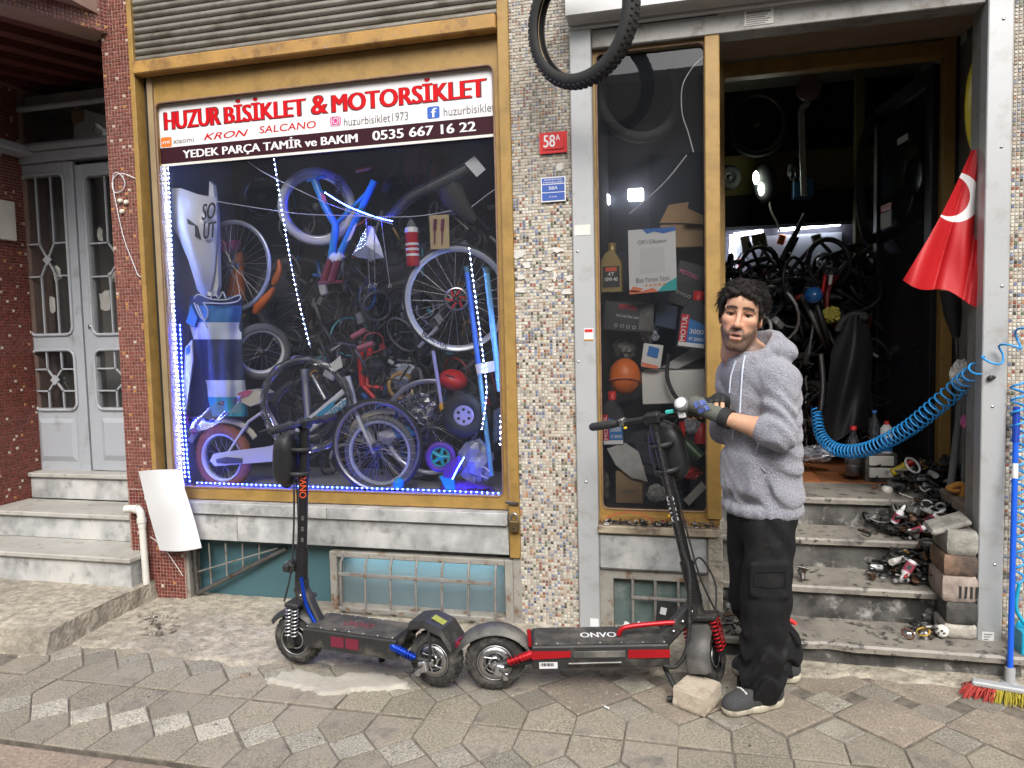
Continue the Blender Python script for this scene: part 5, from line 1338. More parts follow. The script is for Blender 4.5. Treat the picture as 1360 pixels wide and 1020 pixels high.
def chunky_tyre(c, R, w, depth, nk, axis='Y'):
    """scooter tyre with a rounded section and tread blocks, axle along Y"""
    m = MB(); c = Vector(c); prof = []
    for k in range(13):
        a = -PI / 2 + PI * k / 12
        prof.append((R - depth + depth * math.cos(a) * .96, w / 2 * math.sin(a)))
    prof = [(R - depth - .004, -w * .36)] + prof + [(R - depth - .004, w * .36), (R - depth - .004, -w * .36)]
    m.lathe(prof, c, (0, 1, 0), 44)
    for i in range(nk):
        for s_ in (-1, 1):
            th = 2 * PI * (i + (.5 if s_ > 0 else 0)) / nk
            d = Vector((math.cos(th), 0, math.sin(th))); tg = Vector((-math.sin(th), 0, math.cos(th)))
            for (ph, ln) in ((.35, .9), (.95, .8)):
                o = d * math.cos(ph) + Vector((0, s_ * math.sin(ph), 0)); p = c + d * (R - depth) + Vector((d * math.cos(ph) * depth)) * .97 + Vector((0, s_ * math.sin(ph) * w / 2, 0)) * .97
                rt = Matrix((tg, o.cross(tg), o)).transposed() @ Matrix.Rotation(.5 * s_, 3, 'Z')
                m.box(p, (2 * PI * R / nk * .55, w * .20, .005), rt)
    return m
def cast_rim(t, c, R, w, xfm, lip_mat, spokes=5, disc=False):
    c = Vector(c)
    m = MB(); m.lathe([(R * .94, -w * .45), (R, -w * .42), (R, w * .42), (R * .94, w * .45), (R * .86, w * .40), (R * .86, -w * .40), (R * .94, -w * .45)], c, (0, 1, 0), 36); xf(m, xfm); m.build('rim', lip_mat, t)
    m = MB()
    for sd in (-1, 1):
        m.lathe([(R * .90, 0), (R * .92, .002 * sd), (R * .84, .004 * sd), (R * .84, 0), (R * .90, 0)], c + Vector((0, sd * w * .42, 0)), (0, 1, 0), 36)
        m.lathe([(R * .52, 0), (R * .56, .003 * sd), (R * .48, .004 * sd), (R * .48, 0), (R * .52, 0)], c + Vector((0, sd * w * .36, 0)), (0, 1, 0), 30)
    xf(m, xfm); m.build('rim_lip', M['alu'], t)
    m = MB()
    m.lathe([(0, -w * .34), (R * .5, -w * .3), (R * .5, w * .3), (0, w * .34)], c, (0, 1, 0), 24)
    for i in range(spokes):
        th = 2 * PI * i / spokes + .3; d = Vector((math.cos(th), 0, math.sin(th))); m.tube([c + d * R * .3, c + d * R * .9], [w * .26, w * .20], 6)
    xf(m, xfm); m.build('hub_motor', M['dustyblack'], t)
    if disc:
        m = MB()
        for (r0, r1) in ((.60, .82), (.22, .34)):
            m.lathe([(R * r0, -w * .50), (R * r1, -w * .50), (R * r1, -w * .485), (R * r0, -w * .485), (R * r0, -w * .50)], c, (0, 1, 0), 36)
        for i in range(6):
            th = 2 * PI * i / 6; d = Vector((math.cos(th), 0, math.sin(th))); d2 = Vector((math.cos(th + .5), 0, math.sin(th + .5)))
            m.tube([c + d * R * .3 + Vector((0, -w * .49, 0)), c + d2 * R * .63 + Vector((0, -w * .49, 0))], .004, 5)
        for i in range(24):
            th = 2 * PI * i / 24; d = Vector((math.cos(th), 0, math.sin(th))); m.lathe([(.0028, 0), (0, .0005)], c + d * R * .71 + Vector((0, -w * .502, 0)), (0, -1, 0), 6)
        xf(m, xfm); m.build('brake_disc', M['steel'], t)

def scooter(name, label, rear, front, acc, lean, steer, R, tw, deck, stemH, o):
    """deck = (x0, x1, z0, z1, width) in metres from the rear contact; o = options"""
    rear, front = Vector(rear), Vector(front); d = front - rear; wb = d.length
    T = thing(name, label, 'scooter', (rear.x, rear.y, o.get('z', 0.0)), math.atan2(d.y, d.x), world=False)
    near = o['near']                       # +1 / -1: which local side faces the camera
    I4 = Matrix.Identity(4)
    AX = Vector((wb, 0, R))
    SM = Matrix.Translation(AX) @ Matrix.Rotation(-lean, 4, 'Y') @ Matrix.Rotation(steer, 4, 'Z')
    # wheels
    w = xf(chunky_tyre((0, 0, R), R, tw, R * .36, 26), I4).build('rear_wheel', M['rubber'], T)
    flip = I4 if near < 0 else Matrix.Translation((0, 0, R)) @ Matrix.Rotation(PI, 4, 'Z') @ Matrix.Translation((0, 0, -R))
    cast_rim(w, (0, 0, R), R * .66, tw, flip, M['dustyblack'], 5, disc=True)
    w2 = xf(chunky_tyre((0, 0, 0), R * .97, tw, R * .36, 26), SM).build('front_wheel', M['rubber'], T)
    cast_rim(w2, (0, 0, 0), R * .64, tw, SM, M['dustyblack'], 5, disc=False)
    # deck
    x0, x1, z0, z1, W = deck
    m = MB(); m.bx(x0, x1, -W / 2, W / 2, z0, z1 - .004, .006); dk = m.build('deck', M['dustyblack'], T)
    m = MB(); m.bx(x0 + .012, x1 - .012, -W / 2 + .008, W / 2 - .008, z1 - .004, z1 + .003, .002); m.build('grip_tape', M['deckgrip'], dk)
    yy = near * (W / 2 + .0015); sgn = -near
    def side_u(L): return Vector((sgn * -1 * L * 1, 0, 0)) if False else Vector(((1 if near < 0 else -1) * L, 0, 0))
    tx = (x0 + x1) / 2; ux = (1 if near < 0 else -1)
    lettering('ONVO', M[o.get('decktext', 'whitetext')], (tx - ux * .075, near * .028, z1 + .0036), (ux * .15, 0, 0), (0, -near * .05 , 0), dk, .03, thick=.0004)
    for sd in (-1, 1):
        for k in range(7):
            x = x0 + .02 + (x1 - x0 - .04) * k / 6; m = MB(); m.lathe([(.0042, 0), (.0042, .002), (0, .0028)], (x, sd * (W / 2 - .012), z1 + .003), (0, 0, 1), 8); m.build('bolt', M['steel'], dk)
    if o['style'] == 'blue':
        for k in range(2):
            m = MB(); m.bx(tx + .02 - .075 * k, tx + .085 - .075 * k, yy - .001, yy + .001, z0 + .022, z1 - .022); m.build('red_sticker', M['maroon'], dk)
    else:
        for (a, b) in ((x0 + .0, x0 + .16), (x1 - .17, x1)):
            m = MB(); zc = (z0 + z1) / 2 + .012
            m.prism([(a, zc - .018), (b, zc - .010 if a == x0 else zc - .018), (b, zc + .014), (a, zc + .016)], .006, (0, yy, 0), (1, 0, 0), (0, 0, 1), (0, near, 0)); m.build('red_trim', M['red'], dk)
        m = MB(); m.bx(x0 + .17, x1 - .18, yy - .002, yy + .004, (z0 + z1) / 2 - .004, (z0 + z1) / 2 + .024, .002); m.build('grey_trim', M['greyfender'], dk)
        m = MB(); m.bx(x0 + .03, x0 + .105, yy - .001, yy + .0015, z0 + .004, z0 + .030); m.build('barcode_sticker', M['paper'], dk)
        for k in range(9): m = MB(); m.bx(x0 + .036 + .006 * k, x0 + .039 + .006 * k + .001 * (k % 3), yy + .0013 * near - .0005, yy + .0013 * near + .0008, z0 + .014, z0 + .027); m.build('barcode_line', M['blackmatt'], dk)
        m = MB(); m.tube([(x0 + .15, yy + near * .012, z0 + .028), (x1 - .2, yy + near * .012, z0 + .030)], .006, 6); m.build('kick_bar', M['darksteel'], dk)
    # rear swing arm and shock
    for sd in (-1, 1):
        m = MB(); m.tube([(0, sd * (tw / 2 + .012), R), (x0 * .55, sd * (tw / 2 + .018), R + .005), (x0 + .03, sd * (W / 2 - .035), z0 + .035)], [.014, .016, .018], 8, flat=.7); m.build('swing_arm', M['dustyblack'], T)
        m = MB(); m.lathe([(.016, 0), (.016, .010), (.008, .012), (.008, .02), (0, .02)], (0, sd * (tw / 2 + .012), R), (0, sd, 0), 6, smooth=False); m.build('axle_nut', M['steel'], T)
    ys = near * (tw / 2 + .045)
    a, b = Vector((x0 + .015, ys, z1 - .035)), Vector((.055, ys, R + .025))
    m = MB(); m.tube([a, a.lerp(b, .55)], .0155, 12); m.tube([a.lerp(b, .55), b], .010, 10); m.ell(a, (.018, .014, .018)); sh = m.build('rear_shock', acc, T)
    m = MB(); spring(m, a.lerp(b, .18), a.lerp(b, .95), .0165, .0035, 6); m.build('coil', acc, sh)
    m = MB(); m.box((.02, ys + near * .0, R - .008), (.035, .022, .045), Matrix.Rotation(.3, 3, 'Y'), .004); m.box((.045, ys, R - .035), (.022, .02, .03), None, .003); cal = m.build('brake_caliper', M['alu'], T)
    m = MB(); m.tube(smooth_path([(.02, ys + near * .015, R), (.08, ys + near * .03, R - .03), (x0, ys, z0 + .02), (x0 + .05, ys - near * .02, z0 + .01)], 6), .0035, 6); m.build('brake_cable', M['blackmatt'], T)
    # rear mudguard
    if o['style'] == 'blue':
        m = MB(); wd = .075
        prof = [(x0 + .02, z1 - .03), (x0 - .03, z1 + .015), (.09, R * 2 + .045), (.02, R * 2 + .058), (-.06, R * 2 + .03), (-.105, R * 2 - .035), (-.10, R * 2 - .06)]
        vs = []
        for (px_, pz_) in prof:
            for (yy_, dz) in ((-wd, -.025), (-wd * .9, 0), (wd * .9, 0), (wd, -.025)): vs.append((px_, yy_, pz_ + dz))
        m.add(vs, [(i * 4 + k, i * 4 + k + 1, (i + 1) * 4 + k + 1, (i + 1) * 4 + k) for i in range(len(prof) - 1) for k in range(3)])
        m.add([(v[0], v[1], v[2] - .006) for v in vs], [(i * 4 + k, (i + 1) * 4 + k, (i + 1) * 4 + k + 1, i * 4 + k + 1) for i in range(len(prof) - 1) for k in range(3)])
        mg = m.build('mudguard', M['dustyblack'], T)
        m = MB(); m.add([(.005, near * .03, R * 2 + .0575), (-.05, near * .03, R * 2 + .0345), (-.05, -near * .012, R * 2 + .0345), (.005, -near * .012, R * 2 + .0575)], [(0, 1, 2, 3)]); m.build('warning_sticker', pm('olive_sticker', (.30, .32, .05), .5, var=.3, vs=90), mg)
        for sd in (-1, 1):
            m = MB(); m.tube([(0, sd * (tw / 2 + .02), R), (-.005, sd * .068, R * 1.7), (.0, sd * .07, R * 2 + .03)], .0075, 6); m.build('mudguard_stay', M['dustyblack'], mg)
        m = MB(); m.box((-.107, 0, R * 2 - .045), (.012, .06, .03), None, .003); m.build('tail_light', M['maroon'], mg)
    else:
        m = MB(); n = 16
        for lay in (0, .004):
            vs = []
            for i in range(n + 1):
                th = math.radians(12 + 150 * i / n)
                rr = R + .028 + lay + .03 * max(0, (i / n - .65)) 
                x = rr * math.cos(th) * 1.05; z = R + rr * math.sin(th) * (.95 if i < n * .7 else .95)
                for (q, dz) in ((-.055, -.02), (-.04, 0), (.04, 0), (.055, -.02)): vs.append((x, q, z + dz))
            m.add(vs, [(i * 4 + k, i * 4 + k + 1, (i + 1) * 4 + k + 1, (i + 1) * 4 + k) for i in range(n) for k in range(3)], True)
        mg = m.build('mudguard', M['greyfender'], T)
        m = MB(); th = math.radians(150); m.box(((R + .042) * math.cos(th), 0, R + (R + .036) * math.sin(th)), (.03, .07, .012), Matrix.Rotation(.6, 3, 'Y'), .003); m.build('tail_light', M['red'], mg)
        m = MB(); m.tube([(x0 - .005, near * .05, z1 - .02), (x0 - .01, near * .05, z1 + .05)], .009, 8); m.build('red_hook', M['red'], T)
    # neck between deck and stem
    base = SM @ Vector((-.0, 0, .235)); 
    m = MB(); a = Vector((x1 - .03, 0, z1 - .045)); b = base + Vector((-.01, 0, -.01)); dv_ = (b - a); L = dv_.length; dv_.normalize()
    rt = Matrix((dv_, Vector((0, 1, 0)), dv_.cross(Vector((0, 1, 0))))).transposed()
    m.box((a + b) / 2, (L + .05, .052, .062), rt, .008); m.tube([b + Vector((0, 0, 0)) - Vector((0, 0, .05)), b + Vector((0, 0, .05))], .032, 12); nk = m.build('folding_neck', M['dustyblack'], T)
    for k in range(4):
        p = a.lerp(b, .15 + .25 * k) + Vector((0, near * .0265, 0)); m = MB(); m.lathe([(.008, 0), (.008, .004), (0, .005)], p, (0, near, 0), 10); m.build('bolt', M['steel'], nk)
    m = MB(); p0 = a.lerp(b, .05) + Vector((0, near * .034, .035)); p1 = a.lerp(b, .95) + Vector((-.02, near * .036, .06)) 
    if o['style'] == 'blue': m.tube(smooth_path([p0 + Vector((.0, 0, 0)), p0.lerp(p1, .5) + Vector((.012, 0, -.01)), p1 + Vector((0, 0, .02))], 6), .0085, 8)
    else: m.tube(smooth_path([Vector((x1 - .20, near * .03, z1 + .012)), Vector((x1 - .17, near * .03, z1 + .045)), Vector((x1 - .02, near * .03, z1 + .06)), a.lerp(b, .4) + Vector((0, near * .03, .04))], 6), .011, 8)
    m.build('release_lever', acc, nk)
    # fork, springs, front mudguard
    m = MB()
    for sd in (-1, 1): m.tube([(0, sd * (tw / 2 + .022), -.012), (-.005, sd * (tw / 2 + .022), .13)], .013, 8); m.box((0, sd * (tw / 2 + .022), -.0), (.035, .016, .05), None, .004)
    m.box((-.005, 0, R + .055), (.07, tw + .085, .022), None, .006); m.tube([(-.005, 0, R + .05), (-.005, 0, .30)], .026, 12)
    fk = xf(m, SM).build('fork', M['dustyblack'], T)
    for sd in (-1, 1):
        m = MB(); 
        for q in (-.016, .016): spring(m, (q - .005, sd * (tw / 2 + .028), .035), (q - .005, sd * (tw / 2 + .026), R + .045), .0145, .0038, 8)
        xf(m, SM).build('spring', M['springchrome'] if o['style'] == 'blue' else acc, fk)
    m = MB(); n = 14
    for lay in (0, .004):
        vs = []
        for i in range(n + 1):
            th = math.radians(30 + (150 if o['style'] != 'blue' else 120) * i / n); rr = R + .02 + lay
            for (q, dr) in ((-.052, -.022), (-.036, 0), (.036, 0), (.052, -.022)): vs.append((rr * math.cos(th) + dr * math.cos(th), q, rr * math.sin(th) + dr * math.sin(th)))
        m.add(vs, [(i * 4 + k, i * 4 + k + 1, (i + 1) * 4 + k + 1, (i + 1) * 4 + k) for i in range(n) for k in range(3)], True)
    xf(m, SM).build('front_mudguard', M['greyfender'] if o['style'] != 'blue' else M['dustyblack'], T)
    # stem
    m = MB(); m.tube([(-.005, 0, .24), (-.005, 0, .42)], .029, 14); m.tube([(-.005, 0, .42), (-.005, 0, stemH)], .0225, 14); stem = xf(m, SM).build('stem', M['black'], T)
    fa = o['textside']         # direction in steering frame that faces the camera
    fa = Vector((math.cos(fa), math.sin(fa), 0)); fu = Vector((0, 0, 1))
    zc_ = o.get('textz', .62); uu = Vector((0, 0, 1)) * .115; vv = (Vector((0, 0, 1)).cross(fa) * -1) * .030
    if o.get('flip'): org = Vector((-.005, 0, zc_ + .115)) + fa * .0235 + vv * .5; uu = -uu; vv = -vv
    else: org = Vector((-.005, 0, zc_)) + fa * .0235 - vv * .5
    mm = text_mesh('ONVO', M[o['stemtext']], org, uu, vv, .03, .0008)
    mm.transform(SM); link('lettering', mm, stem)
    for k in range(5):
        m = MB(); hh = zc_ - .10 - .05 * k if not o.get('flip') else zc_ - .08 - .05 * k
        for q in range(3): m.box(Vector((-.005, 0, hh + .007 * q)) + fa * .0232, (.018 if abs(fa.y) > .5 else .002, .002 if abs(fa.y) > .5 else .018, .003))
        if k < 3: xf(m, SM).build('spec_print', M['greytyre'], stem)
    # handlebar
    hl = o.get('bar', .28)
    m = MB(); m.tube([(-.005, -hl, stemH + .012), (-.005, hl, stemH + .012)], .0135, 10); m.box((-.005, 0, stemH + .01), (.05, .07, .05), None, .010); hb_ = xf(m, SM).build('handlebar', M['black'], T)
    for sd in (-1, 1):
        m = MB(); m.tube([(-.005, sd * (hl - .12), stemH + .012), (-.005, sd * (hl - .10), stemH + .012), (-.005, sd * hl, stemH + .012), (-.005, sd * (hl + .012), stemH + .012)], [.015, .0185, .018, .012], 12); xf(m, SM).build('grip', M['blackmatt'], hb_)
        m = MB(); m.box((.0, sd * (hl - .145), stemH + .014), (.034, .03, .036), None, .006); m.tube(smooth_path([(.02, sd * (hl - .14), stemH + .01), (.055, sd * (hl - .09), stemH + .004), (.06, sd * (hl - .01), stemH - .004)], 5), [.007] * 11 if False else .006, 6); xf(m, SM).build('brake_lever', M['blackmatt'], hb_)
    m = MB(); m.tube(smooth_path([(.03, hl - .15, stemH), (.09, .06, stemH - .02), (.05, .01, stemH - .12), (.03, .02, stemH - .3), (.028, .02, .5), (.03, .03, .32), (.05, .05, .18)], 7), .0045, 6)
    m.tube(smooth_path([(.03, -hl + .15, stemH), (.085, -.06, stemH - .03), (.045, -.01, stemH - .14), (.03, -.018, .55), (.03, -.03, .33), (.05, -.06, .16)], 7), .0045, 6); xf(m, SM).build('cables', M['blackmatt'], hb_)
    bs = o.get('bagside', 1)
    # hard-shell bag strapped in front of the stem
    m = MB(); bc = Vector((.075, 0, stemH - .155)); rings = []
    for i in range(13):
        t_ = i / 12; z = -.135 + .27 * t_; k = (1 - abs(2 * t_ - 1) ** 3.2) ** .5
        for q in range(20):
            a_ = 2 * PI * q / 20; ca, sa = math.cos(a_), math.sin(a_); e = 2 / 3.2
            rings.append(bc + Vector((.052 * k * math.copysign(abs(ca) ** e, ca), .078 * k * math.copysign(abs(sa) ** e, sa), z)))
    m.add(rings, [(i * 20 + q, i * 20 + (q + 1) % 20, (i + 1) * 20 + (q + 1) % 20, (i + 1) * 20 + q) for i in range(12) for q in range(20)], True)
    bag = xf(m, SM).build('bag', pm('carbon_fabric', (.018, .018, .02), .42, var=.3, vs=200, bump=.0006, bs=420), T)
    m = MB(); m.tube([bc + Vector((.0, .079 * math.cos(a_), .137 * math.sin(a_))) * 1.0 for a_ in np.linspace(0, 2 * PI, 40, endpoint=False)], .004, 6, closed=True); xf(m, SM).build('zip', M['blackmatt'], bag)
    for dz in (-.06, .05):
        m = MB(); m.torus((.02, 0, stemH - .155 + dz), (0, 0, 1), .052, .003, 20, 6, rx=.011); xf(m, SM).build('strap', M['blackmatt'], bag)
    return T, SM, stemH, hl

# black scooter with blue fittings
S1, SM1, _, _ = scooter('electric_scooter', 'black electric scooter with blue shock and lever parked under the big window', (-1.085, -.70), (-1.785, -.62), M['blueano'], .075, .06, .122, .085, (.145, .615, .125, .215, .19), .985,
    dict(style='blue', near=1, textside=PI / 2 + .5, stemtext='orangetext', textz=.66, decktext='maroon', bar=.25, z=.012))
m = MB(); m.box((.045, 0, .33), (.05, .075, .05), None, .012); m.box((.045, .05, .335), (.03, .02, .035), None, .006); hlt = xf(m, SM1).build('headlight', M['dustyblack'], S1)
m = MB(); m.lathe([(.02, 0), (.018, .004), (0, .006)], (.071, 0, .33), (1, 0, 0), 16); xf(m, SM1).build('lens', M['lens'], hlt)
# black scooter with red fittings, front wheel turned to the wall
S2, SM2, SH2, HL2 = scooter('electric_scooter', 'black electric scooter with red springs, steered by the man in the hoodie', (-.835, -.665), (.045, -.46), M['red'], .215, math.radians(58), .127, .075, (.155, .72, .125, .225, .19), 1.03,
    dict(style='red', near=-1, textside=PI + .35 - .9 + .7, stemtext='whitetext', textz=.60, decktext='whitetext', bar=.285, z=0.0, flip=True))
m = MB(); m.lathe([(.030, 0), (.030, .014), (.022, .020), (0, .021)], (-.03, -.145, SH2 + .05), (-.75, 0, .65), 20); m.box((-.02, -.20, SH2 + .042), (.03, .05, .026), None, .008); dsp = xf(m, SM2).build('display', M['greytyre'], S2)
m = MB(); m.lathe([(.024, .0205), (.024, .022), (0, .0225)], (-.03, -.145, SH2 + .05), (-.75, 0, .65), 20); xf(m, SM2).build('display_glass', M['lens'], dsp)
m = MB(); m.box((-.024, -.085, SH2 + .030), (.014, .035, .016), None, .003); xf(m, SM2).build('switch', pm('green_switch', (.05, .45, .40), .4), dsp)
m = MB(); m.box((-.028, -.135, SH2 + .012), (.012, .03, .026), None, .002); xf(m, SM2).build('buttons', M['whitetext'], dsp)
m = MB(); m.box((-.02, .135, SH2 + .016), (.03, .022, .03), None, .004); xf(m, SM2).build('bell', M['steel'], S2)
m = MB(); m.box((-.032, .12, SH2 - .008), (.012, .014, .010), None, .003); xf(m, SM2).build('yellow_button', pm('yellow_button', (.7, .5, .03), .4), S2)
# coiled cable sleeve down the stem and kickstand
m = MB(); w = smooth_path([SM2 @ Vector(q) for q in ((-.034, -.012, SH2 - .05), (-.036, -.01, .75), (-.036, -.01, .5), (-.045, -.015, .36))] + [Vector((.80, -.07, .22)), Vector((.75, -.10, .135)), Vector((.70, -.09, .13))], 22)
m.tube(w, .0075, 6)
for i in range(0, len(w) - 1, 1):
    dq = (w[min(i + 1, len(w) - 1)] - w[max(i - 1, 0)]); m.torus(w[i], dq, .0075, .0022, 8, 4)
m.build('spiral_sleeve', M['dustyblack'], S2)
m = MB(); m.tube([(.70, -.02, .12), (.75, -.14, .02)], .010, 6); m.tube([(.70, -.14, .014), (.81, -.145, .022)], .012, 8); m.build('kickstand', M['blackmatt'], S2)
m = MB(); m.tube(smooth_path([SM2 @ Vector((-.02, 0, .36)), SM2 @ Vector((.09, -.02, .40)), SM2 @ Vector((.10, -.06, .28)), SM2 @ Vector((.02, -.06, .16)), SM2 @ Vector((.0, -.06, .05))], 8), .0042, 6); m.build('brake_hose', M['blackmatt'], S2)
bpy.context.view_layer.update()
def bar2pt(y): return (S2.matrix_world @ SM2) @ Vector((-.005, y, SH2 + .012))

# ------------------------------------------------------------------ the man: implicit surfaces turned into continuous meshes
from mathutils.bvhtree import BVHTree
class Field:
    def __init__(s, lo, hi, h):
        s.lo = np.array(lo, dtype=np.float32); s.h = h
        s.n = np.ceil((np.array(hi) - np.array(lo)) / h).astype(int) + 1
        s.ax = [s.lo[i] + h * np.arange(s.n[i], dtype=np.float32) for i in range(3)]
        s.f = np.full(tuple(s.n), .2, dtype=np.float32)
    def sub(s, c0, c1):
        sl = []
        for i in range(3):
            a = max(0, int((c0[i] - s.lo[i]) / s.h)); b = min(s.n[i], int((c1[i] - s.lo[i]) / s.h) + 2)
            if b <= a: return None, None
            sl.append(slice(a, b))
        g = np.meshgrid(*[s.ax[i][sl[i]] for i in range(3)], indexing='ij', sparse=True)
        return tuple(sl), g
    def comb(s, sl, d, k, op):
        f = s.f[sl]
        if op == 'sub': d = -d; f2 = -f
        else: f2 = f
        if k > 0:
            h = np.clip(.5 + .5 * (f2 - d) / k, 0, 1) if op != 'sub' else np.clip(.5 + .5 * (-d + f) / -k * -1, 0, 1)
        if op == 'sub':
            # smooth max(f, -shape); d already negated
            h = np.clip(.5 - .5 * (f - d) / k, 0, 1); s.f[sl] = f * (1 - h) + d * h + k * h * (1 - h)
        else:
            s.f[sl] = f * (1 - h) + d * h - k * h * (1 - h)
    def cap(s, a, b, ra, rb=None, k=.02, op='add', wr=None):
        a, b = np.array(a, dtype=np.float32), np.array(b, dtype=np.float32); rb = ra if rb is None else rb
        m = max(ra, rb) + .06
        sl, g = s.sub(np.minimum(a, b) - m, np.maximum(a, b) + m)
        if sl is None: return s
        ab = b - a; L2 = float(ab @ ab) + 1e-12
        t = np.clip(((g[0] - a[0]) * ab[0] + (g[1] - a[1]) * ab[1] + (g[2] - a[2]) * ab[2]) / L2, 0, 1)
        d = np.sqrt((g[0] - a[0] - t * ab[0]) ** 2 + (g[1] - a[1] - t * ab[1]) ** 2 + (g[2] - a[2] - t * ab[2]) ** 2) - (ra + (rb - ra) * t)
        if wr is not None: d = d + wr(g[0], g[1], g[2], t)
        s.comb(sl, d.astype(np.float32), k, op); return s
    def ell(s, c, rad, R=None, k=.02, op='add', wr=None):
        c = np.array(c, dtype=np.float32); rad = np.array(rad, dtype=np.float32); m = max(rad) + .06
        sl, g = s.sub(c - m, c + m)
        if sl is None: return s
        q = [g[i] - c[i] for i in range(3)]
        if R is not None: q = [sum(R[j][i] * q[j] for j in range(3)) for i in range(3)]
        k0 = np.sqrt(sum((q[i] / rad[i]) ** 2 for i in range(3))); k1 = np.sqrt(sum((q[i] / rad[i] ** 2) ** 2 for i in range(3))) + 1e-9
        d = k0 * (k0 - 1) / k1
        if wr is not None: d = d + wr(g[0], g[1], g[2], 0)
        s.comb(sl, d.astype(np.float32), k, op); return s
    def box(s, c, half, R=None, r=.01, k=.01, op='add'):
        c = np.array(c, dtype=np.float32); m = float(np.linalg.norm(half)) + .05
        sl, g = s.sub(c - m, c + m)
        if sl is None: return s
        q = [g[i] - c[i] for i in range(3)]
        if R is not None: q = [sum(R[j][i] * q[j] for j in range(3)) for i in range(3)]
        q = [np.abs(q[i]) - (half[i] - r) for i in range(3)]
        d = np.sqrt(sum(np.maximum(x, 0) ** 2 for x in q)) + np.minimum(np.maximum(np.maximum(q[0], q[1]), q[2]), 0) - r
        s.comb(sl, d.astype(np.float32), k, op); return s
    def plane(s, p, n, k=.004):
        """cut away everything on the side n points to"""
        g = np.meshgrid(*s.ax, indexing='ij', sparse=True); n = np.array(n) / np.linalg.norm(n)
        d = (g[0] - p[0]) * n[0] + (g[1] - p[1]) * n[1] + (g[2] - p[2]) * n[2]
        h = np.clip(.5 - .5 * (s.f - d) / k, 0, 1); s.f = (s.f * (1 - h) + d * h + k * h * (1 - h)).astype(np.float32); return s
    def mesh(s):
        f = s.f; nx, ny, nz = f.shape; ins = f < 0
        cnt = np.zeros((nx - 1, ny - 1, nz - 1), dtype=np.uint8)
        for dx in (0, 1):
            for dy in (0, 1):
                for dz in (0, 1): cnt += ins[dx:nx - 1 + dx, dy:ny - 1 + dy, dz:nz - 1 + dz]
        act = (cnt > 0) & (cnt < 8); idx = np.argwhere(act); vid = np.full(act.shape, -1, dtype=np.int64); vid[act] = np.arange(len(idx))
        pos = np.zeros((len(idx), 3)); w = np.zeros(len(idx)); I, J, K = idx.T
        for ax in range(3):
            o1, o2 = [q for q in range(3) if q != ax]
            for a in (0, 1):
                for b in (0, 1):
                    d0 = [0, 0, 0]; d0[o1] = a; d0[o2] = b; d1 = list(d0); d1[ax] = 1
                    v0 = f[I + d0[0], J + d0[1], K + d0[2]]; v1 = f[I + d1[0], J + d1[1], K + d1[2]]
                    c = (v0 < 0) != (v1 < 0); t = np.where(c, v0 / np.where(c, v0 - v1, 1), 0)
                    p = np.zeros((len(idx), 3)); p[:, ax] = t; p[:, o1] = a; p[:, o2] = b
                    pos += p * c[:, None]; w += c
        pos = (idx + pos / w[:, None]) * s.h + s.lo
        faces = []
        for ax in range(3):
            o1, o2 = (ax + 1) % 3, (ax + 2) % 3
            sl0 = [slice(None)] * 3; sl1 = [slice(None)] * 3; sl0[ax] = slice(0, -1); sl1[ax] = slice(1, None)
            a_, b_ = ins[tuple(sl0)], ins[tuple(sl1)]; ch = np.argwhere(a_ != b_)
            ok = (ch[:, o1] > 0) & (ch[:, o2] > 0) & (ch[:, o1] < f.shape[o1] - 1) & (ch[:, o2] < f.shape[o2] - 1); ch = ch[ok]
            flip = a_[tuple(ch.T)]
            def v(d1, d2):
                q = ch.copy(); q[:, o1] += d1; q[:, o2] += d2; return vid[q[:, 0], q[:, 1], q[:, 2]]
            q = np.stack([v(-1, -1), v(0, -1), v(0, 0), v(-1, 0)], 1)
            q[~flip] = q[~flip][:, ::-1]; faces.append(q)
        return pos, np.concatenate(faces)
def laplace(pos, faces, it=2, lam=.5):
    n = len(pos); e = np.concatenate([faces[:, [0, 1]], faces[:, [1, 2]], faces[:, [2, 3]], faces[:, [3, 0]]]); e = np.concatenate([e, e[:, ::-1]])
    deg = np.bincount(e[:, 0], minlength=n)[:, None]
    for _ in range(it):
        acc = np.stack([np.bincount(e[:, 0], weights=pos[e[:, 1], i], minlength=n) for i in range(3)], 1); pos = pos + lam * (acc / np.maximum(deg, 1) - pos)
    return pos
def sdf_object(name, fld, mat, parent, it=2, colfn=None, post=None):
    pos, fc = fld.mesh(); pos = laplace(pos, fc, it)
    if post is not None: pos = post(pos)
    me = bpy.data.meshes.new(name); me.from_pydata(pos.tolist(), [], fc.tolist()); me.materials.append(mat)
    me.polygons.foreach_set('use_smooth', [True] * len(me.polygons))
    if colfn is not None:
        at = me.attributes.new('Col', 'FLOAT_COLOR', 'POINT'); c = np.ones((len(pos), 4), dtype=np.float32); c[:, :3] = colfn(pos); at.data.foreach_set('color', c.ravel())
    me.update()
    o = link(name, me, parent); return o, pos, fc
def V(*a): return np.array(a, dtype=float)
def A(v): return np.array(v, dtype=float)

MAN = thing('person', 'man in a grey fleece hoodie, black cargo trousers and gloves steering the scooter', 'person', (.24, -.53, 0))
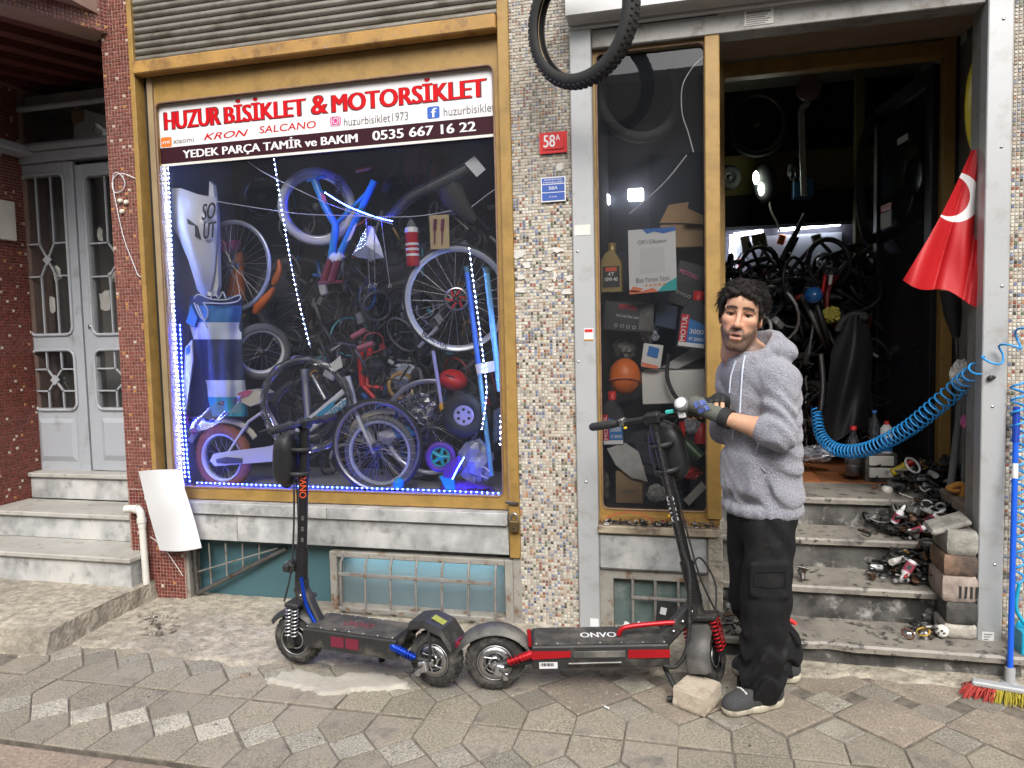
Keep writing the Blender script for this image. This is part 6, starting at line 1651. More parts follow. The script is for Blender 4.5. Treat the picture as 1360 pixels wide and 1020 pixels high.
# frames
fdir = V(-.80, -.60, 0); ldir = V(.60, -.80, 0); up = V(0, 0, 1)
hc = A(P(984, 421, -.575))                                      # head centre
yaw = math.radians(8); hf = V(-math.sin(yaw), -math.cos(yaw), -.03); hf /= np.linalg.norm(hf)
hu = V(.17, .0, 1.0); hu -= hf * (hu @ hf); hu /= np.linalg.norm(hu); hl_ = np.cross(hu, hf)
RH = np.stack([hf, hl_, hu], 1)                                 # columns: forward, left, up
def H(f, l, u): return hc + RH @ V(f, l, u)
neck = A(P(1001, 470, -.545)); shL = A(P(1035, 500, -.665)); shR = A(P(976, 492, -.43)); elL = A(P(1036, 577, -.735)); elR = A(P(962, 570, -.40))
gripN = A(bar2pt(-HL2 + .10)); gripF = A(bar2pt(-HL2 + .015))
bdir = A(bar2pt(-HL2)) - A(bar2pt(0)); bdir /= np.linalg.norm(bdir)
hnL = gripN + V(.005, -.005, .022)                              # knuckles above the bar
wrL = A(P(966, 556, -.66)); wrR = gripF + V(.05, .06, -.02)
hip = A(P(1012, 668, -.53)); chest = A(P(1012, 530, -.54))

# ---- skin: head, neck, arms, hands in one surface
B0 = Field((-.12, -.95, .98), (.62, -.22, 1.74), .0036)
def hell(c, r, **kw): B0.ell(H(*c), r, RH, **kw)
def hcap(a, b, ra, rb=None, **kw): B0.cap(H(*a), H(*b), ra, rb, **kw)
B0.cap(neck - up * .20, neck - up * .02, .10, .07, k=.02)
hell((-.012, 0, .032), (.094, .074, .098), k=.01)
hell((.030, 0, -.045), (.062, .060, .074), k=.03)
hcap((.062, -.010, -.108), (.062, .010, -.108), .021, k=.02)
for s_ in (-1, 1):
    hcap((-.012, s_ * .052, -.055), (.052, s_ * .020, -.104), .019, k=.02)
    hell((.058, s_ * .040, -.012), (.026, .024, .020), k=.02)
    hcap((.081, s_ * .014, .031), (.066, s_ * .050, .030), .0095, .009, k=.012)
hell((.062, 0, .055), (.036, .055, .040), k=.02)
for s_ in (-1, 1): hell((.102, s_ * .032, .012), (.020, .017, .012), k=.012, op='sub')
hcap((.088, 0, .022), (.110, 0, -.026), .0075, .0115, k=.012)
hell((.112, 0, -.030), (.013, .011, .0105), k=.008)
for s_ in (-1, 1): hell((.098, s_ * .0125, -.033), (.012, .0085, .0085), k=.006)
hell((.079, 0, -.066), (.016, .032, .022), k=.014)
hcap((.089, -.022, -.0610), (.089, .022, -.0610), .0055, k=.006); hcap((.094, -.007, -.0600), (.094, .007, -.0600), .0055, k=.006)
hcap((.0875, -.017, -.0820), (.0875, .017, -.0820), .0070, k=.006)
hell((.101, 0, -.0715), (.016, .024, .0042), k=.004, op='sub')
for s_ in (-1, 1):
    B0.ell(H(-.014, s_ * .074, -.004), (.020, .009, .034), RH @ np.array([[math.cos(.35 * s_), -math.sin(.35 * s_), 0], [math.sin(.35 * s_), math.cos(.35 * s_), 0], [0, 0, 1]]), k=.006)
    B0.ell(H(-.006, s_ * .083, 0), (.008, .006, .018), RH, k=.005, op='sub')
hcap((-.035, 0, -.055), (-.060, 0, -.15), .056, .060, k=.02)
B0.cap(H(-.04, 0, -.08), neck - up * .05, .055, .066, k=.02)
B0.cap(shL - up * .03, elL, .038, .040, k=.02); B0.cap(elL, elL + (wrL - elL) * .35, .043, .041, k=.015); B0.cap(elL + (wrL - elL) * .3, wrL, .042, .028, k=.02)
B0.cap(shR - up * .03, elR, .038, .040, k=.02); B0.cap(elR, wrR, .042, .028, k=.02)
B0.cap(shL - up * .03, neck - up * .14, .035, .08, k=.03); B0.cap(shR - up * .03, neck - up * .14, .035, .08, k=.03)
def hand(wr, grip, along, palm_n, fl, gl=None):
    """palm over the bar at grip, fingers wrapping round it; along = bar direction from little finger to index"""
    along = along / np.linalg.norm(along); pc = grip + palm_n * .030
    B0.cap(wr, pc - along * .012, .027, .030, k=.012); B0.cap(pc - along * .030, pc + along * .026, .017, k=.014)
    if gl is not None:
        gl.cap(wr, pc - along * .010, .0325, .0345, k=.010); gl.cap(pc - along * .032, pc + along * .028, .0215, k=.012)
    side = np.cross(along, palm_n); side /= np.linalg.norm(side)
    if side @ (grip - wr) < 0: side = -side                     # points away from the wrist
    for i, (o, L) in enumerate(((-.034, .85), (-.012, 1.0), (.011, 1.04), (.033, .95))):
        b = pc + along * o + side * .022
        k1 = grip + along * o * 1.02 + side * (.036 * L) + palm_n * .012
        k2 = grip + along * o * 1.02 + side * (.030 * L) - palm_n * .020
        k3 = grip + along * o * 1.02 + side * .006 - palm_n * .030
        B0.cap(b, k1, .0105, .0095, k=.006); B0.cap(k1, k2, .0095, .0088, k=.004); B0.cap(k2, k3, .0088, .0078, k=.004)
        if gl is not None: gl.cap(b, k1, .0135, .0125, k=.006)
    t0 = pc + along * .032 - side * .012; t1 = grip + along * .052 - side * .010 - palm_n * .006; t2 = grip + along * .050 + side * .018 - palm_n * .018
    B0.cap(t0, t1, .0135, .0115, k=.008); B0.cap(t1, t2, .0110, .0095, k=.004)
    if gl is not None: gl.cap(t0, t0 + (t1 - t0) * .7, .0165, .0145, k=.008)
GL = Field((-.12, -.95, 1.0), (.45, -.22, 1.36), .0036); GR = Field((-.12, -.95, 1.0), (.45, -.22, 1.36), .0036)
pn = V(.25, -.35, .80); pn -= bdir * (pn @ bdir); pn /= np.linalg.norm(pn)
hand(wrL, gripN - bdir * .0, -bdir, pn, 1, GL)
pn2 = V(.30, .35, .75); pn2 -= bdir * (pn2 @ bdir); pn2 /= np.linalg.norm(pn2)
hand(wrR, gripF, -bdir, pn2, 1, GR)
SKIN, STUB = np.array((.53, .305, .20)), np.array((.075, .048, .038))
def skin_col(p):
    q = (p - hc) @ RH; f, l, u = q.T; c = np.tile(SKIN, (len(p), 1))
    rs_ = np.random.RandomState(2).rand(len(p))
    def mixc(w, col):
        nonlocal c
        c = c * (1 - w[:, None]) + np.array(col) * w[:, None]
    def sm(x, a, b): t = np.clip((x - a) / (b - a), 0, 1); return t * t * (3 - 2 * t)
    head = sm(u, -.20, -.16)
    mixc(.35 * sm(f, .05, .10) * (1 - sm(np.abs(u + .018), .02, .05)) * (1 - sm(np.abs(l), .05, .075)) * head, (.62, .24, .16))
    line = -.052 + .45 * np.maximum(0, np.abs(l) - .030) + .010 * (f < .05)
    beard = sm(line - u, -.004, .018) * sm(u, -.142, -.125) * sm(f, -.022, .008) * head
    beard *= np.where((np.abs(l) < .022) & (u > -.095) & (u < -.055), .25, 1.0)
    mixc(np.clip(beard * (.70 + .28 * rs_), 0, 1), STUB)
    mous = (1 - sm(np.abs(u + .0500), .006, .012)) * (1 - sm(np.abs(l), .026, .036)) * sm(f, .080, .090)
    mixc(mous * .8, STUB)
    brow = (1 - sm(np.abs(u - (.0365 - 8 * (np.abs(l) - .026) ** 2)), .0042, .0085)) * sm(np.abs(l), .006, .012) * (1 - sm(np.abs(l), .050, .056)) * sm(f, .045, .06)
    mixc(brow * .92, (.022, .015, .012))
    eye = (1 - sm(np.sqrt(((np.abs(l) - .032) / .019) ** 2 + ((u - .013) / .012) ** 2), .75, 1.25)) * sm(f, .05, .07)
    mixc(eye * .45, (.22, .10, .07))
    lash = (1 - sm(np.abs(u - .0185), .0016, .0036)) * (1 - sm(np.abs(np.abs(l) - .032), .012, .017)) * sm(f, .05, .07); mixc(lash * .85, (.03, .018, .014))
    lips = (1 - sm(np.sqrt((l / .024) ** 2 + ((u + .0725) / .0165) ** 2), .8, 1.05)) * sm(f, .082, .090)
    mixc(lips * .6, (.40, .165, .13))
    gap = (1 - sm(np.sqrt((l / .021) ** 2 + ((u + .0715) / .0045) ** 2), .7, 1.1)) * sm(f, .07, .08); mixc(gap * .9, (.09, .03, .03))
    return c
M['skin'] = pm('skin', attr=True, rough=.48, var=.06, vs=60, sss=.12, spec=.4, bump=.0004, bs=260)
body, bpos, bfc = sdf_object('body', B0, M['skin'], MAN, 1, skin_col)
# eyes
M['eyewhite'] = pm('eye_white', (.33, .29, .26), .35); M['iris'] = pm('dark_iris', (.02, .012, .008), .1)
for s_ in (-1, 1):
    c = H(.0725, s_ * .0315, .0120); m = MB(); m.ell(c, (.0125, .0125, .0125), None, 16, 10); ey = m.build('eye', M['eyewhite'], MAN)
    g_ = hf + hl_ * .02; g_ = g_ / np.linalg.norm(g_); m = MB(); m.lathe([(.0078, .0), (.0070, .0012), (0, .0030)], c + g_ * .0102, g_, 14); m.build('iris', M['iris'], ey)
    m = MB(); m.tube(smooth_path([H(.0785, s_ * (.0315 - .0165), .0150), H(.0850, s_ * .0315, .0190), H(.0740, s_ * (.0315 + .0165), .0150)], 6), .0050, 8); m.build('eyelid', pm('eyelid_skin', (.26, .13, .085), .7, spec=.1), ey)
M['teeth'] = pm('teeth', (.62, .58, .50), .3)
m = MB(); m.box(H(.083, 0, -.069), (.022, .008, .006), Matrix(RH.tolist()) @ Matrix.Rotation(PI / 2, 3, 'Z'), .002); m.build('teeth', M['teeth'], MAN)
# ---- hair: wavy locks over the skull
HR = Field(tuple(hc - .17), tuple(hc + .19), .0036)
HR.ell(H(-.022, 0, .052), (.093, .084, .092), RH, k=.01)
HR.ell(H(.095, 0, -.015), (.085, .088, .085), RH, k=.012, op='sub')
HR.ell(H(.03, 0, -.10), (.14, .12, .085), RH, k=.01, op='sub')
rr = random.Random(9)
for i in range(130):
    th = rr.uniform(-2.75, 2.75); el = rr.uniform(-.15, 1.35)
    if abs(th) < 1.25 and el < .62: el = rr.uniform(.62, 1.3)
    ce, se = math.cos(el), math.sin(el)
    d = V(ce * math.cos(th), ce * math.sin(th), se); base = V(-.018, 0, .045) + d * V(.092, .083, .090)
    tg = V(math.cos(th) * .3, math.sin(th) * 1.0, -.9 + rr.uniform(-.3, .2)); tg += V(rr.uniform(-.6, .6), rr.uniform(-.6, .6), 0); tg -= d * (tg @ d); tg /= np.linalg.norm(tg)
    L = rr.uniform(.018, .040); p0 = base - tg * L * .5 + d * .002; p1 = base + d * .008; p2 = base + tg * L * .6 + d * rr.uniform(-.002, .008)
    HR.cap(H(*p0), H(*p1), .0085, .0085, k=.004); HR.cap(H(*p1), H(*p2), .0085, .004, k=.004)
for (l, f_, u_, dl, du) in ((-.060, .055, .070, -.020, -.055), (-.045, .080, .078, -.026, -.030), (-.02, .092, .090, -.030, -.016), (.010, .095, .092, .022, -.018), (.035, .085, .085, .022, -.028), (.055, .066, .076, .016, -.04), (-.066, .035, .05, -.006, -.055), (-.070, .02, .03, -.008, -.05), (.070, .02, .04, .004, -.05), (.074, .0, .02, .002, -.045), (-.075, .0, .06, -.018, -.02), (.0, .09, .1, .03, .0), (-.03, .085, .095, -.035, .004)):
    HR.cap(H(f_, l, u_), H(f_ + .008, l + dl * .5, u_ + du * .3 + .006), .012, .010, k=.006); HR.cap(H(f_ + .008, l + dl * .5, u_ + du * .3 + .006), H(f_ + .002, l + dl, u_ + du), .009, .0035, k=.004)
M['hair'] = pm('dark_wavy_hair', (.012, .009, .008), .6, spec=.25, var=.6, vs=90, bump=.006, bs=170)
for s_ in (-1, 1): HR.ell(H(-.012, s_ * .092, -.008), (.026, .024, .034), RH, k=.006, op='sub')
sdf_object('hair', HR, M['hair'], MAN, 1)
m = MB()
for i in range(520):
    th = rr.uniform(-2.9, 2.9); el = rr.uniform(-.1, 1.45)
    if abs(th) < 1.1 and el < .55: el = rr.uniform(.6, 1.4)
    d = V(math.cos(el) * math.cos(th), math.cos(el) * math.sin(th), math.sin(el)); b = V(-.018, 0, .047) + d * V(.098, .089, .096); tg = V(rr.uniform(-.4, .8), math.sin(th) + rr.uniform(-.8, .8), -.5); tg -= d * (tg @ d); tg /= np.linalg.norm(tg)
    L = rr.uniform(.025, .065); w_ = np.cross(d, tg) * rr.uniform(-.016, .016)
    m.tube([H(*(b - d * .006)), H(*(b + tg * L * .5 + d * .004 + w_)), H(*(b + tg * L + w_ * .4 + d * rr.uniform(-.006, .010)))], [.0018, .0016, .0006], 4, caps=False)
m.build('hair_strands', M['hair'], MAN, kind='stuff')
# ---- hoodie
M['fleece'] = pm('grey_fleece', (.24, .24, .285), .95, var=.35, vs=95, bump=.009, bs=150, sheen=.3, wear=((.36, .36, .40), 240, .55, .7))
HD_ = Field((-.08, -.98, .76), (.68, -.16, 1.56), .0052)
def folds(x, y, z, t): return .0045 * np.sin(38 * z + 9 * x + 3 * np.sin(14 * x - 11 * y)) + .003 * np.sin(70 * x + 33 * z + 4 * np.sin(25 * z))
def lowfolds(x, y, z, t): return .004 * np.sin(60 * z + 22 * x + 5 * np.sin(16 * (x - y) + 8 * z)) + (.009 * np.sin(46 * z + 5 * np.sin(13 * (x - y)))) * np.clip((1.02 - z) / .14, 0, 1) + .003 * np.sin(31 * (x + y) + 12 * z)
for o in (-.075, 0, .075):
    HD_.cap(hip - up * .10 + ldir * o, chest + ldir * o * 1.15 + up * .06, .096, .090, k=.05, wr=lowfolds)
HD_.cap(hip - up * .10 + fdir * .045, chest + fdir * .035, .085, .095, k=.05, wr=lowfolds)
HD_.cap(shL - up * .016, shR - up * .016, .064, .064, k=.05); HD_.cap(neck - up * .06, chest, .10, .10, k=.05)
HD_.cap(shL - up * .01, elL, .060, .057, k=.03, wr=lambda x, y, z, t: (.0085 * np.sin(95 * z + 5 * np.sin(24 * x + 10 * y)) * np.clip(t * 1.6, .15, 1)))
fa_ = (wrL - elL) / np.linalg.norm(wrL - elL)
HD_.cap(elL, elL + fa_ * .045, .062, .060, k=.02)
HD_.cap(shR - up * .01, elR, .068, .060, k=.03, wr=folds); fr_ = (wrR - elR) / np.linalg.norm(wrR - elR); HD_.cap(elR, elR + fr_ * .05, .058, .052, k=.02)
# hood: rolled collar round the neck and the bag behind
for i in range(14):
    a0, a1 = 2 * PI * i / 14, 2 * PI * (i + 1) / 14
    def cp(a): return neck + fdir * (.075 * math.cos(a) - .005) + ldir * (.088 * math.sin(a)) + up * (.012 - .050 * math.cos(a))
    HD_.cap(cp(a0), cp(a1), .030 if math.cos(a0) < 0 else .022, k=.014)
HD_.ell(neck - fdir * .085 + up * .0 + ldir * .02, (.070, .105, .058), np.stack([fdir, ldir, up], 1), k=.03, wr=folds)
HD_.cap(neck - up * .0, neck + up * .10, .060, .064, k=.012, op='sub')
HD_.cap(H(-.03, 0, -.10), H(-.02, 0, -.02), .060, .062, k=.01, op='sub')
# hem band and pouch pocket
HD_.plane(hip - up * .030, (0, 0, -1))
for i in range(18):
    a0, a1 = 2 * PI * i / 18, 2 * PI * (i + 1) / 18
    def hp(a): return hip - up * .012 + fdir * (.118 * math.cos(a)) + ldir * (.146 * math.sin(a))
    HD_.cap(hp(a0), hp(a1), .026, k=.012)
HD_.box(hip + fdir * .112 + up * .135 + ldir * .01, (.034, .105, .085), np.stack([fdir, ldir, up], 1), .03, k=.03)
HD_.plane(elL + fa_ * .062, fa_) if False else None
hood, hpos, hfc = sdf_object('hoodie', HD_, M['fleece'], MAN, 2)
bvh = BVHTree.FromPolygons([tuple(q) for q in hpos], [tuple(q) for q in hfc])
def on_hoodie(px, py, off=.004):
    r_ = ray(px, py).normalized(); h = bvh.ray_cast(EYE, r_); 
    return (h[0] + h[1] * off) if h[0] is not None else P(px, py, -.65)
for pts in ([(990, 473), (987, 490), (985, 520), (983, 548)], [(978, 480), (972, 500), (970, 522)], [(978, 556), (974, 582)]):
    m = MB(); m.tube(smooth_path([on_hoodie(*q) for q in pts], 5), .0036, 6); m.build('drawstring', M['bagwhite'], hood)
m = MB(); m.tube(smooth_path([on_hoodie(*q, .001) for q in ((1008, 588), (1004, 606), (1012, 622), (1018, 628))], 5), .004, 6); m.build('pocket_edge', M['fleece'], hood)
# ---- trousers
M['twill'] = pm('black_twill', (.011, .011, .012), .85, spec=.2, var=.3, vs=30, bump=.0012, bs=240, wear=((.035, .033, .031), 9, .6, .85))
TR = Field((-.10, -.95, .03), (.66, -.15, .95), .0055)
toeN, heelN = A(PZ(962, 950, 0)), A(PZ(1034, 934, 0)); toeF, heelF = A(PZ(974, 893, 0)), A(PZ(1060, 905, 0))
ankN = heelN + (toeN - heelN) * .30 + up * .10; ankF = heelF + (toeF - heelF) * .28 + up * .10
knN = A(P(1017, 795, -.615)); knF = A(P(1000, 795, -.40)); hpN = A(P(1024, 690, -.60)); hpF = A(P(996, 690, -.45))
def tw(x, y, z, t): return .0045 * np.sin(40 * z + 17 * (x + y) + 4 * np.sin(13 * x + 3 * z)) * np.clip((z - .3) * 2, .2, 1) + .011 * np.sin(62 * z + 5 * np.sin(17 * (x - y)) + 2 * np.sin(31 * (x + y))) * np.clip((.40 - z) / .2, 0, 1)
TR.cap(hip + up * .0, hip - up * .06, .095, .105, k=.03)
for (h_, k_, an) in ((hpN, knN, ankN), (hpF, knF, ankF)):
    TR.cap(h_, k_, .096, .092, k=.04, wr=tw); TR.cap(k_, an + up * .02, .094, .082, k=.03, wr=tw); TR.cap(an + up * .06, an - up * .03 + V(-.01, 0, 0), .080, .078, k=.02, wr=tw)
rt = np.stack([fdir, ldir, up], 1)
TR.box(A(P(1022, 770, -.70)), (.075, .012, .070), np.stack([V(1, .1, 0), V(-.1, 1, 0), up], 1), .012, k=.02)
tro, tpos, tfc = sdf_object('trousers', TR, M['twill'], MAN, 2)
bvh = BVHTree.FromPolygons([tuple(q) for q in tpos], [tuple(q) for q in tfc])
m = MB(); pk = [on_hoodie(*q, .002) for q in ((1002, 760), (1024, 759), (1044, 758), (1043, 768), (1042, 780), (1022, 780), (1001, 778))]; m.tube(pk, .0028, 5, closed=True); m.build('pocket_flap', M['twill'], tro)
m = MB(); m.tube(smooth_path([on_hoodie(*q, .001) for q in ((1036, 668), (1042, 690), (1040, 715))], 5), .003, 5); m.build('pocket_seam', M['twill'], tro)
# ---- shoes
M['shoe'] = pm('dark_grey_knit', (.045, .045, .047), .85, var=.3, vs=120, bump=.001, bs=300); M['sole'] = pm('cream_sole', (.50, .46, .36), .6, var=.15, vs=30, wear=((.25, .22, .17), 20, .55, .75)); M['lace'] = pm('pale_lace', (.6, .58, .55), .7)
for (toe, heel, z0) in ((toeN, heelN, 0), (toeF, heelF, 0)):
    d = toe - heel; L = np.linalg.norm(d); d /= L; sd_ = np.cross(up, d); q = lambda a, b, c: heel + d * (a * L) + sd_ * b + up * c
    lo = np.minimum(toe, heel) - .09; hi = np.maximum(toe, heel) + .09; lo[2] = -.01; hi[2] = .20
    f1 = Field(lo, hi, .004)
    f1.cap(q(.14, 0, .055), q(.45, 0, .060), .046, .046, k=.03); f1.cap(q(.45, 0, .055), q(.85, .004, .042), .046, .040, k=.03); f1.cap(q(.70, 0, .036), q(.88, .004, .034), .044, .036, k=.02); f1.cap(q(.16, 0, .07), q(.22, 0, .14), .042, .046, k=.03)
    f1.plane((0, 0, .026), (0, 0, -1))
    sh, _, _ = sdf_object('shoe', f1, M['shoe'], MAN, 1)
    f2 = Field(lo, hi, .004); f2.cap(q(.14, 0, .03), q(.45, 0, .03), .050, .048, k=.02); f2.cap(q(.45, 0, .03), q(.87, .004, .03), .050, .042, k=.02); f2.plane((0, 0, .036), (0, 0, 1)); f2.plane((0, 0, .004), (0, 0, -1))
    sdf_object('sole', f2, M['sole'], sh, 1)
    for k in range(4):
        a = .42 + .085 * k; m = MB(); m.tube([q(a, -.030, .094 - .030 * (a - .3)), q(a + .015, 0, .106 - .035 * (a - .3)), q(a, .030, .094 - .030 * (a - .3))], .0042, 6); m.build('lace', M['lace'], sh)
    m = MB(); m.box(q(.40, -.047 if toe is toeN else .047, .055), (.05, .004, .03), Matrix(np.stack([d, sd_, up], 1).tolist()), .001); m.build('side_patch', M['maroon'], sh)
# ---- gloves
M['gloveg'] = pm('olive_grey_glove', (.10, .105, .088), .8, var=.2, vs=60, bump=.0008, bs=300); M['gloveblue'] = pm('blue_glove_pad', (.07, .10, .30), .5); M['gloveb'] = pm('black_glove_cuff', (.015, .015, .016), .7)
gl_, gpos, gfc = sdf_object('glove', GL, M['gloveg'], MAN, 1)
gr_, _, _ = sdf_object('glove', GR, M['gloveb'], MAN, 1)
wd = (hnL - wrL) / np.linalg.norm(hnL - wrL)
m = MB(); m.tube([wrL - wd * .016, wrL + wd * .022], [.0385, .0405], 16); m.build('cuff', M['gloveb'], gl_)
bvh = BVHTree.FromPolygons([tuple(q) for q in gpos], [tuple(q) for q in gfc])
def on_glove(px, py, off=.003):
    r_ = ray(px, py).normalized(); h = bvh.ray_cast(EYE, r_); return (h[0] + h[1] * off) if h[0] is not None else None
for k, pl_ in enumerate(([(921, 535), (926, 533), (930, 540), (925, 543)], [(928, 533), (935, 532), (939, 537), (932, 540)], [(927, 544), (933, 541), (937, 546), (930, 549)], [(935, 541), (940, 538), (944, 544), (939, 546)])):
    w = [on_glove(*q) for q in pl_]
    if all(q is not None for q in w): m = MB(); m.poly3(w, (w[1] - w[0]).cross(w[2] - w[0]).normalized() * -.002); m.build('knuckle_pad', M['gloveblue'], gl_)

# ------------------------------------------------------------------ things on and around the front
def patch(t, name, pts, y, mat, th=.004):
    m = MB(); m.poly3(pp(pts, y), (0, th, 0)); return m.build(name, mat, t)
# knobbly tyre casing hung from the roller box
t = thing('hanging_tyre', 'black knobbly tyre casing hung from the roller shutter box', 'tyre', P(771, 115, -.36))
c = P(772, 24, -.36); ax = Matrix.Rotation(-.50, 3, 'Z') @ Matrix.Rotation(.06, 3, 'X') @ Vector((0, 1, 0)); R = 91 * S(771, 60, -.36); u, v, a_ = frame_from(ax)
prof = []
for k in range(17):
    q = -2.25 + 4.5 * k / 16; prof.append((R - .036 + .036 * math.cos(q), .036 * math.sin(q)))
for k in range(17):
    q = 2.25 - 4.5 * k / 16; prof.append((R - .036 + .031 * math.cos(q), .031 * math.sin(q)))
prof.append(prof[0])
m = MB(); m.lathe(prof, c, ax, 72)
m.build('casing', M['rubberclean'], t)
m = MB()
for i in range(64):
    for s_ in (-1.5, -.5, .5, 1.5):
        th = 2 * PI * (i + (.5 if abs(s_) > 1 else 0)) / 64; ph = s_ * .52
        d = u * math.cos(th) + v * math.sin(th); tg = -u * math.sin(th) + v * math.cos(th); o = d * math.cos(ph) + a_ * math.sin(ph)
        m.box(c + d * (R - .036) + o * .0375, (.0125, .0115, .007), Matrix((tg, o.cross(tg), o)).transposed())
m.build('knob', M['rubberclean'], t, kind='stuff')
m = MB(); m.torus(c, ax, R - .045, .0022, 60, 5); m.build('bead', M['brownjamb'], t)
# padlock on the window rail
t = thing('padlock', 'weathered brass padlock hanging on the ochre window rail', 'padlock', P(684, 710, -.03))
a = P(683, 699, -.045); M['brass'] = pm('dull_brass', (.20, .14, .07), .45, .8, var=.2)
m = MB(); m.box(a, (.052, .022, .058), None, .006); m.build('body', M['brass'], t)
m = MB(); m.tube(smooth_path([a + Vector((-.016, 0, .025)), a + Vector((-.016, 0, .052)), a + Vector((0, 0, .066)), a + Vector((.016, 0, .052)), a + Vector((.016, 0, .025))], 5), .0055, 8); m.build('shackle', M['steel'], t)
m = MB(); m.lathe([(.006, 0), (.006, .002), (0, .002)], a + Vector((0, -.011, -.008)), (0, -1, 0), 10); m.build('keyhole', M['blackmatt'], t)
m = MB(); m.box(P(680, 668, -.035), (.07, .010, .016), Matrix.Rotation(.1, 3, 'Y'), .003); solid('hasp', M['darksteel'], 'steel hasp above the padlock', 'hasp', m)
# drain pipe and hanging paper
t = thing('drain_pipe', 'white plastic drain pipe with elbow beside the marble steps', 'pipe', P(197, 808, -.07))
m = MB(); m.tube(smooth_path([P(167, 676, -.07), P(181, 676, -.07), P(187, 682, -.07), P(189, 700, -.07)], 5), .0225, 12); m.build('elbow', M['pvc'], t)
m = MB(); m.tube([P(188.5, 695, -.07), P(197.5, 812, -.07)], .0195, 12); m.build('pipe', M['pvc'], t)
m = MB(); m.tube([P(180, 676.5, -.07), P(184, 676, -.07)], .0265, 12); m.tube([P(188, 688, -.07), P(188.6, 694, -.07)], .0265, 12); m.build('collar', M['pvc'], t)
def paper_pt(u_, v_):
    tl, tr, br, bl = (184, 626), (236, 619), (268, 727), (212, 731)
    px = (tl[0] * (1 - u_) + tr[0] * u_) * (1 - v_) + (bl[0] * (1 - u_) + br[0] * u_) * v_
    py = (tl[1] * (1 - u_) + tr[1] * u_) * (1 - v_) + (bl[1] * (1 - u_) + br[1] * u_) * v_
    py += 5 * u_ * u_ * (1 - v_) + 3 * math.sin(3 * u_) * v_; px += 2 * math.sin(PI * v_) * u_ - 1 * math.sin(PI * v_) * (1 - u_) + (14 * max(0, u_ - .55)) * max(0, .25 - v_) * 4
    return P(px, py, -.075 - .04 * math.sin(PI * (u_ * .9 + .05)) - .03 * v_ * u_ + .006 * math.sin(8 * v_ + 3 * u_))
m = MB(); m.grid(paper_pt, 16, 20); solid('paper_sheet', M['paper'], 'curled blank white paper sheet taped beside the drain pipe', 'paper', m)
m = MB(); sp_tube(m, [(200, 713), (215, 725), (228, 742), (243, 765)], -.05, .0022); solid('thin_wire', M['pvc'], 'thin wire trailing from the paper sheet to the basement window', 'wire', m)
# wire loops and knobs on the red pillar
m = MB(); sp_tube(m, [(180, 237), (165, 231), (155, 232), (149, 243), (152, 255), (162, 253), (166, 243), (160, 232), (152, 230), (150, 245), (155, 275), (165, 318), (178, 352), (184, 366), (192, 367)], -.014, .0026, 6, 5); solid('white_cable', M['string'], 'white cable looped and trailing down the red pillar', 'cable', m)
for (px, py, lab) in ((160.5, 267, 'upper pale knob on the red pillar'), (168.5, 269, 'pale knob with cable on the red pillar, nearest the window'), (163, 281, 'lowest pale knob on the red pillar')):
    m = MB(); m.lathe([(.014, 0), (.014, .010), (.010, .016), (0, .017)], P(px, py, -.006), (0, -1, 0), 12); solid('pillar_knob', M['cream'], lab, 'knob', m)
# stone block by the red scooter's wheel
C_, L_, R_ = PZ(936, 954, 0.002), PZ(894, 938, 0.002), PZ(958, 933, 0.002); Bk = L_ + (R_ - C_)
M['limestone'] = pm('pale_rough_stone', (.50, .43, .34), .9, var=.14, vs=14, bump=.004, bs=70, wear=((.36, .29, .22), 18, .56, .75))
m = MB(); n_ = 8; hgt = .083; rr = random.Random(2)
def stone(side):
    def fn(u_, v_):
        if side == 0: p = C_.lerp(R_, u_) + Vector((0, 0, hgt * v_))
        elif side == 1: p = L_.lerp(C_, u_) + Vector((0, 0, hgt * v_))
        elif side == 2: p = L_.lerp(C_, u_).lerp(Bk.lerp(R_, u_), v_) + Vector((0, 0, hgt))
        elif side == 3: p = R_.lerp(Bk, u_) + Vector((0, 0, hgt * v_))
        else: p = Bk.lerp(L_, u_) + Vector((0, 0, hgt * v_))
        cen = (C_ + Bk) / 2 + Vector((0, 0, hgt / 2)); q = p - cen
        rd = 1 - .05 * (min(1, max(abs(q.z) / (hgt / 2), 0)) ** 8) * (1 if side != 2 else 0) - (.035 if side == 2 and (u_ in (0, 1) or v_ in (0, 1)) else 0)
        return cen + Vector((q.x * rd, q.y * rd, q.z)) + Vector((fbm(p.x * 20, p.z * 23 + p.y * 7), fbm(p.y * 22, p.x * 19), fbm(p.z * 18, p.x * 21 + p.y * 9) * .6)) * .004
    return fn
for k in range(5): m.grid(stone(k), n_, n_, False)
solid('stone_block', M['limestone'], 'pale dressed stone block lying before the red scooter front wheel', 'stone', m)
# broom
t = thing('broom', 'broom with blue handle and red and yellow bristles leaning by the entrance', 'broom', PZ(1341, 915, 0))
M['broomblue'] = pm('blue_handle', (.012, .10, .62), .3); M['broomdark'] = pm('dark_blue_grip', (.006, .04, .33), .4)
b0 = PZ(1341, 916, .05); b0 = P(1341, 905, -.22); b1 = P(1350, 540, -.06)
m = MB(); m.tube([b0, b1], .0115, 10); m.build('handle', M['broomblue'], t)
m = MB(); d_ = (b1 - b0); m.tube([b0 + d_ * .87, b0 + d_ * 1.0], .0145, 10); m.build('grip', M['broomdark'], t)
m = MB(); m.tube([b0 + d_ * .735, b0 + d_ * .79], .0122, 10); m.build('label', M['white'], t)
h0, h1 = PZ(1290, 905, .055), PZ(1420, 927, .055); hd = (h1 - h0).normalized(); hs = Vector((-hd.y, hd.x, 0)); L = (h1 - h0).length
m = MB(); m.box((h0 + h1) / 2, (L, .045, .022), Matrix((hd, hs, Vector((0, 0, 1)))).transposed(), .006); m.build('head', M['silver'], t)
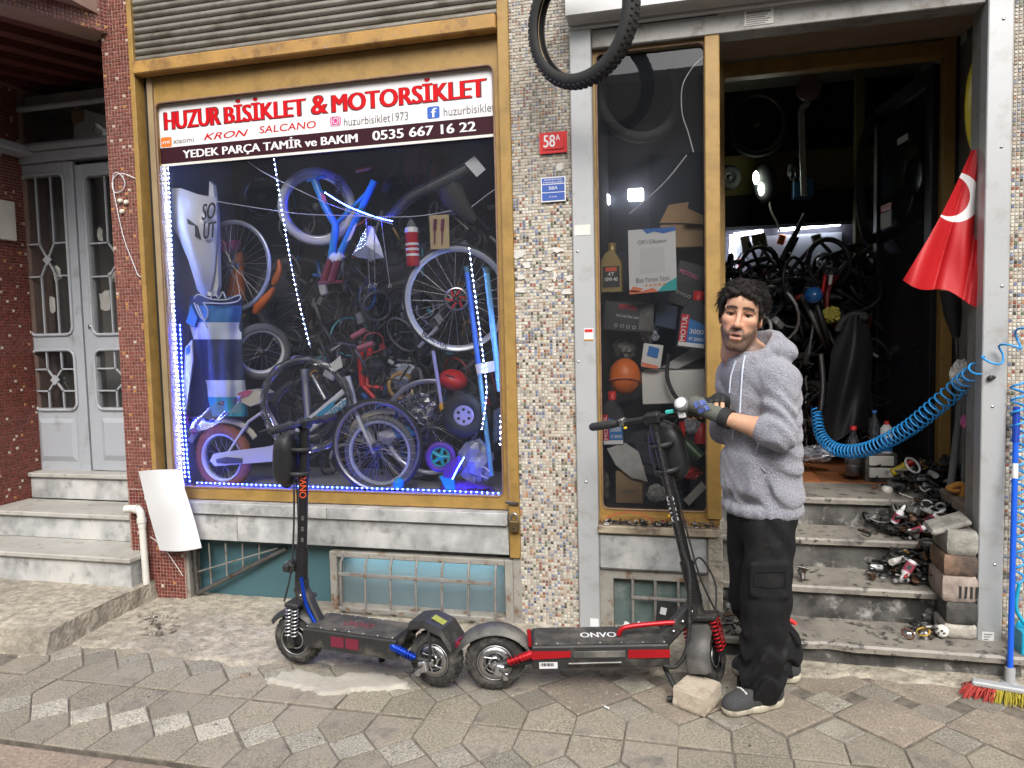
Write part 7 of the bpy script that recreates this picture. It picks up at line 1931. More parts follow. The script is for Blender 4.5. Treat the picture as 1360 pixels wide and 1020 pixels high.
m = MB(); m.tube([b0 - d_ * .012, b0 + d_ * .05], .020, 10); m.box(b0 - Vector((0, 0, .008)), (.06, .04, .015), None, .004); m.build('socket', M['silver'], t)
M['brist_r'] = pm('red_bristle', (.50, .06, .05), .7, var=.25, vs=40); M['brist_y'] = pm('yellow_bristle', (.50, .42, .05), .7, var=.25, vs=40)
rr = random.Random(6)
for (a, b, mt) in ((0, .25, 'brist_r'), (.25, 1, 'brist_y')):
    m = MB()
    for k in range(int(900 * (b - a))):
        s_ = rr.uniform(a - .01, b + .01); w_ = rr.uniform(-1, 1); p = h0 + hd * (L * s_) + hs * (w_ * .020) + Vector((0, 0, -.006))
        out = hs * (w_ * .034) + hd * ((s_ - .5) * .06 + rr.uniform(-.012, .012)) + hs * rr.uniform(-.01, .01); q = p + out + Vector((0, 0, -.048 + rr.uniform(0, .010)))
        m.tube([p, p.lerp(q, .5) + out * .12, q], .0016, 3, caps=False)
    m.build('bristles', M[mt], t, kind='stuff')
# dustpan at the very edge
t = thing('dustpan', 'cyan plastic dustpan beside the broom', 'dustpan', PZ(1362, 880, .12)); M['cyanpan'] = pm('cyan_pan', (.01, .33, .52), .35)
a = P(1349, 836, -.13); 
for k in range(4):
    m = MB(); m.box(a + Vector((.09, 0, -.012 - .024 * k)), (.16, .09, .010), Matrix.Rotation(.18, 3, 'Y'), .003); m.build('rib', M['cyanpan'], t)
m = MB(); m.box(a + Vector((.09, .045, -.05)), (.16, .010, .12), Matrix.Rotation(.18, 3, 'Y'), .003); m.box(a + Vector((.012, 0, -.045)), (.010, .09, .10), None, .003); m.build('pan', M['cyanpan'], t)
m = MB(); m.tube(smooth_path([a + Vector((.05, 0, 0)), a + Vector((.0, 0, .09)), a + Vector((.01, 0, .20))], 5), .008, 8); m.build('handle', M['cyanpan'], t)
# blue spiral air hose
M['hose'] = pm('blue_air_hose', (.025, .28, .68), .35)
def coil(pts, ks, radii, pitches, r=.0062, n=12):
    w = smooth_path(pts, 30); L = [0]
    for a, b in zip(w, w[1:]): L.append(L[-1] + (b - a).length)
    L = np.array(L); tot = L[-1]; out = []; s_ = 0; th = 0; W = np.array([tuple(q) for q in w]); up_ = None
    while s_ < tot:
        p = Vector([np.interp(s_, L, W[:, i]) for i in range(3)]); p2 = Vector([np.interp(min(tot, s_ + .004), L, W[:, i]) for i in range(3)]); p1 = Vector([np.interp(max(0, s_ - .004), L, W[:, i]) for i in range(3)])
        tg = (p2 - p1).normalized(); u_ = Vector((0, 0, 1)) - tg * tg.z
        if u_.length < .2: u_ = Vector((1, 0, 0)) - tg * tg.x
        u_.normalize(); v_ = tg.cross(u_); f = s_ / tot
        R_ = np.interp(f, ks, radii); pt = np.interp(f, ks, pitches)
        out.append(p + (u_ * math.cos(th) + v_ * math.sin(th)) * R_); th += 2 * PI / n; s_ += pt / n
    m = MB(); m.tube(out, r, 6); return m
pts = [P(1084, 545, 1.25), P(1090, 578, 1.15), P(1112, 597, 1.0), P(1150, 597, .80), P(1200, 573, .56), P(1245, 538, .36), P(1275, 512, .22), P(1302, 487, -.02), P(1330, 470, -.09), P(1352, 452, -.09), P(1375, 430, -.09)]
solid('air_hose', M['hose'], 'blue spiral air hose looping out of the shop over the aluminium guide', 'hose', coil(pts, [0, .2, .45, .62, .74, .85, 1], [.030, .036, .040, .044, .040, .032, .034], [.024, .028, .034, .042, .062, .09, .10], .0046))
pts = [P(1352, 505, -.06), P(1352, 580, -.06), P(1353, 660, -.06), P(1351, 780, -.06)]
solid('air_hose', M['hose'], 'second blue spiral hose hanging down the mosaic behind the broom', 'hose', coil(pts, [0, .5, 1], [.026, .026, .024], [.055, .06, .07], .0052))
# Turkish flag and the things behind it
def flag_uv_mat():
    m = bpy.data.materials.new('flag_cloth'); m.use_nodes = True; nt = m.node_tree; L = nt.links; b = nt.nodes['Principled BSDF']; b.inputs['Roughness'].default_value = .55
    tc = _n(nt, 'ShaderNodeUVMap')
    def disc(cx, cy, r):
        d = _n(nt, 'ShaderNodeVectorMath'); d.operation = 'DISTANCE'; L.new(tc.outputs[0], d.inputs[0]); d.inputs[1].default_value = (cx, cy, 0)
        k = _n(nt, 'ShaderNodeMath'); k.operation = 'LESS_THAN'; k.inputs[1].default_value = r; L.new(d.outputs['Value'], k.inputs[0]); return k.outputs[0]
    a, c = disc(.35, .69, .165), disc(.305, .70, .137)
    sb = _n(nt, 'ShaderNodeMath'); sb.operation = 'SUBTRACT'; sb.use_clamp = True; L.new(a, sb.inputs[0]); L.new(c, sb.inputs[1])
    mx = _n(nt, 'ShaderNodeMix'); mx.data_type = 'RGBA'; L.new(sb.outputs[0], mx.inputs[0]); mx.inputs[6].default_value = (.42, .006, .010, 1); mx.inputs[7].default_value = (.75, .74, .74, 1)
    L.new(mx.outputs[2], b.inputs['Base Color']); b.inputs['Subsurface Weight'].default_value = 0
    return m
nu, nv = 60, 70
def flagpx(u_, v_):
    top = (1290 + 27 * u_, 200 - 8 * u_); bl_, br_ = (1199, 372), (1312, 408)
    px = top[0] * v_ + (bl_[0] * (1 - u_) + br_[0] * u_) * (1 - v_); py = top[1] * v_ + (bl_[1] * (1 - u_) + br_[1] * u_) * (1 - v_)
    return px + 5 * math.sin(PI * v_) * (1 - u_), py + 5 * (1 - v_) * math.sin(u_ * 9)
def flagpt(u_, v_):
    px, py = flagpx(u_, v_)
    fold = (.055 * abs(math.sin(u_ * 7 + .6 + 1.5 * v_)) + .010 * math.sin(u_ * 19 + 5 * v_) + .006 * math.sin(13 * v_ + 6 * u_)) * (1.05 - .8 * v_) + (.05 if u_ > .72 else 0) * min(1, (u_ - .72) / .06) * (1 - v_ * .8)
    return P(px, py, .10 - fold)
m = MB(); m.grid(flagpt, nu, nv); me = m.mesh('flag', flag_uv_mat()); uvl = me.uv_layers.new(name='UVMap')
for pl_ in me.polygons:
    for li in pl_.loop_indices:
        vi = me.loops[li].vertex_index; q_ = flagpx(vi % (nu + 1) / nu, vi // (nu + 1) / nv); uvl.data[li].uv = ((q_[0] - 1200) / 200, (400 - q_[1]) / 200)
o = bpy.data.objects.new('flag', me); COL.objects.link(o); tag(o, 'red flag with white crescent hanging in the entrance beside the guide', 'flag')
t = thing('smiley_balloon', 'yellow smiley foil balloon half hidden behind the aluminium guide', 'balloon', P(1305, 195, .3)); c = P(1301, 140, .3)
m = MB(); m.ell(c, (.062, .03, .235), None, 24, 14); m.build('foil', pm('yellow_foil', (.62, .50, .04), .25), t)
m = MB(); m.poly3(pp([(1294, 148), (1299, 150), (1300, 168), (1295, 165)], .268), (0, -.004, 0)); m.build('eye', M['blackmatt'], t)
t = thing('umbrella', 'folded black umbrella hanging under the flag', 'umbrella', P(1268, 470, .5))
m = MB(); m.tube(pp([(1262, 385), (1266, 420), (1270, 448)], .45), [.05, .04, .018], 8); m.build('canopy', M['blackmatt'], t)
m = MB(); m.tube(pp([(1270, 446), (1272, 490)], .45), .008, 6); m.build('shaft', M['darksteel'], t)
crumple('plastic_bag', 'white crumpled plastic bag hanging under the umbrella', 1276, 496, .35, .045, .06, .03, M['offwhite'], 21, 'bag')
for (p0, p1, r_, lab) in (((1277, 530), (1262, 650), .018, 'grey pipe standing in the corner of the entrance'), ((1283, 470), (1279, 640), .010, 'thin rod leaning in the entrance corner')):
    m = MB(); m.tube([P(p0[0], p0[1], .55), P(p1[0], p1[1], .45)], r_, 8); solid('corner_rod', M['greytyre'], lab, 'rod', m)
crumple('pink_cord', 'small pink cord bundle in the entrance corner', 1281, 560, .3, .02, .03, .02, M['pink'], 22, 'cord', 8, 6)

# ------------------------------------------------------------------ stack of building blocks beside the steps
bx0, bx1 = P(1253, 850, -.03).x, 1.192; zs = [.113, P(1270, 829, -.05).z, P(1270, 800, -.05).z, P(1270, 766, -.05).z, P(1270, 738, -.05).z, P(1270, 706, -.05).z]
bm = [pm('pale_concrete_block', (.36, .33, .29), .9, var=.65, vs=20, bump=.003, bs=90), pm('dark_grimy_block', (.07, .066, .06), .8, var=.65, vs=12, bump=.003, bs=90), pm('pinkish_block', (.27, .22, .19), .85, var=.65, vs=12, bump=.003, bs=90),
      pm('rusty_brown_block', (.24, .15, .10), .8, var=.3, vs=9, bump=.003, bs=90, wear=((.07, .05, .04), 8, .5, .7)), pm('grey_stone_block', (.26, .25, .22), .85, var=.65, vs=9, bump=.004, bs=60, wear=((.1, .09, .08), 7, .55, .75))]
labs = ['pale concrete block, lowest of the stack beside the steps', 'grimy dark block, second from the bottom of the stack', 'pinkish block with dark stripes, middle of the stack', 'rusty brown block, second from the top of the stack', 'grey stone block, topmost of the stack beside the steps']
rr = random.Random(12)
for k in range(5):
    m = MB(); off = rr.uniform(-.012, .012); ya = -.055 + rr.uniform(-.008, .008); n_ = 6
    x0_, x1_, z0_, z1_ = bx0 + off, bx1 - .002, zs[k] + .001, zs[k + 1] - .001
    def bp(face):
        def fn(u_, v_):
            if face == 0: p = Vector((x0_ + (x1_ - x0_) * u_, ya, z0_ + (z1_ - z0_) * v_))
            elif face == 1: p = Vector((x0_, ya + .22 - .22 * u_, z0_ + (z1_ - z0_) * v_))
            elif face == 2: p = Vector((x0_ + (x1_ - x0_) * u_, ya + .22 * v_, z1_))
            elif face == 3: p = Vector((x1_, ya + .22 * u_, z0_ + (z1_ - z0_) * v_))
            else: p = Vector((x0_ + (x1_ - x0_) * (1 - u_), ya + .22, z0_ + (z1_ - z0_) * v_))
            cx, cz = (x0_ + x1_) / 2, (z0_ + z1_) / 2; e = abs((p.z - cz) / ((z1_ - z0_) / 2)) ** 9 * .7; ex = abs((p.x - cx) / ((x1_ - x0_) / 2)) ** 9 * .7
            p.y += .014 * e * (1 if p.y < ya + .11 else -1); p.x += -.012 * e * (1 if p.x > cx else -1) * ex + .0; p.y += .012 * ex * (1 if p.y < ya + .11 else -1)
            return p + Vector((0, fbm(p.x * 25 + k, p.z * 25), 0)) * .003
        return fn
    for fc_ in range(5): m.grid(bp(fc_), n_, n_)
    o = solid('building_block', bm[k], labs[k], 'block', m, group='blocks stacked beside the steps')
    if k == 2:
        for q in range(4): mm = MB(); mm.box((bx0 + .055 + .022 * q, ya - .002, (z0_ + z1_) / 2 - .008), (.009, .004, .052), Matrix.Rotation(.05 * (q % 2), 3, 'Y')); w_ = mm.build('stripe', M['blackmatt'], o); w_.location = -Vector(o.location)
m = MB(); a = P(1256, 706, -.0); m.box(a + Vector((.02, .05, .025)), (.17, .12, .028), Matrix.Rotation(-.35, 3, 'Y') @ Matrix.Rotation(.2, 3, 'X'), .010); solid('slab_fragment', bm[4], 'broken grey slab fragment tilted on top of the block stack', 'stone', m)

# ------------------------------------------------------------------ scrap heaps of small parts
M['scrap'] = pm('scrap_parts', attr=True, rough=.5, metal=.25, var=.3, vs=60)
SCOL = [((.02, .02, .02), 40), ((.05, .048, .045), 20), ((.12, .115, .11), 10), ((.30, .30, .30), 6), ((.5, .5, .5), 4), ((.10, .05, .03), 5), ((.35, .03, .03), 1), ((.65, .63, .6), 2), ((.4, .25, .05), .6)]
def scrap(label, spots, seed, size=(.008, .03), name='scrap_heap', cols=SCOL):
    """spots: list of world points with normal up; drops random small mechanical bits there"""
    r = random.Random(seed); m = MB()
    for p in spots:
        m.col = r.choices([q[0] for q in cols], [q[1] for q in cols])[0]; s_ = r.uniform(*size); p = Vector(p) + Vector((0, 0, s_ * .3)); k = r.random()
        rot = Matrix.Rotation(r.uniform(0, 6.28), 3, 'Z') @ Matrix.Rotation(r.uniform(-1.2, 1.2), 3, 'X'); d = rot @ Vector((1, 0, 0))
        if k < .28: m.cyl(p - d * s_, p + d * s_, s_ * r.uniform(.15, .4), 7)
        elif k < .48: m.box(p, (s_ * r.uniform(1, 2.2), s_ * r.uniform(.5, 1.2), s_ * r.uniform(.3, .8)), rot, s_ * .12)
        elif k < .62: m.torus(p, rot @ Vector((0, 0, 1)), s_ * r.uniform(.5, 1), s_ * .18, 12, 5)
        elif k < .74: m.lathe([(s_ * .5, 0), (s_ * .5, s_ * .4), (s_ * .25, s_ * .4), (s_ * .25, s_ * .9), (0, s_ * .9)], p, rot @ Vector((0, .3, 1)), 8)
        else:
            q = [p]; 
            for _ in range(4): q.append(q[-1] + Vector((r.uniform(-1, 1), r.uniform(-1, 1), r.uniform(-.25, .45))) * s_ * 1.3)
            m.tube(smooth_path(q, 3), s_ * r.uniform(.06, .16), 5)
    m.col = None
    o = m.build(name, M['scrap']); return tag(o, label, 'scrap', kind='stuff')
def heap(px0, px1, py0, py1, zt, h, n, seed, px_peak=None):
    r = random.Random(seed); out = []
    for _ in range(n):
        px = r.triangular(px0, px1, px_peak or (px0 + px1) / 2); py = r.uniform(py0, py1); q = PZ(px, py, zt); out.append(q + Vector((0, 0, h * r.random() ** 1.5 * (1 - abs(px - (px_peak or (px0 + px1) / 2)) / (px1 - px0)))))
    return out
scrap('dark heap of worn bicycle parts on the top step', heap(1150, 1300, 622, 657, .592, .16, 420, 1, 1255), 31, (.014, .050))
scrap('dark heap of worn bicycle parts on the third step', heap(1145, 1290, 688, 718, .435, .20, 420, 2, 1250), 32, (.014, .050))
scrap('dark heap of worn bicycle parts on the second step', heap(1150, 1262, 746, 777, .277, .17, 330, 3, 1232), 33, (.014, .050))
scrap('small scatter of metal parts on the lowest step', heap(1195, 1262, 822, 850, .112, .05, 60, 4, 1230), 34, (.008, .03))
scrap('bolts and small parts scattered along the show window sill', [Vector((random.Random(k * 7 + 3).uniform(-.46, .095), random.Random(k * 13 + 5).uniform(-.050, -.004), .563 + random.Random(k).uniform(0, .02))) for k in range(230)], 35, (.004, .014))
scrap('loose parts dumped beside the concrete pier behind the man', heap(955, 990, 800, 845, .112, .10, 60, 6, 965), 36, (.008, .03))
scrap('grit and litter along the foot of the facade', [Vector((random.Random(k * 5).uniform(-3.0, 1.1), random.Random(k * 11 + 1).triangular(-1.2, -.02, -.1), .012)) for k in range(150)], 37, (.002, .006))
# broken edge by the drain pipe
scrap('crumbled rubble and a rag at the foot of the drain pipe', heap(180, 240, 818, 846, .010, .02, 60, 8, 212), 38, (.006, .022), cols=[((.24, .21, .17), 5), ((.33, .30, .25), 4), ((.12, .10, .08), 2)])
t_ = None
# grey oil bottles lying in the heaps
M['bottlew'] = pm('white_bottle', (.62, .62, .63), .35, var=.05); M['labelpink'] = pm('pink_black_label', (.33, .05, .09), .45, var=.3, vs=60)
def small_bottle(label, base, tip, r_=.019):
    base, tip = Vector(base), Vector(tip); ax = (tip - base).normalized(); L = (tip - base).length
    t = thing('oil_bottle', label, 'bottle', base, group='white bottles among the scrap')
    m = MB(); m.lathe([(r_ * .9, 0), (r_, .006), (r_, L * .60), (r_ * .45, L * .72), (r_ * .42, L * .76)], base, ax, 14); m.build('body', M['bottlew'], t)
    m = MB(); m.lathe([(r_ * .55, L * .76), (r_ * .5, L * .84), (r_ * .2, L), (0, L)], base, ax, 10); m.build('nozzle', M['white'], t)
    m = MB(); m.lathe([(r_ * 1.02, L * .12), (r_ * 1.02, L * .5)], base, ax, 14); m.build('label', M['labelpink'], t)
    u_, v_, w_ = frame_from(ax); tocam = (EYE - base); tocam = (tocam - ax * tocam.dot(ax)).normalized(); side = ax.cross(tocam)
    m = MB(); m.box(base + ax * L * .31 + tocam * r_ * 1.0, (L * .22, r_ * .9, .0015), Matrix((ax, side, tocam)).transposed()); m.build('label_print', M['blackmatt'], t)
small_bottle('white bottle leaning upright in the heap on the third step', P(1187, 694, .42), P(1202, 671, .40))
small_bottle('white bottle lying across the heap, highest by the wall', P(1226, 695, .42), P(1256, 676, .40))
small_bottle('white bottle lying flat below the one by the wall', P(1207, 707, .38), P(1243, 697, .36), .016)
small_bottle('white bottle pointing down on the second step', P(1213, 745, .14), P(1195, 773, .12), .021)
m = MB(); m.lathe([(.026, 0), (.028, .006), (.024, .012), (0, .012)], P(1251, 838, -.04), (-.3, -.8, .3), 18); solid('metal_lid', M['offwhite'], 'round pale lid leaning on the block stack', 'lid', m)
m = MB(); m.box(P(1215, 843, -.05), (.09, .03, .03), Matrix.Rotation(.2, 3, 'Z'), .006); m.box(P(1228, 843, -.06), (.02, .05, .04), None, .006); solid('alloy_caliper', M['alu'], 'pale alloy caliper on the lowest step', 'caliper', m)
m = MB(); m.lathe([(.022, 0), (.024, .004), (.022, .05), (.0, .05)], P(1175, 650, .80), (.2, -.9, .1), 16); solid('white_can', M['offwhite'], 'small white can lying on the top step', 'can', m)
m = MB(); m.torus(P(1212, 618, .75), (.5, -.6, .6), .045, .006, 24, 6); solid('white_ring', M['white'], 'white plastic ring on the heap of the top step', 'ring', m)
m = MB(); m.tube(smooth_path(pp([(1258, 650), (1268, 645), (1278, 644), (1279, 655), (1272, 664)], .40), 4), .016, 8); m.tube(smooth_path(pp([(1258, 648), (1266, 652), (1274, 652)], .385), 4), .011, 7); solid('orange_glove', pm('orange_cloth', (.55, .25, .05), .8), 'orange work glove draped on the heap by the wall', 'glove', m)
m = MB(); m.box(P(1066, 757, .14), (.035, .03, .05), Matrix.Rotation(.5, 3, 'Y'), .006); m.tube(pp([(1058, 752), (1076, 756)], .12), .005, 6); m.cyl(P(1066, 762, .12), P(1066, 770, .10), .012, 8); solid('brake_part', M['darksteel'], 'small dark brake part alone on the second step', 'part', m)
m = MB(); m.tube(smooth_path(pp([(1043, 822), (1050, 824), (1057, 829)], -.0), 4), [.010] * 9, 8); solid('red_tool', M['redplastic'], 'red plastic tool end on the lowest step behind the man', 'tool', m)
t = thing('power_adapter', 'black power adapter with white label leaning in the small basement window', 'adapter', P(885, 830, -.03))
m = MB(); m.poly3(pp([(874, 801), (900, 807), (897, 833), (870, 829)], -.03), (0, .03, 0)); m.build('case', M['blackmatt'], t)
m = MB(); m.poly3(pp([(878, 806), (886, 808), (884, 817), (876, 815)], -.0315), (0, -.001, 0)); m.build('label', M['paper'], t)
for (px, lab) in ((832, 'larger crumpled white paper scrap under the small basement window'), (848, 'smaller crumpled white paper scrap under the small basement window')): crumple('paper_scrap', lab, px, 829, -.03, .016 if px == 832 else .010, .012, .012, M['paper'], px, 'paper', 8, 6, .35)
m = MB(); m.lathe([(.010, 0), (.012, .012), (.009, .03), (0, .034)], P(887, 686, -.03), (1, 0, .1), 10); solid('yellow_bulb', pm('amber_bulb', (.6, .36, .02), .3), 'amber plastic piece among the bolts on the sill', 'part', m)
m = MB(); sp_tube(m, [(805, 688), (820, 682), (838, 680), (855, 684), (868, 692)], -.05, .0018); solid('red_wire', M['redplastic'], 'thin red wire curling along the show window sill', 'wire', m)
crumple('dark_rag', 'dark rag with a white end beside the rubble', 224, 832, -.33, .03, .015, .02, M['blackmatt'], 51, 'rag', 9, 6, .3)
m = MB(); m.cyl(P(233, 834, -.34), P(238, 836, -.34), .010, 8); solid('white_cap', M['white'], 'white cap lying beside the dark rag', 'cap', m)
m = MB(); m.box(PZ(326, 897, .0), (.04, .03, .02), Matrix.Rotation(.4, 3, 'Z'), .005); solid('brick_chip', M['kerb'], 'reddish brick chip at the edge of the concrete', 'stone', m)
m = MB(); m.ell(PZ(507, 876, .014), (.016, .014, .012)); solid('black_plug', M['blackmatt'], 'small black rubber plug on the concrete under the scooter', 'plug', m)
m = MB(); m.cyl(PZ(803, 938, .008), PZ(809, 941, .008), .004, 6); solid('cigarette_end', M['white'], 'cigarette end on the pavers near the stone block', 'cigarette', m)

# ------------------------------------------------------------------ goods in the narrow show window
def pbox(px0, py0, px1, py1, y, depth, mat, name, label, cat, rot=0.0, parent=None, ch=.003):
    """box whose front face fills the photo rectangle at depth y"""
    a, b = P(px0, py1, y), P(px1, py0, y); c = (a + b) / 2 + Vector((0, depth / 2, 0)); m = MB()
    m.box(c, (abs(b.x - a.x), depth, abs(b.z - a.z)), Matrix.Rotation(rot, 3, 'Y'), ch)
    t = thing(name, label, cat, (c.x, c.y, min(a.z, b.z))); m.build('carton' if cat == 'box' else 'body', mat, t); return t, a, b
def ptext(t, body, px0, py0, px1, py1, y, hpx, mat, bold=.02):
    """line of text from (px0,py0) to (px1,py1) baseline"""
    a, b = P(px0, py0, y), P(px1, py1, y); u_ = b - a; v_ = Vector((-u_.z, 0, u_.x)).normalized() * hpx * S(px0, py0, y)
    return lettering(body, mat, a, u_, v_, t, bold, thick=.0004)
def oil_can(label, px, py0, py1, wpx, y, mat, capmat, lean=0.0, depth=.06):
    s_ = S(px, (py0 + py1) / 2, y); h = (py1 - py0) * s_; w = wpx * s_ / 2
    base = P(px, py1, y); t = thing('oil_bottle', label, 'bottle', base)
    prof = [(-w, 0), (w, 0), (w, h * .55), (w * .82, h * .66), (w * .40, h * .80), (w * .38, h * .84), (-w * .25, h * .84), (-w * .62, h * .78), (-w, h * .62)]
    R2 = Matrix.Rotation(lean, 3, 'Y'); u_ = R2 @ Vector((1, 0, 0)); v_ = R2 @ Vector((0, 0, 1))
    m = MB(); pin = [(x * .9, z * .985 + h * .006) for x, z in prof]; k = len(prof)
    lay = [(pin, 0), (prof, depth * .22), (prof, depth * .78), (pin, depth)]; vs = []
    for (pr, yy_) in lay: vs += [base + u_ * x + v_ * z + Vector((0, yy_, 0)) for x, z in pr]
    m.add(vs, [tuple(range(k - 1, -1, -1))[::-1]] + [tuple(range(3 * k, 4 * k))[::-1]] + [(l * k + i, (l + 1) * k + i, (l + 1) * k + (i + 1) % k, l * k + (i + 1) % k) for l in range(3) for i in range(k)])
    m.build('body', mat, t)
    m = MB(); m.lathe([(w * .36, h * .84), (w * .36, h), (0, h)], base + Vector((0, depth / 2, 0)) + u_ * w * .06, v_, 14); m.build('cap', capmat, t)
    def q(x, z, d=.001): return base + u_ * (x * w) + v_ * (z * h) + Vector((0, -d, 0))
    return t, q
M['gold'] = pm('gold_plastic', (.30, .22, .09), .35, .3); M['oilblack'] = pm('dark_can', (.03, .033, .04), .35); M['lblred'] = pm('label_red', (.55, .02, .03), .4); M['lblblue'] = pm('label_blue', (.03, .16, .45), .4)
t, q = oil_can('gold motor oil bottle with black label at the window edge', 812, 322, 388, 30, .16, M['gold'], M['gold'])
m = MB(); m.poly3([q(-.75, .10), q(.75, .10), q(.75, .52), q(-.75, .52)], (0, -.001, 0)); m.build('label', M['blackmatt'], t)
m = MB(); m.poly3([q(-.5, .42, .002), q(.5, .42, .002), q(.5, .50, .002), q(-.5, .50, .002)], (0, -.001, 0)); m.build('label_stripe', M['orangetext'], t)
lettering('10W-40', M['whitetext'], q(-.55, .22, .003), q(.55, .22, .003) - q(-.55, .22, .003), q(-.55, .30, .003) - q(-.55, .22, .003), t, .02)
lettering('4T', M['whitetext'], q(-.3, .33, .003), q(.3, .33, .003) - q(-.3, .33, .003), q(-.3, .40, .003) - q(-.3, .33, .003), t, .02)
for (px, y0, y1, w_, y, ln, lab) in ((917, 386, 463, 40, .13, .14, 'dark motor oil bottle with red MOTUL label beside the post'), (815, 520, 592, 30, .13, -.04, 'dark motor oil bottle with MOTUL label low at the window edge')):
    t, q = oil_can(lab, px, y0, y1, w_, y, M['oilblack'], M['redplastic'], ln)
    m = MB(); m.poly3([q(-.85, .06), q(-.35, .06), q(-.35, .58), q(-.85, .58)], (0, -.001, 0)); m.build('red_label', M['lblred'], t)
    m = MB(); m.poly3([q(-.34, .06), q(.85, .06), q(.85, .42), q(-.34, .52)], (0, -.001, 0)); m.build('blue_label', M['lblblue'], t)
    m = MB(); m.poly3([q(-.85, .03, .002), q(.85, .03, .002), q(.85, .10, .002), q(-.85, .10, .002)], (0, -.001, 0)); m.build('white_band', M['whitetext'], t)
    a_ = q(-.45, .12, .003); lettering('MOTUL', M['whitetext'], a_, q(-.45, .56, .003) - a_, q(-.78, .12, .003) - a_, t, .03)
    lettering('3000', M['whitetext'], q(-.2, .26, .003), q(.7, .26, .003) - q(-.2, .26, .003), q(-.2, .34, .003) - q(-.2, .26, .003), t, .03)
    lettering('4T 20W50', M['whitetext'], q(-.2, .14, .003), q(.75, .14, .003) - q(-.2, .14, .003), q(-.2, .20, .003) - q(-.2, .14, .003), t, .02)
# poster (its code field left blank)
t = thing('poster', 'white poster asking for reviews, with blue, teal and orange corners', 'poster', P(866, 390, .056))
pa = [P(834, 306, .058), P(897, 301, .058), P(899, 385, .058), P(836, 391, .058)]
def po(u_, v_): return pa[0].lerp(pa[1], u_).lerp(pa[3].lerp(pa[2], u_), v_) + Vector((0, -.0012, 0))
m = MB(); m.poly3(pa, (0, .001, 0)); m.build('sheet', M['paper'], t)
M['teal'] = pm('teal_print', (.02, .36, .36), .5); M['posterblue'] = pm('blue_print', (.03, .13, .42), .5); M['posterorange'] = pm('orange_print_soft', (.70, .18, .08), .5)
for (pl_, mt) in (([(.3, .0), (1, 0), (1, .06), (.75, .09), (.55, .05), (.4, .08)], 'posterblue'), ([(1, .80), (1, 1), (.6, 1), (.72, .90)], 'teal'), ([(0, .93), (.25, .97), (.5, .93), (.62, 1), (0, 1)], 'posterorange'), ([(.08, .88), (.3, .93), (.2, .98), (0, .96)], 'posterorange')):
    m = MB(); m.poly3([po(*q_) for q_ in pl_], (0, -.0004, 0)); m.build('print', M[mt], t)
def ptx(body, u0, u1, v0, v1, mat='signgrey'): lettering(body, M[mat], po(u0, v1), po(u1, v1) - po(u0, v1), po(u0, v0) - po(u0, v1), t, .012, thick=.0008)
ptx("QR'i Okutun", .20, .80, .17, .245); ptx('Bize Yorum Yazın', .15, .85, .755, .835)
ptx('★★★★★', .32, .78, .86, .91, 'igy')
M['printpale'] = pm('pale_grey_print', (.55, .55, .56), .6)
m = MB(); m.poly3([po(.24, .30), po(.76, .30), po(.76, .70), po(.24, .70)], (0, -.0004, 0)); m.build('print', M['printpale'], t)
# cartons
M['cartonblack'] = pm('black_carton', (.025, .025, .028), .5, var=.15); M['cartonwhite'] = pm('white_carton', (.62, .61, .58), .6, var=.06, vs=5)
t, a, b = pbox(802, 400, 868, 441, .18, .16, M['cartonblack'], 'black_carton', 'black and grey printed carton lying above the orange bowl', 'box', .10)
ptext(t, 'MOTORO', 822, 410, 846, 413, .176, 7, M['lblred']); ptext(t, 'Anti Lock Disc Lock', 818, 420, 848, 424, .176, 4, M['printpale'], 0)
for k in range(4): m = MB(); m.torus(P(818 + 8 * k, 432 + k, .176), YAX, .008, .0012, 12, 4); m.build('print', M['printpale'], t)
m = MB(); m.poly3(pp([(850, 413), (868, 402), (868, 441), (848, 438)], .174), (0, -.002, 0)); m.build('grey_side', M['greyfender'], t)
t, a, b = pbox(893, 348, 934, 408, .22, .12, M['cartonblack'], 'black_carton', 'black upright carton with pink lettering behind the oil bottle', 'box', .32)
ptext(t, 'MOTORO', 902, 362, 926, 372, .21, 6, M['pink']); 
for k in range(4): m = MB(); m.torus(P(900 + 5 * k, 388 + 2 * k, .21), YAX, .007, .0012, 12, 4); m.build('print', M['printpale'], t)
t, a, b = pbox(853, 492, 937, 536, .20, .2, M['cartonwhite'], 'white_carton', 'plain white carton behind the scooter handlebar', 'box', -.03)
t, a, b = pbox(853, 457, 879, 488, .15, .04, M['cartonwhite'], 'bulb_packet', 'white packet with blue and orange print above the white carton', 'box', .14)
m = MB(); m.poly3(pp([(862, 459), (876, 463), (873, 476), (859, 472)], .148), (0, -.001, 0)); m.build('print', M['lblblue'], t); m = MB(); m.poly3(pp([(853, 481), (874, 486), (873, 490), (852, 487)], .148), (0, -.001, 0)); m.build('print', M['posterorange'], t)
for (x0, y0, x1, y1, y, rot, lab) in ((877, 296, 934, 330, .34, .02, 'brown cardboard carton below the open flaps'), (818, 626, 853, 668, .16, .0, 'small brown cardboard carton standing on the show window floor')):
    t, a, b = pbox(x0, y0, x1, y1, y, .18, M['cardboard'], 'cardboard_carton', lab, 'box', rot)
    if y1 > 600: ptext(t, 'SHIMANO', 825, 655, 846, 655, .157, 5, M['signgrey'], .01)
    else:
        m = MB(); m.poly3(pp([(876, 296), (888, 272), (915, 268), (908, 296)], .33), (0, .003, 0)); m.build('flap', M['cardboard'], t); m = MB(); m.poly3(pp([(908, 296), (912, 276), (934, 286), (934, 298)], .30), (0, .003, 0)); m.build('flap', M['cardboard'], t)
t = thing('orange_bowl', 'orange plastic bowl-shaped helmet shell resting in the show window', 'shell', P(830, 528, .2)); c = P(830, 500, .22)
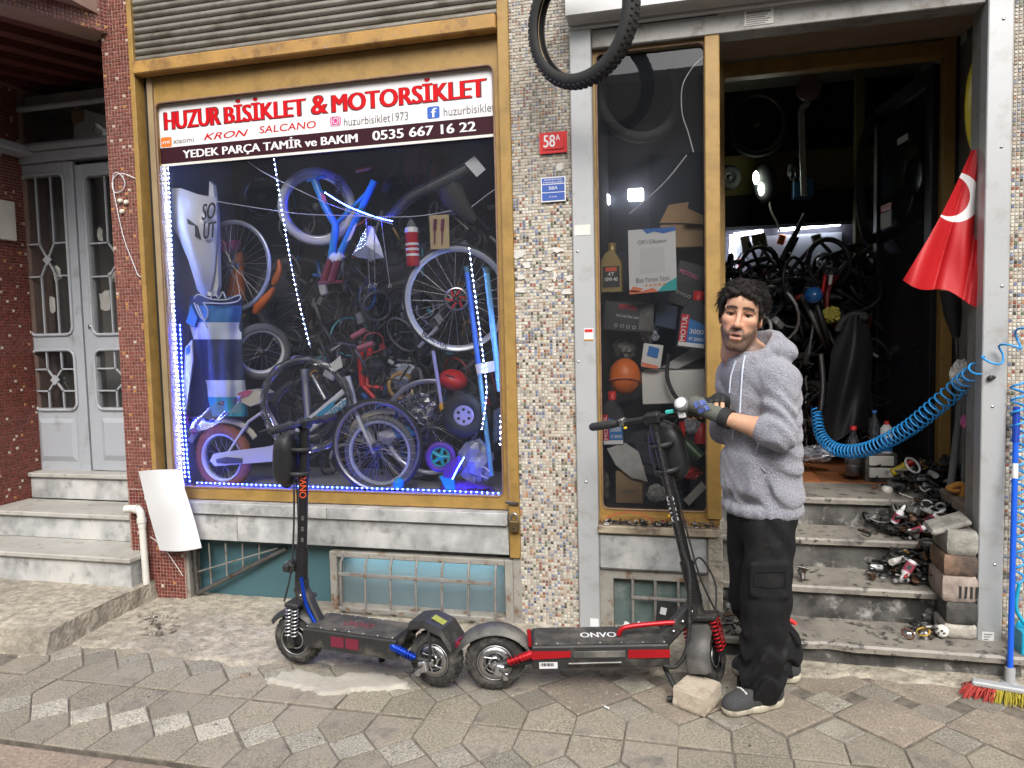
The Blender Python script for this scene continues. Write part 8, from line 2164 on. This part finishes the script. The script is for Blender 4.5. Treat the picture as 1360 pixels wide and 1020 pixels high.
m = MB(); m.ell(c, (.082, .08, .095), None, 22, 14); m.build('shell', M['orangep'], t); m = MB(); m.torus(c + Vector((0, -.01, -.03)), (0, .35, 1), .083, .004, 30, 6); m.build('seam', M['posterorange'], t)
M['rainsheet'] = pm('dull_plastic_sheet', (.38, .38, .37), .4, var=.2, vs=20)
m = MB(); m.poly3(pp([(806, 596), (830, 588), (848, 600), (860, 640), (838, 634), (818, 618)], .13), (0, .006, 0)); solid('plastic_plate', M['rainsheet'], 'grey plastic plate leaning low in the show window', 'plate', m)
m = MB(); m.poly3(pp([(872, 404), (882, 398), (900, 402), (898, 438), (870, 432)], .24), (0, .005, 0)); solid('dark_blue_plate', pm('blue_grey_plastic', (.045, .06, .10), .25), 'glossy blue-grey plastic plate hanging beside the oil bottle', 'plate', m)
m = MB(); m.poly3(pp([(878, 488), (920, 462), (937, 458), (937, 472), (900, 490)], .26), (0, .01, 0)); solid('grey_blade', M['rainsheet'], 'grey plastic blade behind the oil bottle', 'plate', m)
m = MB(); m.poly3(pp([(908, 664), (932, 640), (938, 648), (915, 672)], .13), (0, .02, 0)); solid('white_batten', M['cartonwhite'], 'short white batten leaning in the bottom corner', 'batten', m)
t = thing('spray_can', 'green printed spray can lying aslant below the handlebar', 'can', P(918, 612, .13)); a, b = P(903, 582, .14), P(931, 608, .12); M['cangreen'] = pm('green_can', (.06, .11, .06), .35, .3, var=.35, vs=50)
m = MB(); m.tube([a, b], .032, 16); m.build('body', M['cangreen'], t); m = MB(); m.tube([a - (b - a) * .12, a], [.018, .030], 14); m.build('cap', M['white'], t)
t = thing('red_jar', 'red plastic jar beside the post', 'jar', P(930, 590, .2)); m = MB(); m.lathe([(.035, 0), (.035, .08), (.030, .085), (.030, .10), (0, .10)], P(931, 588, .2), (0, 0, 1), 16); m.build('body', M['redplastic'], t)
m = MB(); m.tube(smooth_path(pp([(888, 470), (886, 500), (893, 520), (900, 530)], .12), 5), [.010] * 16, 8); solid('black_stalk', M['blackmatt'], 'curved black phone-holder stalk above the handlebar', 'stalk', m)
m = MB(); m.tube(smooth_path(pp([(905, 560), (907, 572), (906, 580)], .09), 4), .014, 8); solid('red_tag', M['redplastic'], 'red key tag hanging under the handlebar', 'tag', m)
crumple('clear_wrap', 'crumpled clear wrap under the handlebar', 918, 566, .18, .045, .04, .03, M['milky'], 61)
crumple('clear_wrap', 'crumpled clear wrap above the orange bowl', 862, 440, .3, .05, .06, .04, M['milky'], 62)
crumple('mesh_bundle', 'dark mesh bundle behind the orange bowl', 830, 460, .34, .06, .06, .05, M['greyfender'], 63, 'bundle')
crumple('grey_pouch', 'grey pouch standing at the bottom edge of the show window', 802, 645, .14, .03, .07, .03, M['greyfender'], 64, 'pouch')
crumple('grey_pouch', 'pale pouch at the bottom of the show window behind the stem', 872, 655, .2, .05, .04, .04, M['rainsheet'], 65, 'pouch')
crumple('red_cloth', 'red rag in the bottom corner of the show window', 918, 628, .24, .05, .03, .05, M['redplastic'], 66, 'rag')
crumple('dark_parts', 'dark parts heaped behind the show window goods', 880, 600, .42, .2, .12, .06, M['boxback'], 67, 'parts')
crumple('dark_parts', 'dark parts piled high behind the black cartons', 850, 380, .46, .2, .2, .06, M['boxback'], 68, 'parts')
m = MB(); m.torus(P(850, 122, .34), tilt(.1, .5), 60 * S(850, 122, .34), .03, 40, 10); solid('dark_tyre', M['dimtyre'], 'dark tyre hanging high behind the show window glass', 'tyre', m)
m = MB(); sp_tube(m, [(934, 75), (918, 92), (906, 116), (906, 150), (914, 176), (921, 202)], .06, .0026); solid('loose_cable', M['string'], 'loose pale cable curving down inside the show window', 'cable', m)
m = MB(); sp_tube(m, [(912, 206), (880, 245), (836, 284)], .09, .0028); solid('taut_cord', M['string'], 'taut pale cord slanting across the show window', 'cord', m)
for (x0, x1, y0, y1, lab) in ((795, 809, 258, 271, 'small white ceiling lamp seen at the edge of the show window'), (834, 854, 250, 266, 'white ceiling lamp seen through the show window')):
    a, b = P(x0, y1, .5), P(x1, y0, .5); m = MB(); m.bx(a.x, b.x, .49, .55, a.z, b.z, .004); solid('ceiling_lamp', pm('lamp_panel', (.9, .9, .9), .5, emit=(.9, .95, 1), es=7), lab, 'lamp', m)

# ------------------------------------------------------------------ things in the doorway
M['clearp'] = glass('clear_plastic', tint=(.92, .95, .96), dust_haze=.08, refl=2.5, rough=.06)
def pet(label, px, py0, py1, y, capm, liquid=None):
    s_ = S(px, py1, y); h = (py1 - py0) * s_; r_ = h * .16; b = P(px, py1, y); t = thing('plastic_bottle', label, 'bottle', b)
    m = MB(); m.lathe([(0, 0), (r_, .004), (r_, h * .30), (r_ * .92, h * .34), (r_, h * .38), (r_, h * .62), (r_ * .35, h * .86), (r_ * .32, h * .92)], b, (0, 0, 1), 18); m.build('body', M['clearp'], t)
    m = MB(); m.lathe([(r_ * .38, h * .92), (r_ * .38, h), (0, h)], b, (0, 0, 1), 12); m.build('cap', capm, t)
    if liquid: m = MB(); m.lathe([(0, .003), (r_ * .95, .006), (r_ * .95, h * .2), (0, h * .2)], b, (0, 0, 1), 16); m.build('liquid', liquid, t)
pet('clear plastic bottle with red cap on the tiled floor', 1133, 566, 632, 1.12, M['redplastic'], M['rainsheet'])
pet('small clear bottle with blue cap on the drawer unit', 1161, 545, 590, 1.15, M['pumpdeep'])
t = thing('thinner_can', 'white and blue printed can with red cap on the drawer unit', 'can', P(1177, 604, 1.1)); c = P(1177, 603, 1.1); m = MB(); m.lathe([(.034, 0), (.034, .15), (.02, .17), (.014, .175)], c, (0, 0, 1), 18); m.build('body', M['white'], t); m = MB(); m.lathe([(.015, .175), (.015, .195), (0, .195)], c, (0, 0, 1), 12); m.build('cap', M['redplastic'], t); m = MB(); m.lathe([(.0348, .02), (.0348, .10)], c, (0, 0, 1), 18); m.build('label', M['lblblue'], t)
t = thing('drawer_unit', 'small dark drawer unit with pale drawer front in the doorway', 'drawers', P(1168, 636, 1.08))
a, b = P(1149, 640, 1.05), P(1192, 603, 1.05); m = MB(); m.bx(a.x, b.x, 1.05, 1.25, .594, b.z, .004); m.build('case', M['greyfender'], t)
for (z0, z1) in ((.15, .5), (.58, .92)): m = MB(); H_ = b.z - .594; m.bx(a.x + .02, b.x - .02, 1.04, 1.052, .594 + H_ * z0, .594 + H_ * z1, .003); m.build('drawer_front', M['offwhite'], t)
t = thing('lubricant_bottle', 'yellow lubricant bottle with red cap on the heap', 'bottle', P(1193, 632, .9)); m = MB(); m.tube(smooth_path(pp([(1184, 628), (1194, 624), (1203, 618)], .85), 4), .022, 12); m.build('body', pm('yellow_bottle', (.6, .45, .02), .4), t); m = MB(); m.tube(pp([(1205, 617), (1212, 613)], .84), .017, 10); m.build('cap', M['redplastic'], t)
crumple('plastic_bag', 'crumpled pale bag on the tiled floor just inside', 1085, 603, 1.3, .10, .05, .08, M['milky'], 71, 'bag')
t = thing('black_jacket', 'black rain jacket hanging from the bicycles by the glass door', 'jacket', P(1120, 580, 1.25))
def jk(u_, v_):
    lx = np.interp(v_, [0, .3, 1], [1122, 1104, 1092]); rx = np.interp(v_, [0, .3, 1], [1150, 1160, 1152]); px = lx + (rx - lx) * u_; py = 418 + 160 * v_ + 8 * math.sin(6 * u_) * v_
    return P(px, py, 1.45 - .10 * math.sin(PI * u_) - .012 * math.sin(u_ * 13 + 5 * v_) - .012 * math.sin(9 * v_ + 7 * u_))
m = MB(); m.grid(jk, 22, 16); m.build('cloth', pm('black_nylon', (.016, .017, .02), .5, var=.3, vs=9), t)
for k in range(3): m = MB(); sp_tube(m, [(1112 + 12 * k, 440), (1120 + 10 * k, 425), (1136 + 5 * k, 418), (1150, 424)], 1.4, .022, 5, 8); m.build('hanging_tube', M['rubberclean'], t)
# interior wheel arcs and hanging things
for (px, py, R_, y, az, tr, lab) in ((1162, 240, 85, 1.9, 1.15, .03, 'big black tyre hanging beside the open glass door'), (968, 236, 17, 2.6, .2, .035, 'small black ring hanging on the olive board'), (1005, 165, 44, 2.4, .3, .02, 'wheel hung in the dark under the loft')):
    t = thing('hung_wheel', lab, 'wheel', P(px, py + R_, y), group='wheels hung in the shop'); wheel(t, P(px, py, y), tilt(.05, az), R_ * S(px, py, y), tr, .01, 0 if R_ < 60 and R_ != 44 else 0, tyre='rubberclean', rim='darksteel')
t = thing('air_horn_pipe', 'grey pipe with round disc hanging from the ceiling', 'pipe', P(1070, 260, 2.0)); m = MB(); m.tube(pp([(1064, 150), (1068, 260)], 2.0), .022, 8); m.tube(smooth_path(pp([(1064, 152), (1066, 142), (1072, 138), (1074, 128)], 2.0), 4), .020, 8); m.build('pipe', M['rainsheet'], t); m = MB(); m.lathe([(.085, 0), (.085, .03), (.06, .04), (0, .04)], P(1074, 118, 1.95), (0, -1, 0), 22); m.build('disc', pm('dusty_pink_disc', (.16, .10, .10), .6), t)
t = thing('work_lamp', 'black hanging work lamp with bright bulb on the olive board', 'lamp', P(1017, 265, 2.5)); c = P(1016, 243, 2.5); m = MB(); m.ell(c, (.09, .05, .16)); m.build('shell', M['blackmatt'], t)
M['bulb'] = pm('lamp_bulb', (.9, .95, .85), .3, emit=(.85, 1, .8), es=14)
for (px, py) in ((1004, 236), (1011, 251)): m = MB(); m.ell(P(px, py, 2.43), (.022, .015, .05)); m.build('bulb', M['bulb'], t)
m = MB(); sp_tube(m, [(1021, 262), (1024, 280), (1032, 296), (1036, 308)], 2.5, .008); m.build('cord', M['offwhite'], t)
t, a, b = pbox(1054, 236, 1081, 262, 2.45, .15, pm('dim_blue_plastic', (.02, .09, .20), .5), 'blue_crate', 'blue plastic crate hanging on the olive board', 'crate')
crumple('bundled_cables', 'dark bundle of cables above the blue crate', 1058, 226, 2.4, .06, .08, .05, M['blackmatt'], 72, 'cables')
for (px, py, w_, h_, lab, mt) in ((990, 325, 8, 14, 'silver tool hanging at the pegboard edge', 'rainsheet'), (1009, 320, 12, 12, 'grey gauge leaning before the pegboard', 'greyfender'), (1038, 318, 6, 8, 'orange packet on the pegboard', 'orangep'), (1085, 318, 8, 9, 'dark notice on the pegboard', 'greyfender'), (984, 350, 5, 8, 'red and green packet low on the pegboard', 'redplastic'), (1145, 312, 7, 16, 'blue packet beside the olive post', 'lblblue')):
    a = P(px, py, YBK - .08); s_ = S(px, py, YBK); m = MB(); m.box(a, (w_ * s_ * 1.6, .03, h_ * s_ * 1.7), Matrix.Rotation(.3 * math.sin(px), 3, 'Y'), .01); solid('pegboard_item', M[mt], lab, 'tool', m)

# ------------------------------------------------------------------ bicycles crowded inside the shop
def bicycle(label, pos, rz, col, R=.30, wb=.98, lean=0.0, saddle='blackmatt', seed=0):
    r = random.Random(seed); T = thing('stored_bicycle', label, 'bicycle', pos, rz, group='bicycles crowded in the shop', world=False); T.rotation_euler = (lean, 0, rz)
    fm = pm('stored_frame_paint', col, .35, var=.1)
    for x in (0, wb): wheel(T, (x, 0, R), (0, 1, 0), R, .022, .012, 20, tyre='rubberclean', rim='darksteel', spoke='steel', segs=32)
    bb = (wb * .42, 0, R * .92); st = (wb * .32, 0, R + .42); hd = (wb * .80, 0, R + .40); h2 = (wb * .83, 0, R + .30)
    m = MB(); m.tube([bb, st], .016, 8); m.tube([st, hd], .016, 8); m.tube([bb, h2], .020, 8); m.tube([hd, h2], .020, 8)
    for s_ in (-1, 1): m.tube([bb, (0, s_ * .06, R)], .010, 6); m.tube([st, (0, s_ * .06, R)], .008, 6)
    m.build('frame', fm, T)
    m = MB()
    for s_ in (-1, 1): m.tube([h2, (wb * .86, s_ * .055, R + .24), (wb, s_ * .055, R)], .013, 7)
    m.build('fork', M['darksteel'], T)
    m = MB(); m.tube([hd, (wb * .78, 0, R + .50)], .014, 8); m.tube(smooth_path([(wb * .74, -.30, R + .54), (wb * .80, -.1, R + .51), (wb * .80, .1, R + .51), (wb * .74, .30, R + .54)], 5), .011, 7); hb2 = m.build('handlebar', M['darksteel'], T)
    for s_ in (-1, 1): m = MB(); m.tube([(wb * .755, s_ * .20, R + .53), (wb * .73, s_ * .32, R + .545)], .016, 8); m.build('grip', M['blackmatt'], hb2)
    m = MB(); m.tube([st, (wb * .29, 0, R + .54)], .013, 8); m.tube(smooth_path([(wb * .18, 0, R + .56), (wb * .27, 0, R + .57), (wb * .42, 0, R + .56)], 4), [.07, .072, .066, .05, .04, .032, .026, .02, .016], 10, flat=1.0); m.build('saddle', M[saddle], T)
    m = MB(); m.lathe([(.085, -.004), (.085, .004), (.07, .004), (.07, -.004), (.085, -.004)], (bb[0], -.05, bb[2]), (0, 1, 0), 24); m.tube([(bb[0], -.06, bb[2]), (bb[0] + .1, -.08, bb[2] - .12)], .009, 6); m.tube([(bb[0], .06, bb[2]), (bb[0] - .1, .08, bb[2] + .12)], .009, 6); m.build('crankset', M['steel'], T)
    m = MB(); m.tube(smooth_path([(wb * .75, .2, R + .52), (wb * .92, .1, R + .55), (wb * .86, .0, R + .38), (wb * .5, 0, R + .3)], 5), .004, 5); m.build('cable', M['blackmatt'], T)
specs = [((.35, 2.35, .59), .25, (.02, .02, .022), .31, .1, 'black bicycle nearest the man in the shop'), ((.20, 2.9, .95), -.15, (.03, .03, .035), .31, -.1, 'charcoal bicycle raised behind the row'), ((.70, 1.75, .59), 1.9, (.012, .04, .16), .28, .15, 'dark blue bicycle standing across the doorway light'), ((1.15, 2.1, .59), 1.75, (.025, .025, .03), .30, -.12, 'black bicycle beside the hanging jacket'),
         ((.30, 3.1, 1.15), .1, (.16, .02, .02), .30, .2, 'dull red bicycle high at the back under the strip light'), ((.75, 2.6, .62), 2.7, (.10, .11, .12), .30, .0, 'grey bicycle turned away in the middle of the row'), ((1.25, 2.75, .60), 2.2, (.02, .02, .02), .32, -.15, 'black bicycle far in behind the glass door'), ((.45, 2.05, 1.0), .6, (.015, .016, .018), .27, .3, 'small black bicycle hoisted over the others')]
for k, (pos, rz, col, R_, ln, lab) in enumerate(specs): bicycle(lab, pos, rz, col, R_, .95, ln, seed=k)
t = thing('blue_reel', 'round blue reel clamped among the bicycles', 'reel', P(1082, 395, 1.55)); m = MB(); m.lathe([(.05, 0), (.055, .01), (.055, .05), (.05, .06), (0, .06)], P(1081, 394, 1.55), (-.2, -1, .2), 22); m.build('rim', pm('deep_blue_reel', (.01, .05, .18), .35), t); m = MB(); m.lathe([(.04, .0601), (.04, .063), (0, .064)], P(1081, 394, 1.55), (-.2, -1, .2), 20); m.build('face', pm('blue_face', (.02, .10, .28), .2), t)
m = MB(); m.tube(pp([(1084, 408), (1074, 470)], 1.6), .010, 7); m.tube(pp([(1100, 440), (1114, 470)], 1.55), .007, 6); solid('chrome_stand', M['steel'], 'thin chrome stand under the blue reel', 'stand', m)
crumple('yellow_cloth', 'yellow patterned cloth among the bicycles', 1104, 418, 1.6, .06, .05, .04, pm('dull_yellow_cloth', (.30, .26, .04), .8, var=.3, vs=20), 73, 'cloth')
for (px, lab, mt) in ((1096, 'red plastic tube upright among the bicycles', 'redplastic'), (1104, 'white plastic tube beside the red one', 'white')): m = MB(); m.tube(pp([(px, 365), (px - 4, 392)], 1.7), .012, 8); solid('plastic_tube', M[mt], lab, 'tube', m)
m = MB(); m.tube(smooth_path(pp([(1090, 470), (1093, 510), (1090, 545)], 1.4), 4), .016, 8); solid('fork_leg', M['steel'], 'chrome fork leg standing behind the man', 'fork', m)
# dark tangle of frames, bars and tubes filling the back of the shop
r = random.Random(77); m = MB()
for k in range(1000):
    y_ = r.uniform(1.7, 3.1); px = r.uniform(962, 1162); py = r.triangular(334, 600, 395); p = P(px, py, y_)
    if p.z < .64: continue
    m.col = r.choices([(.012, .012, .013), (.03, .03, .032), (.10, .10, .10), (.35, .35, .36), (.02, .03, .10), (.12, .01, .01)], [40, 25, 9, 5, 3, 2])[0]; s_ = r.uniform(.06, .20)
    if k % 4 == 0: m.torus(p, (r.uniform(-1, 1), r.uniform(-1, 1), r.uniform(-.4, .4)), s_ * 1.1, r.uniform(.008, .022), 20, 5)
    elif k % 4 == 1: m.tube([p, p + Vector((r.uniform(-1, 1), r.uniform(-.4, .4), r.uniform(-1, 1))) * s_ * 1.6], r.uniform(.008, .02), 6)
    elif k % 4 == 2: m.tube(smooth_path([p, p + Vector((r.uniform(-1, 1), 0, r.uniform(-.6, .6))) * s_, p + Vector((r.uniform(-1, 1), 0, r.uniform(-1, .3))) * s_ * 1.6], 4), r.uniform(.005, .012), 5)
    else: m.box(p, (s_ * .5, s_ * .4, s_ * .25), Matrix.Rotation(r.uniform(0, 3), 3, 'Y') @ Matrix.Rotation(r.uniform(0, 3), 3, 'Z'), .01)
m.col = None
tag(m.build('parts_tangle', M['scrap']), 'dark tangle of bicycle frames and bars filling the shop behind the man', 'bicycle parts', kind='stuff')
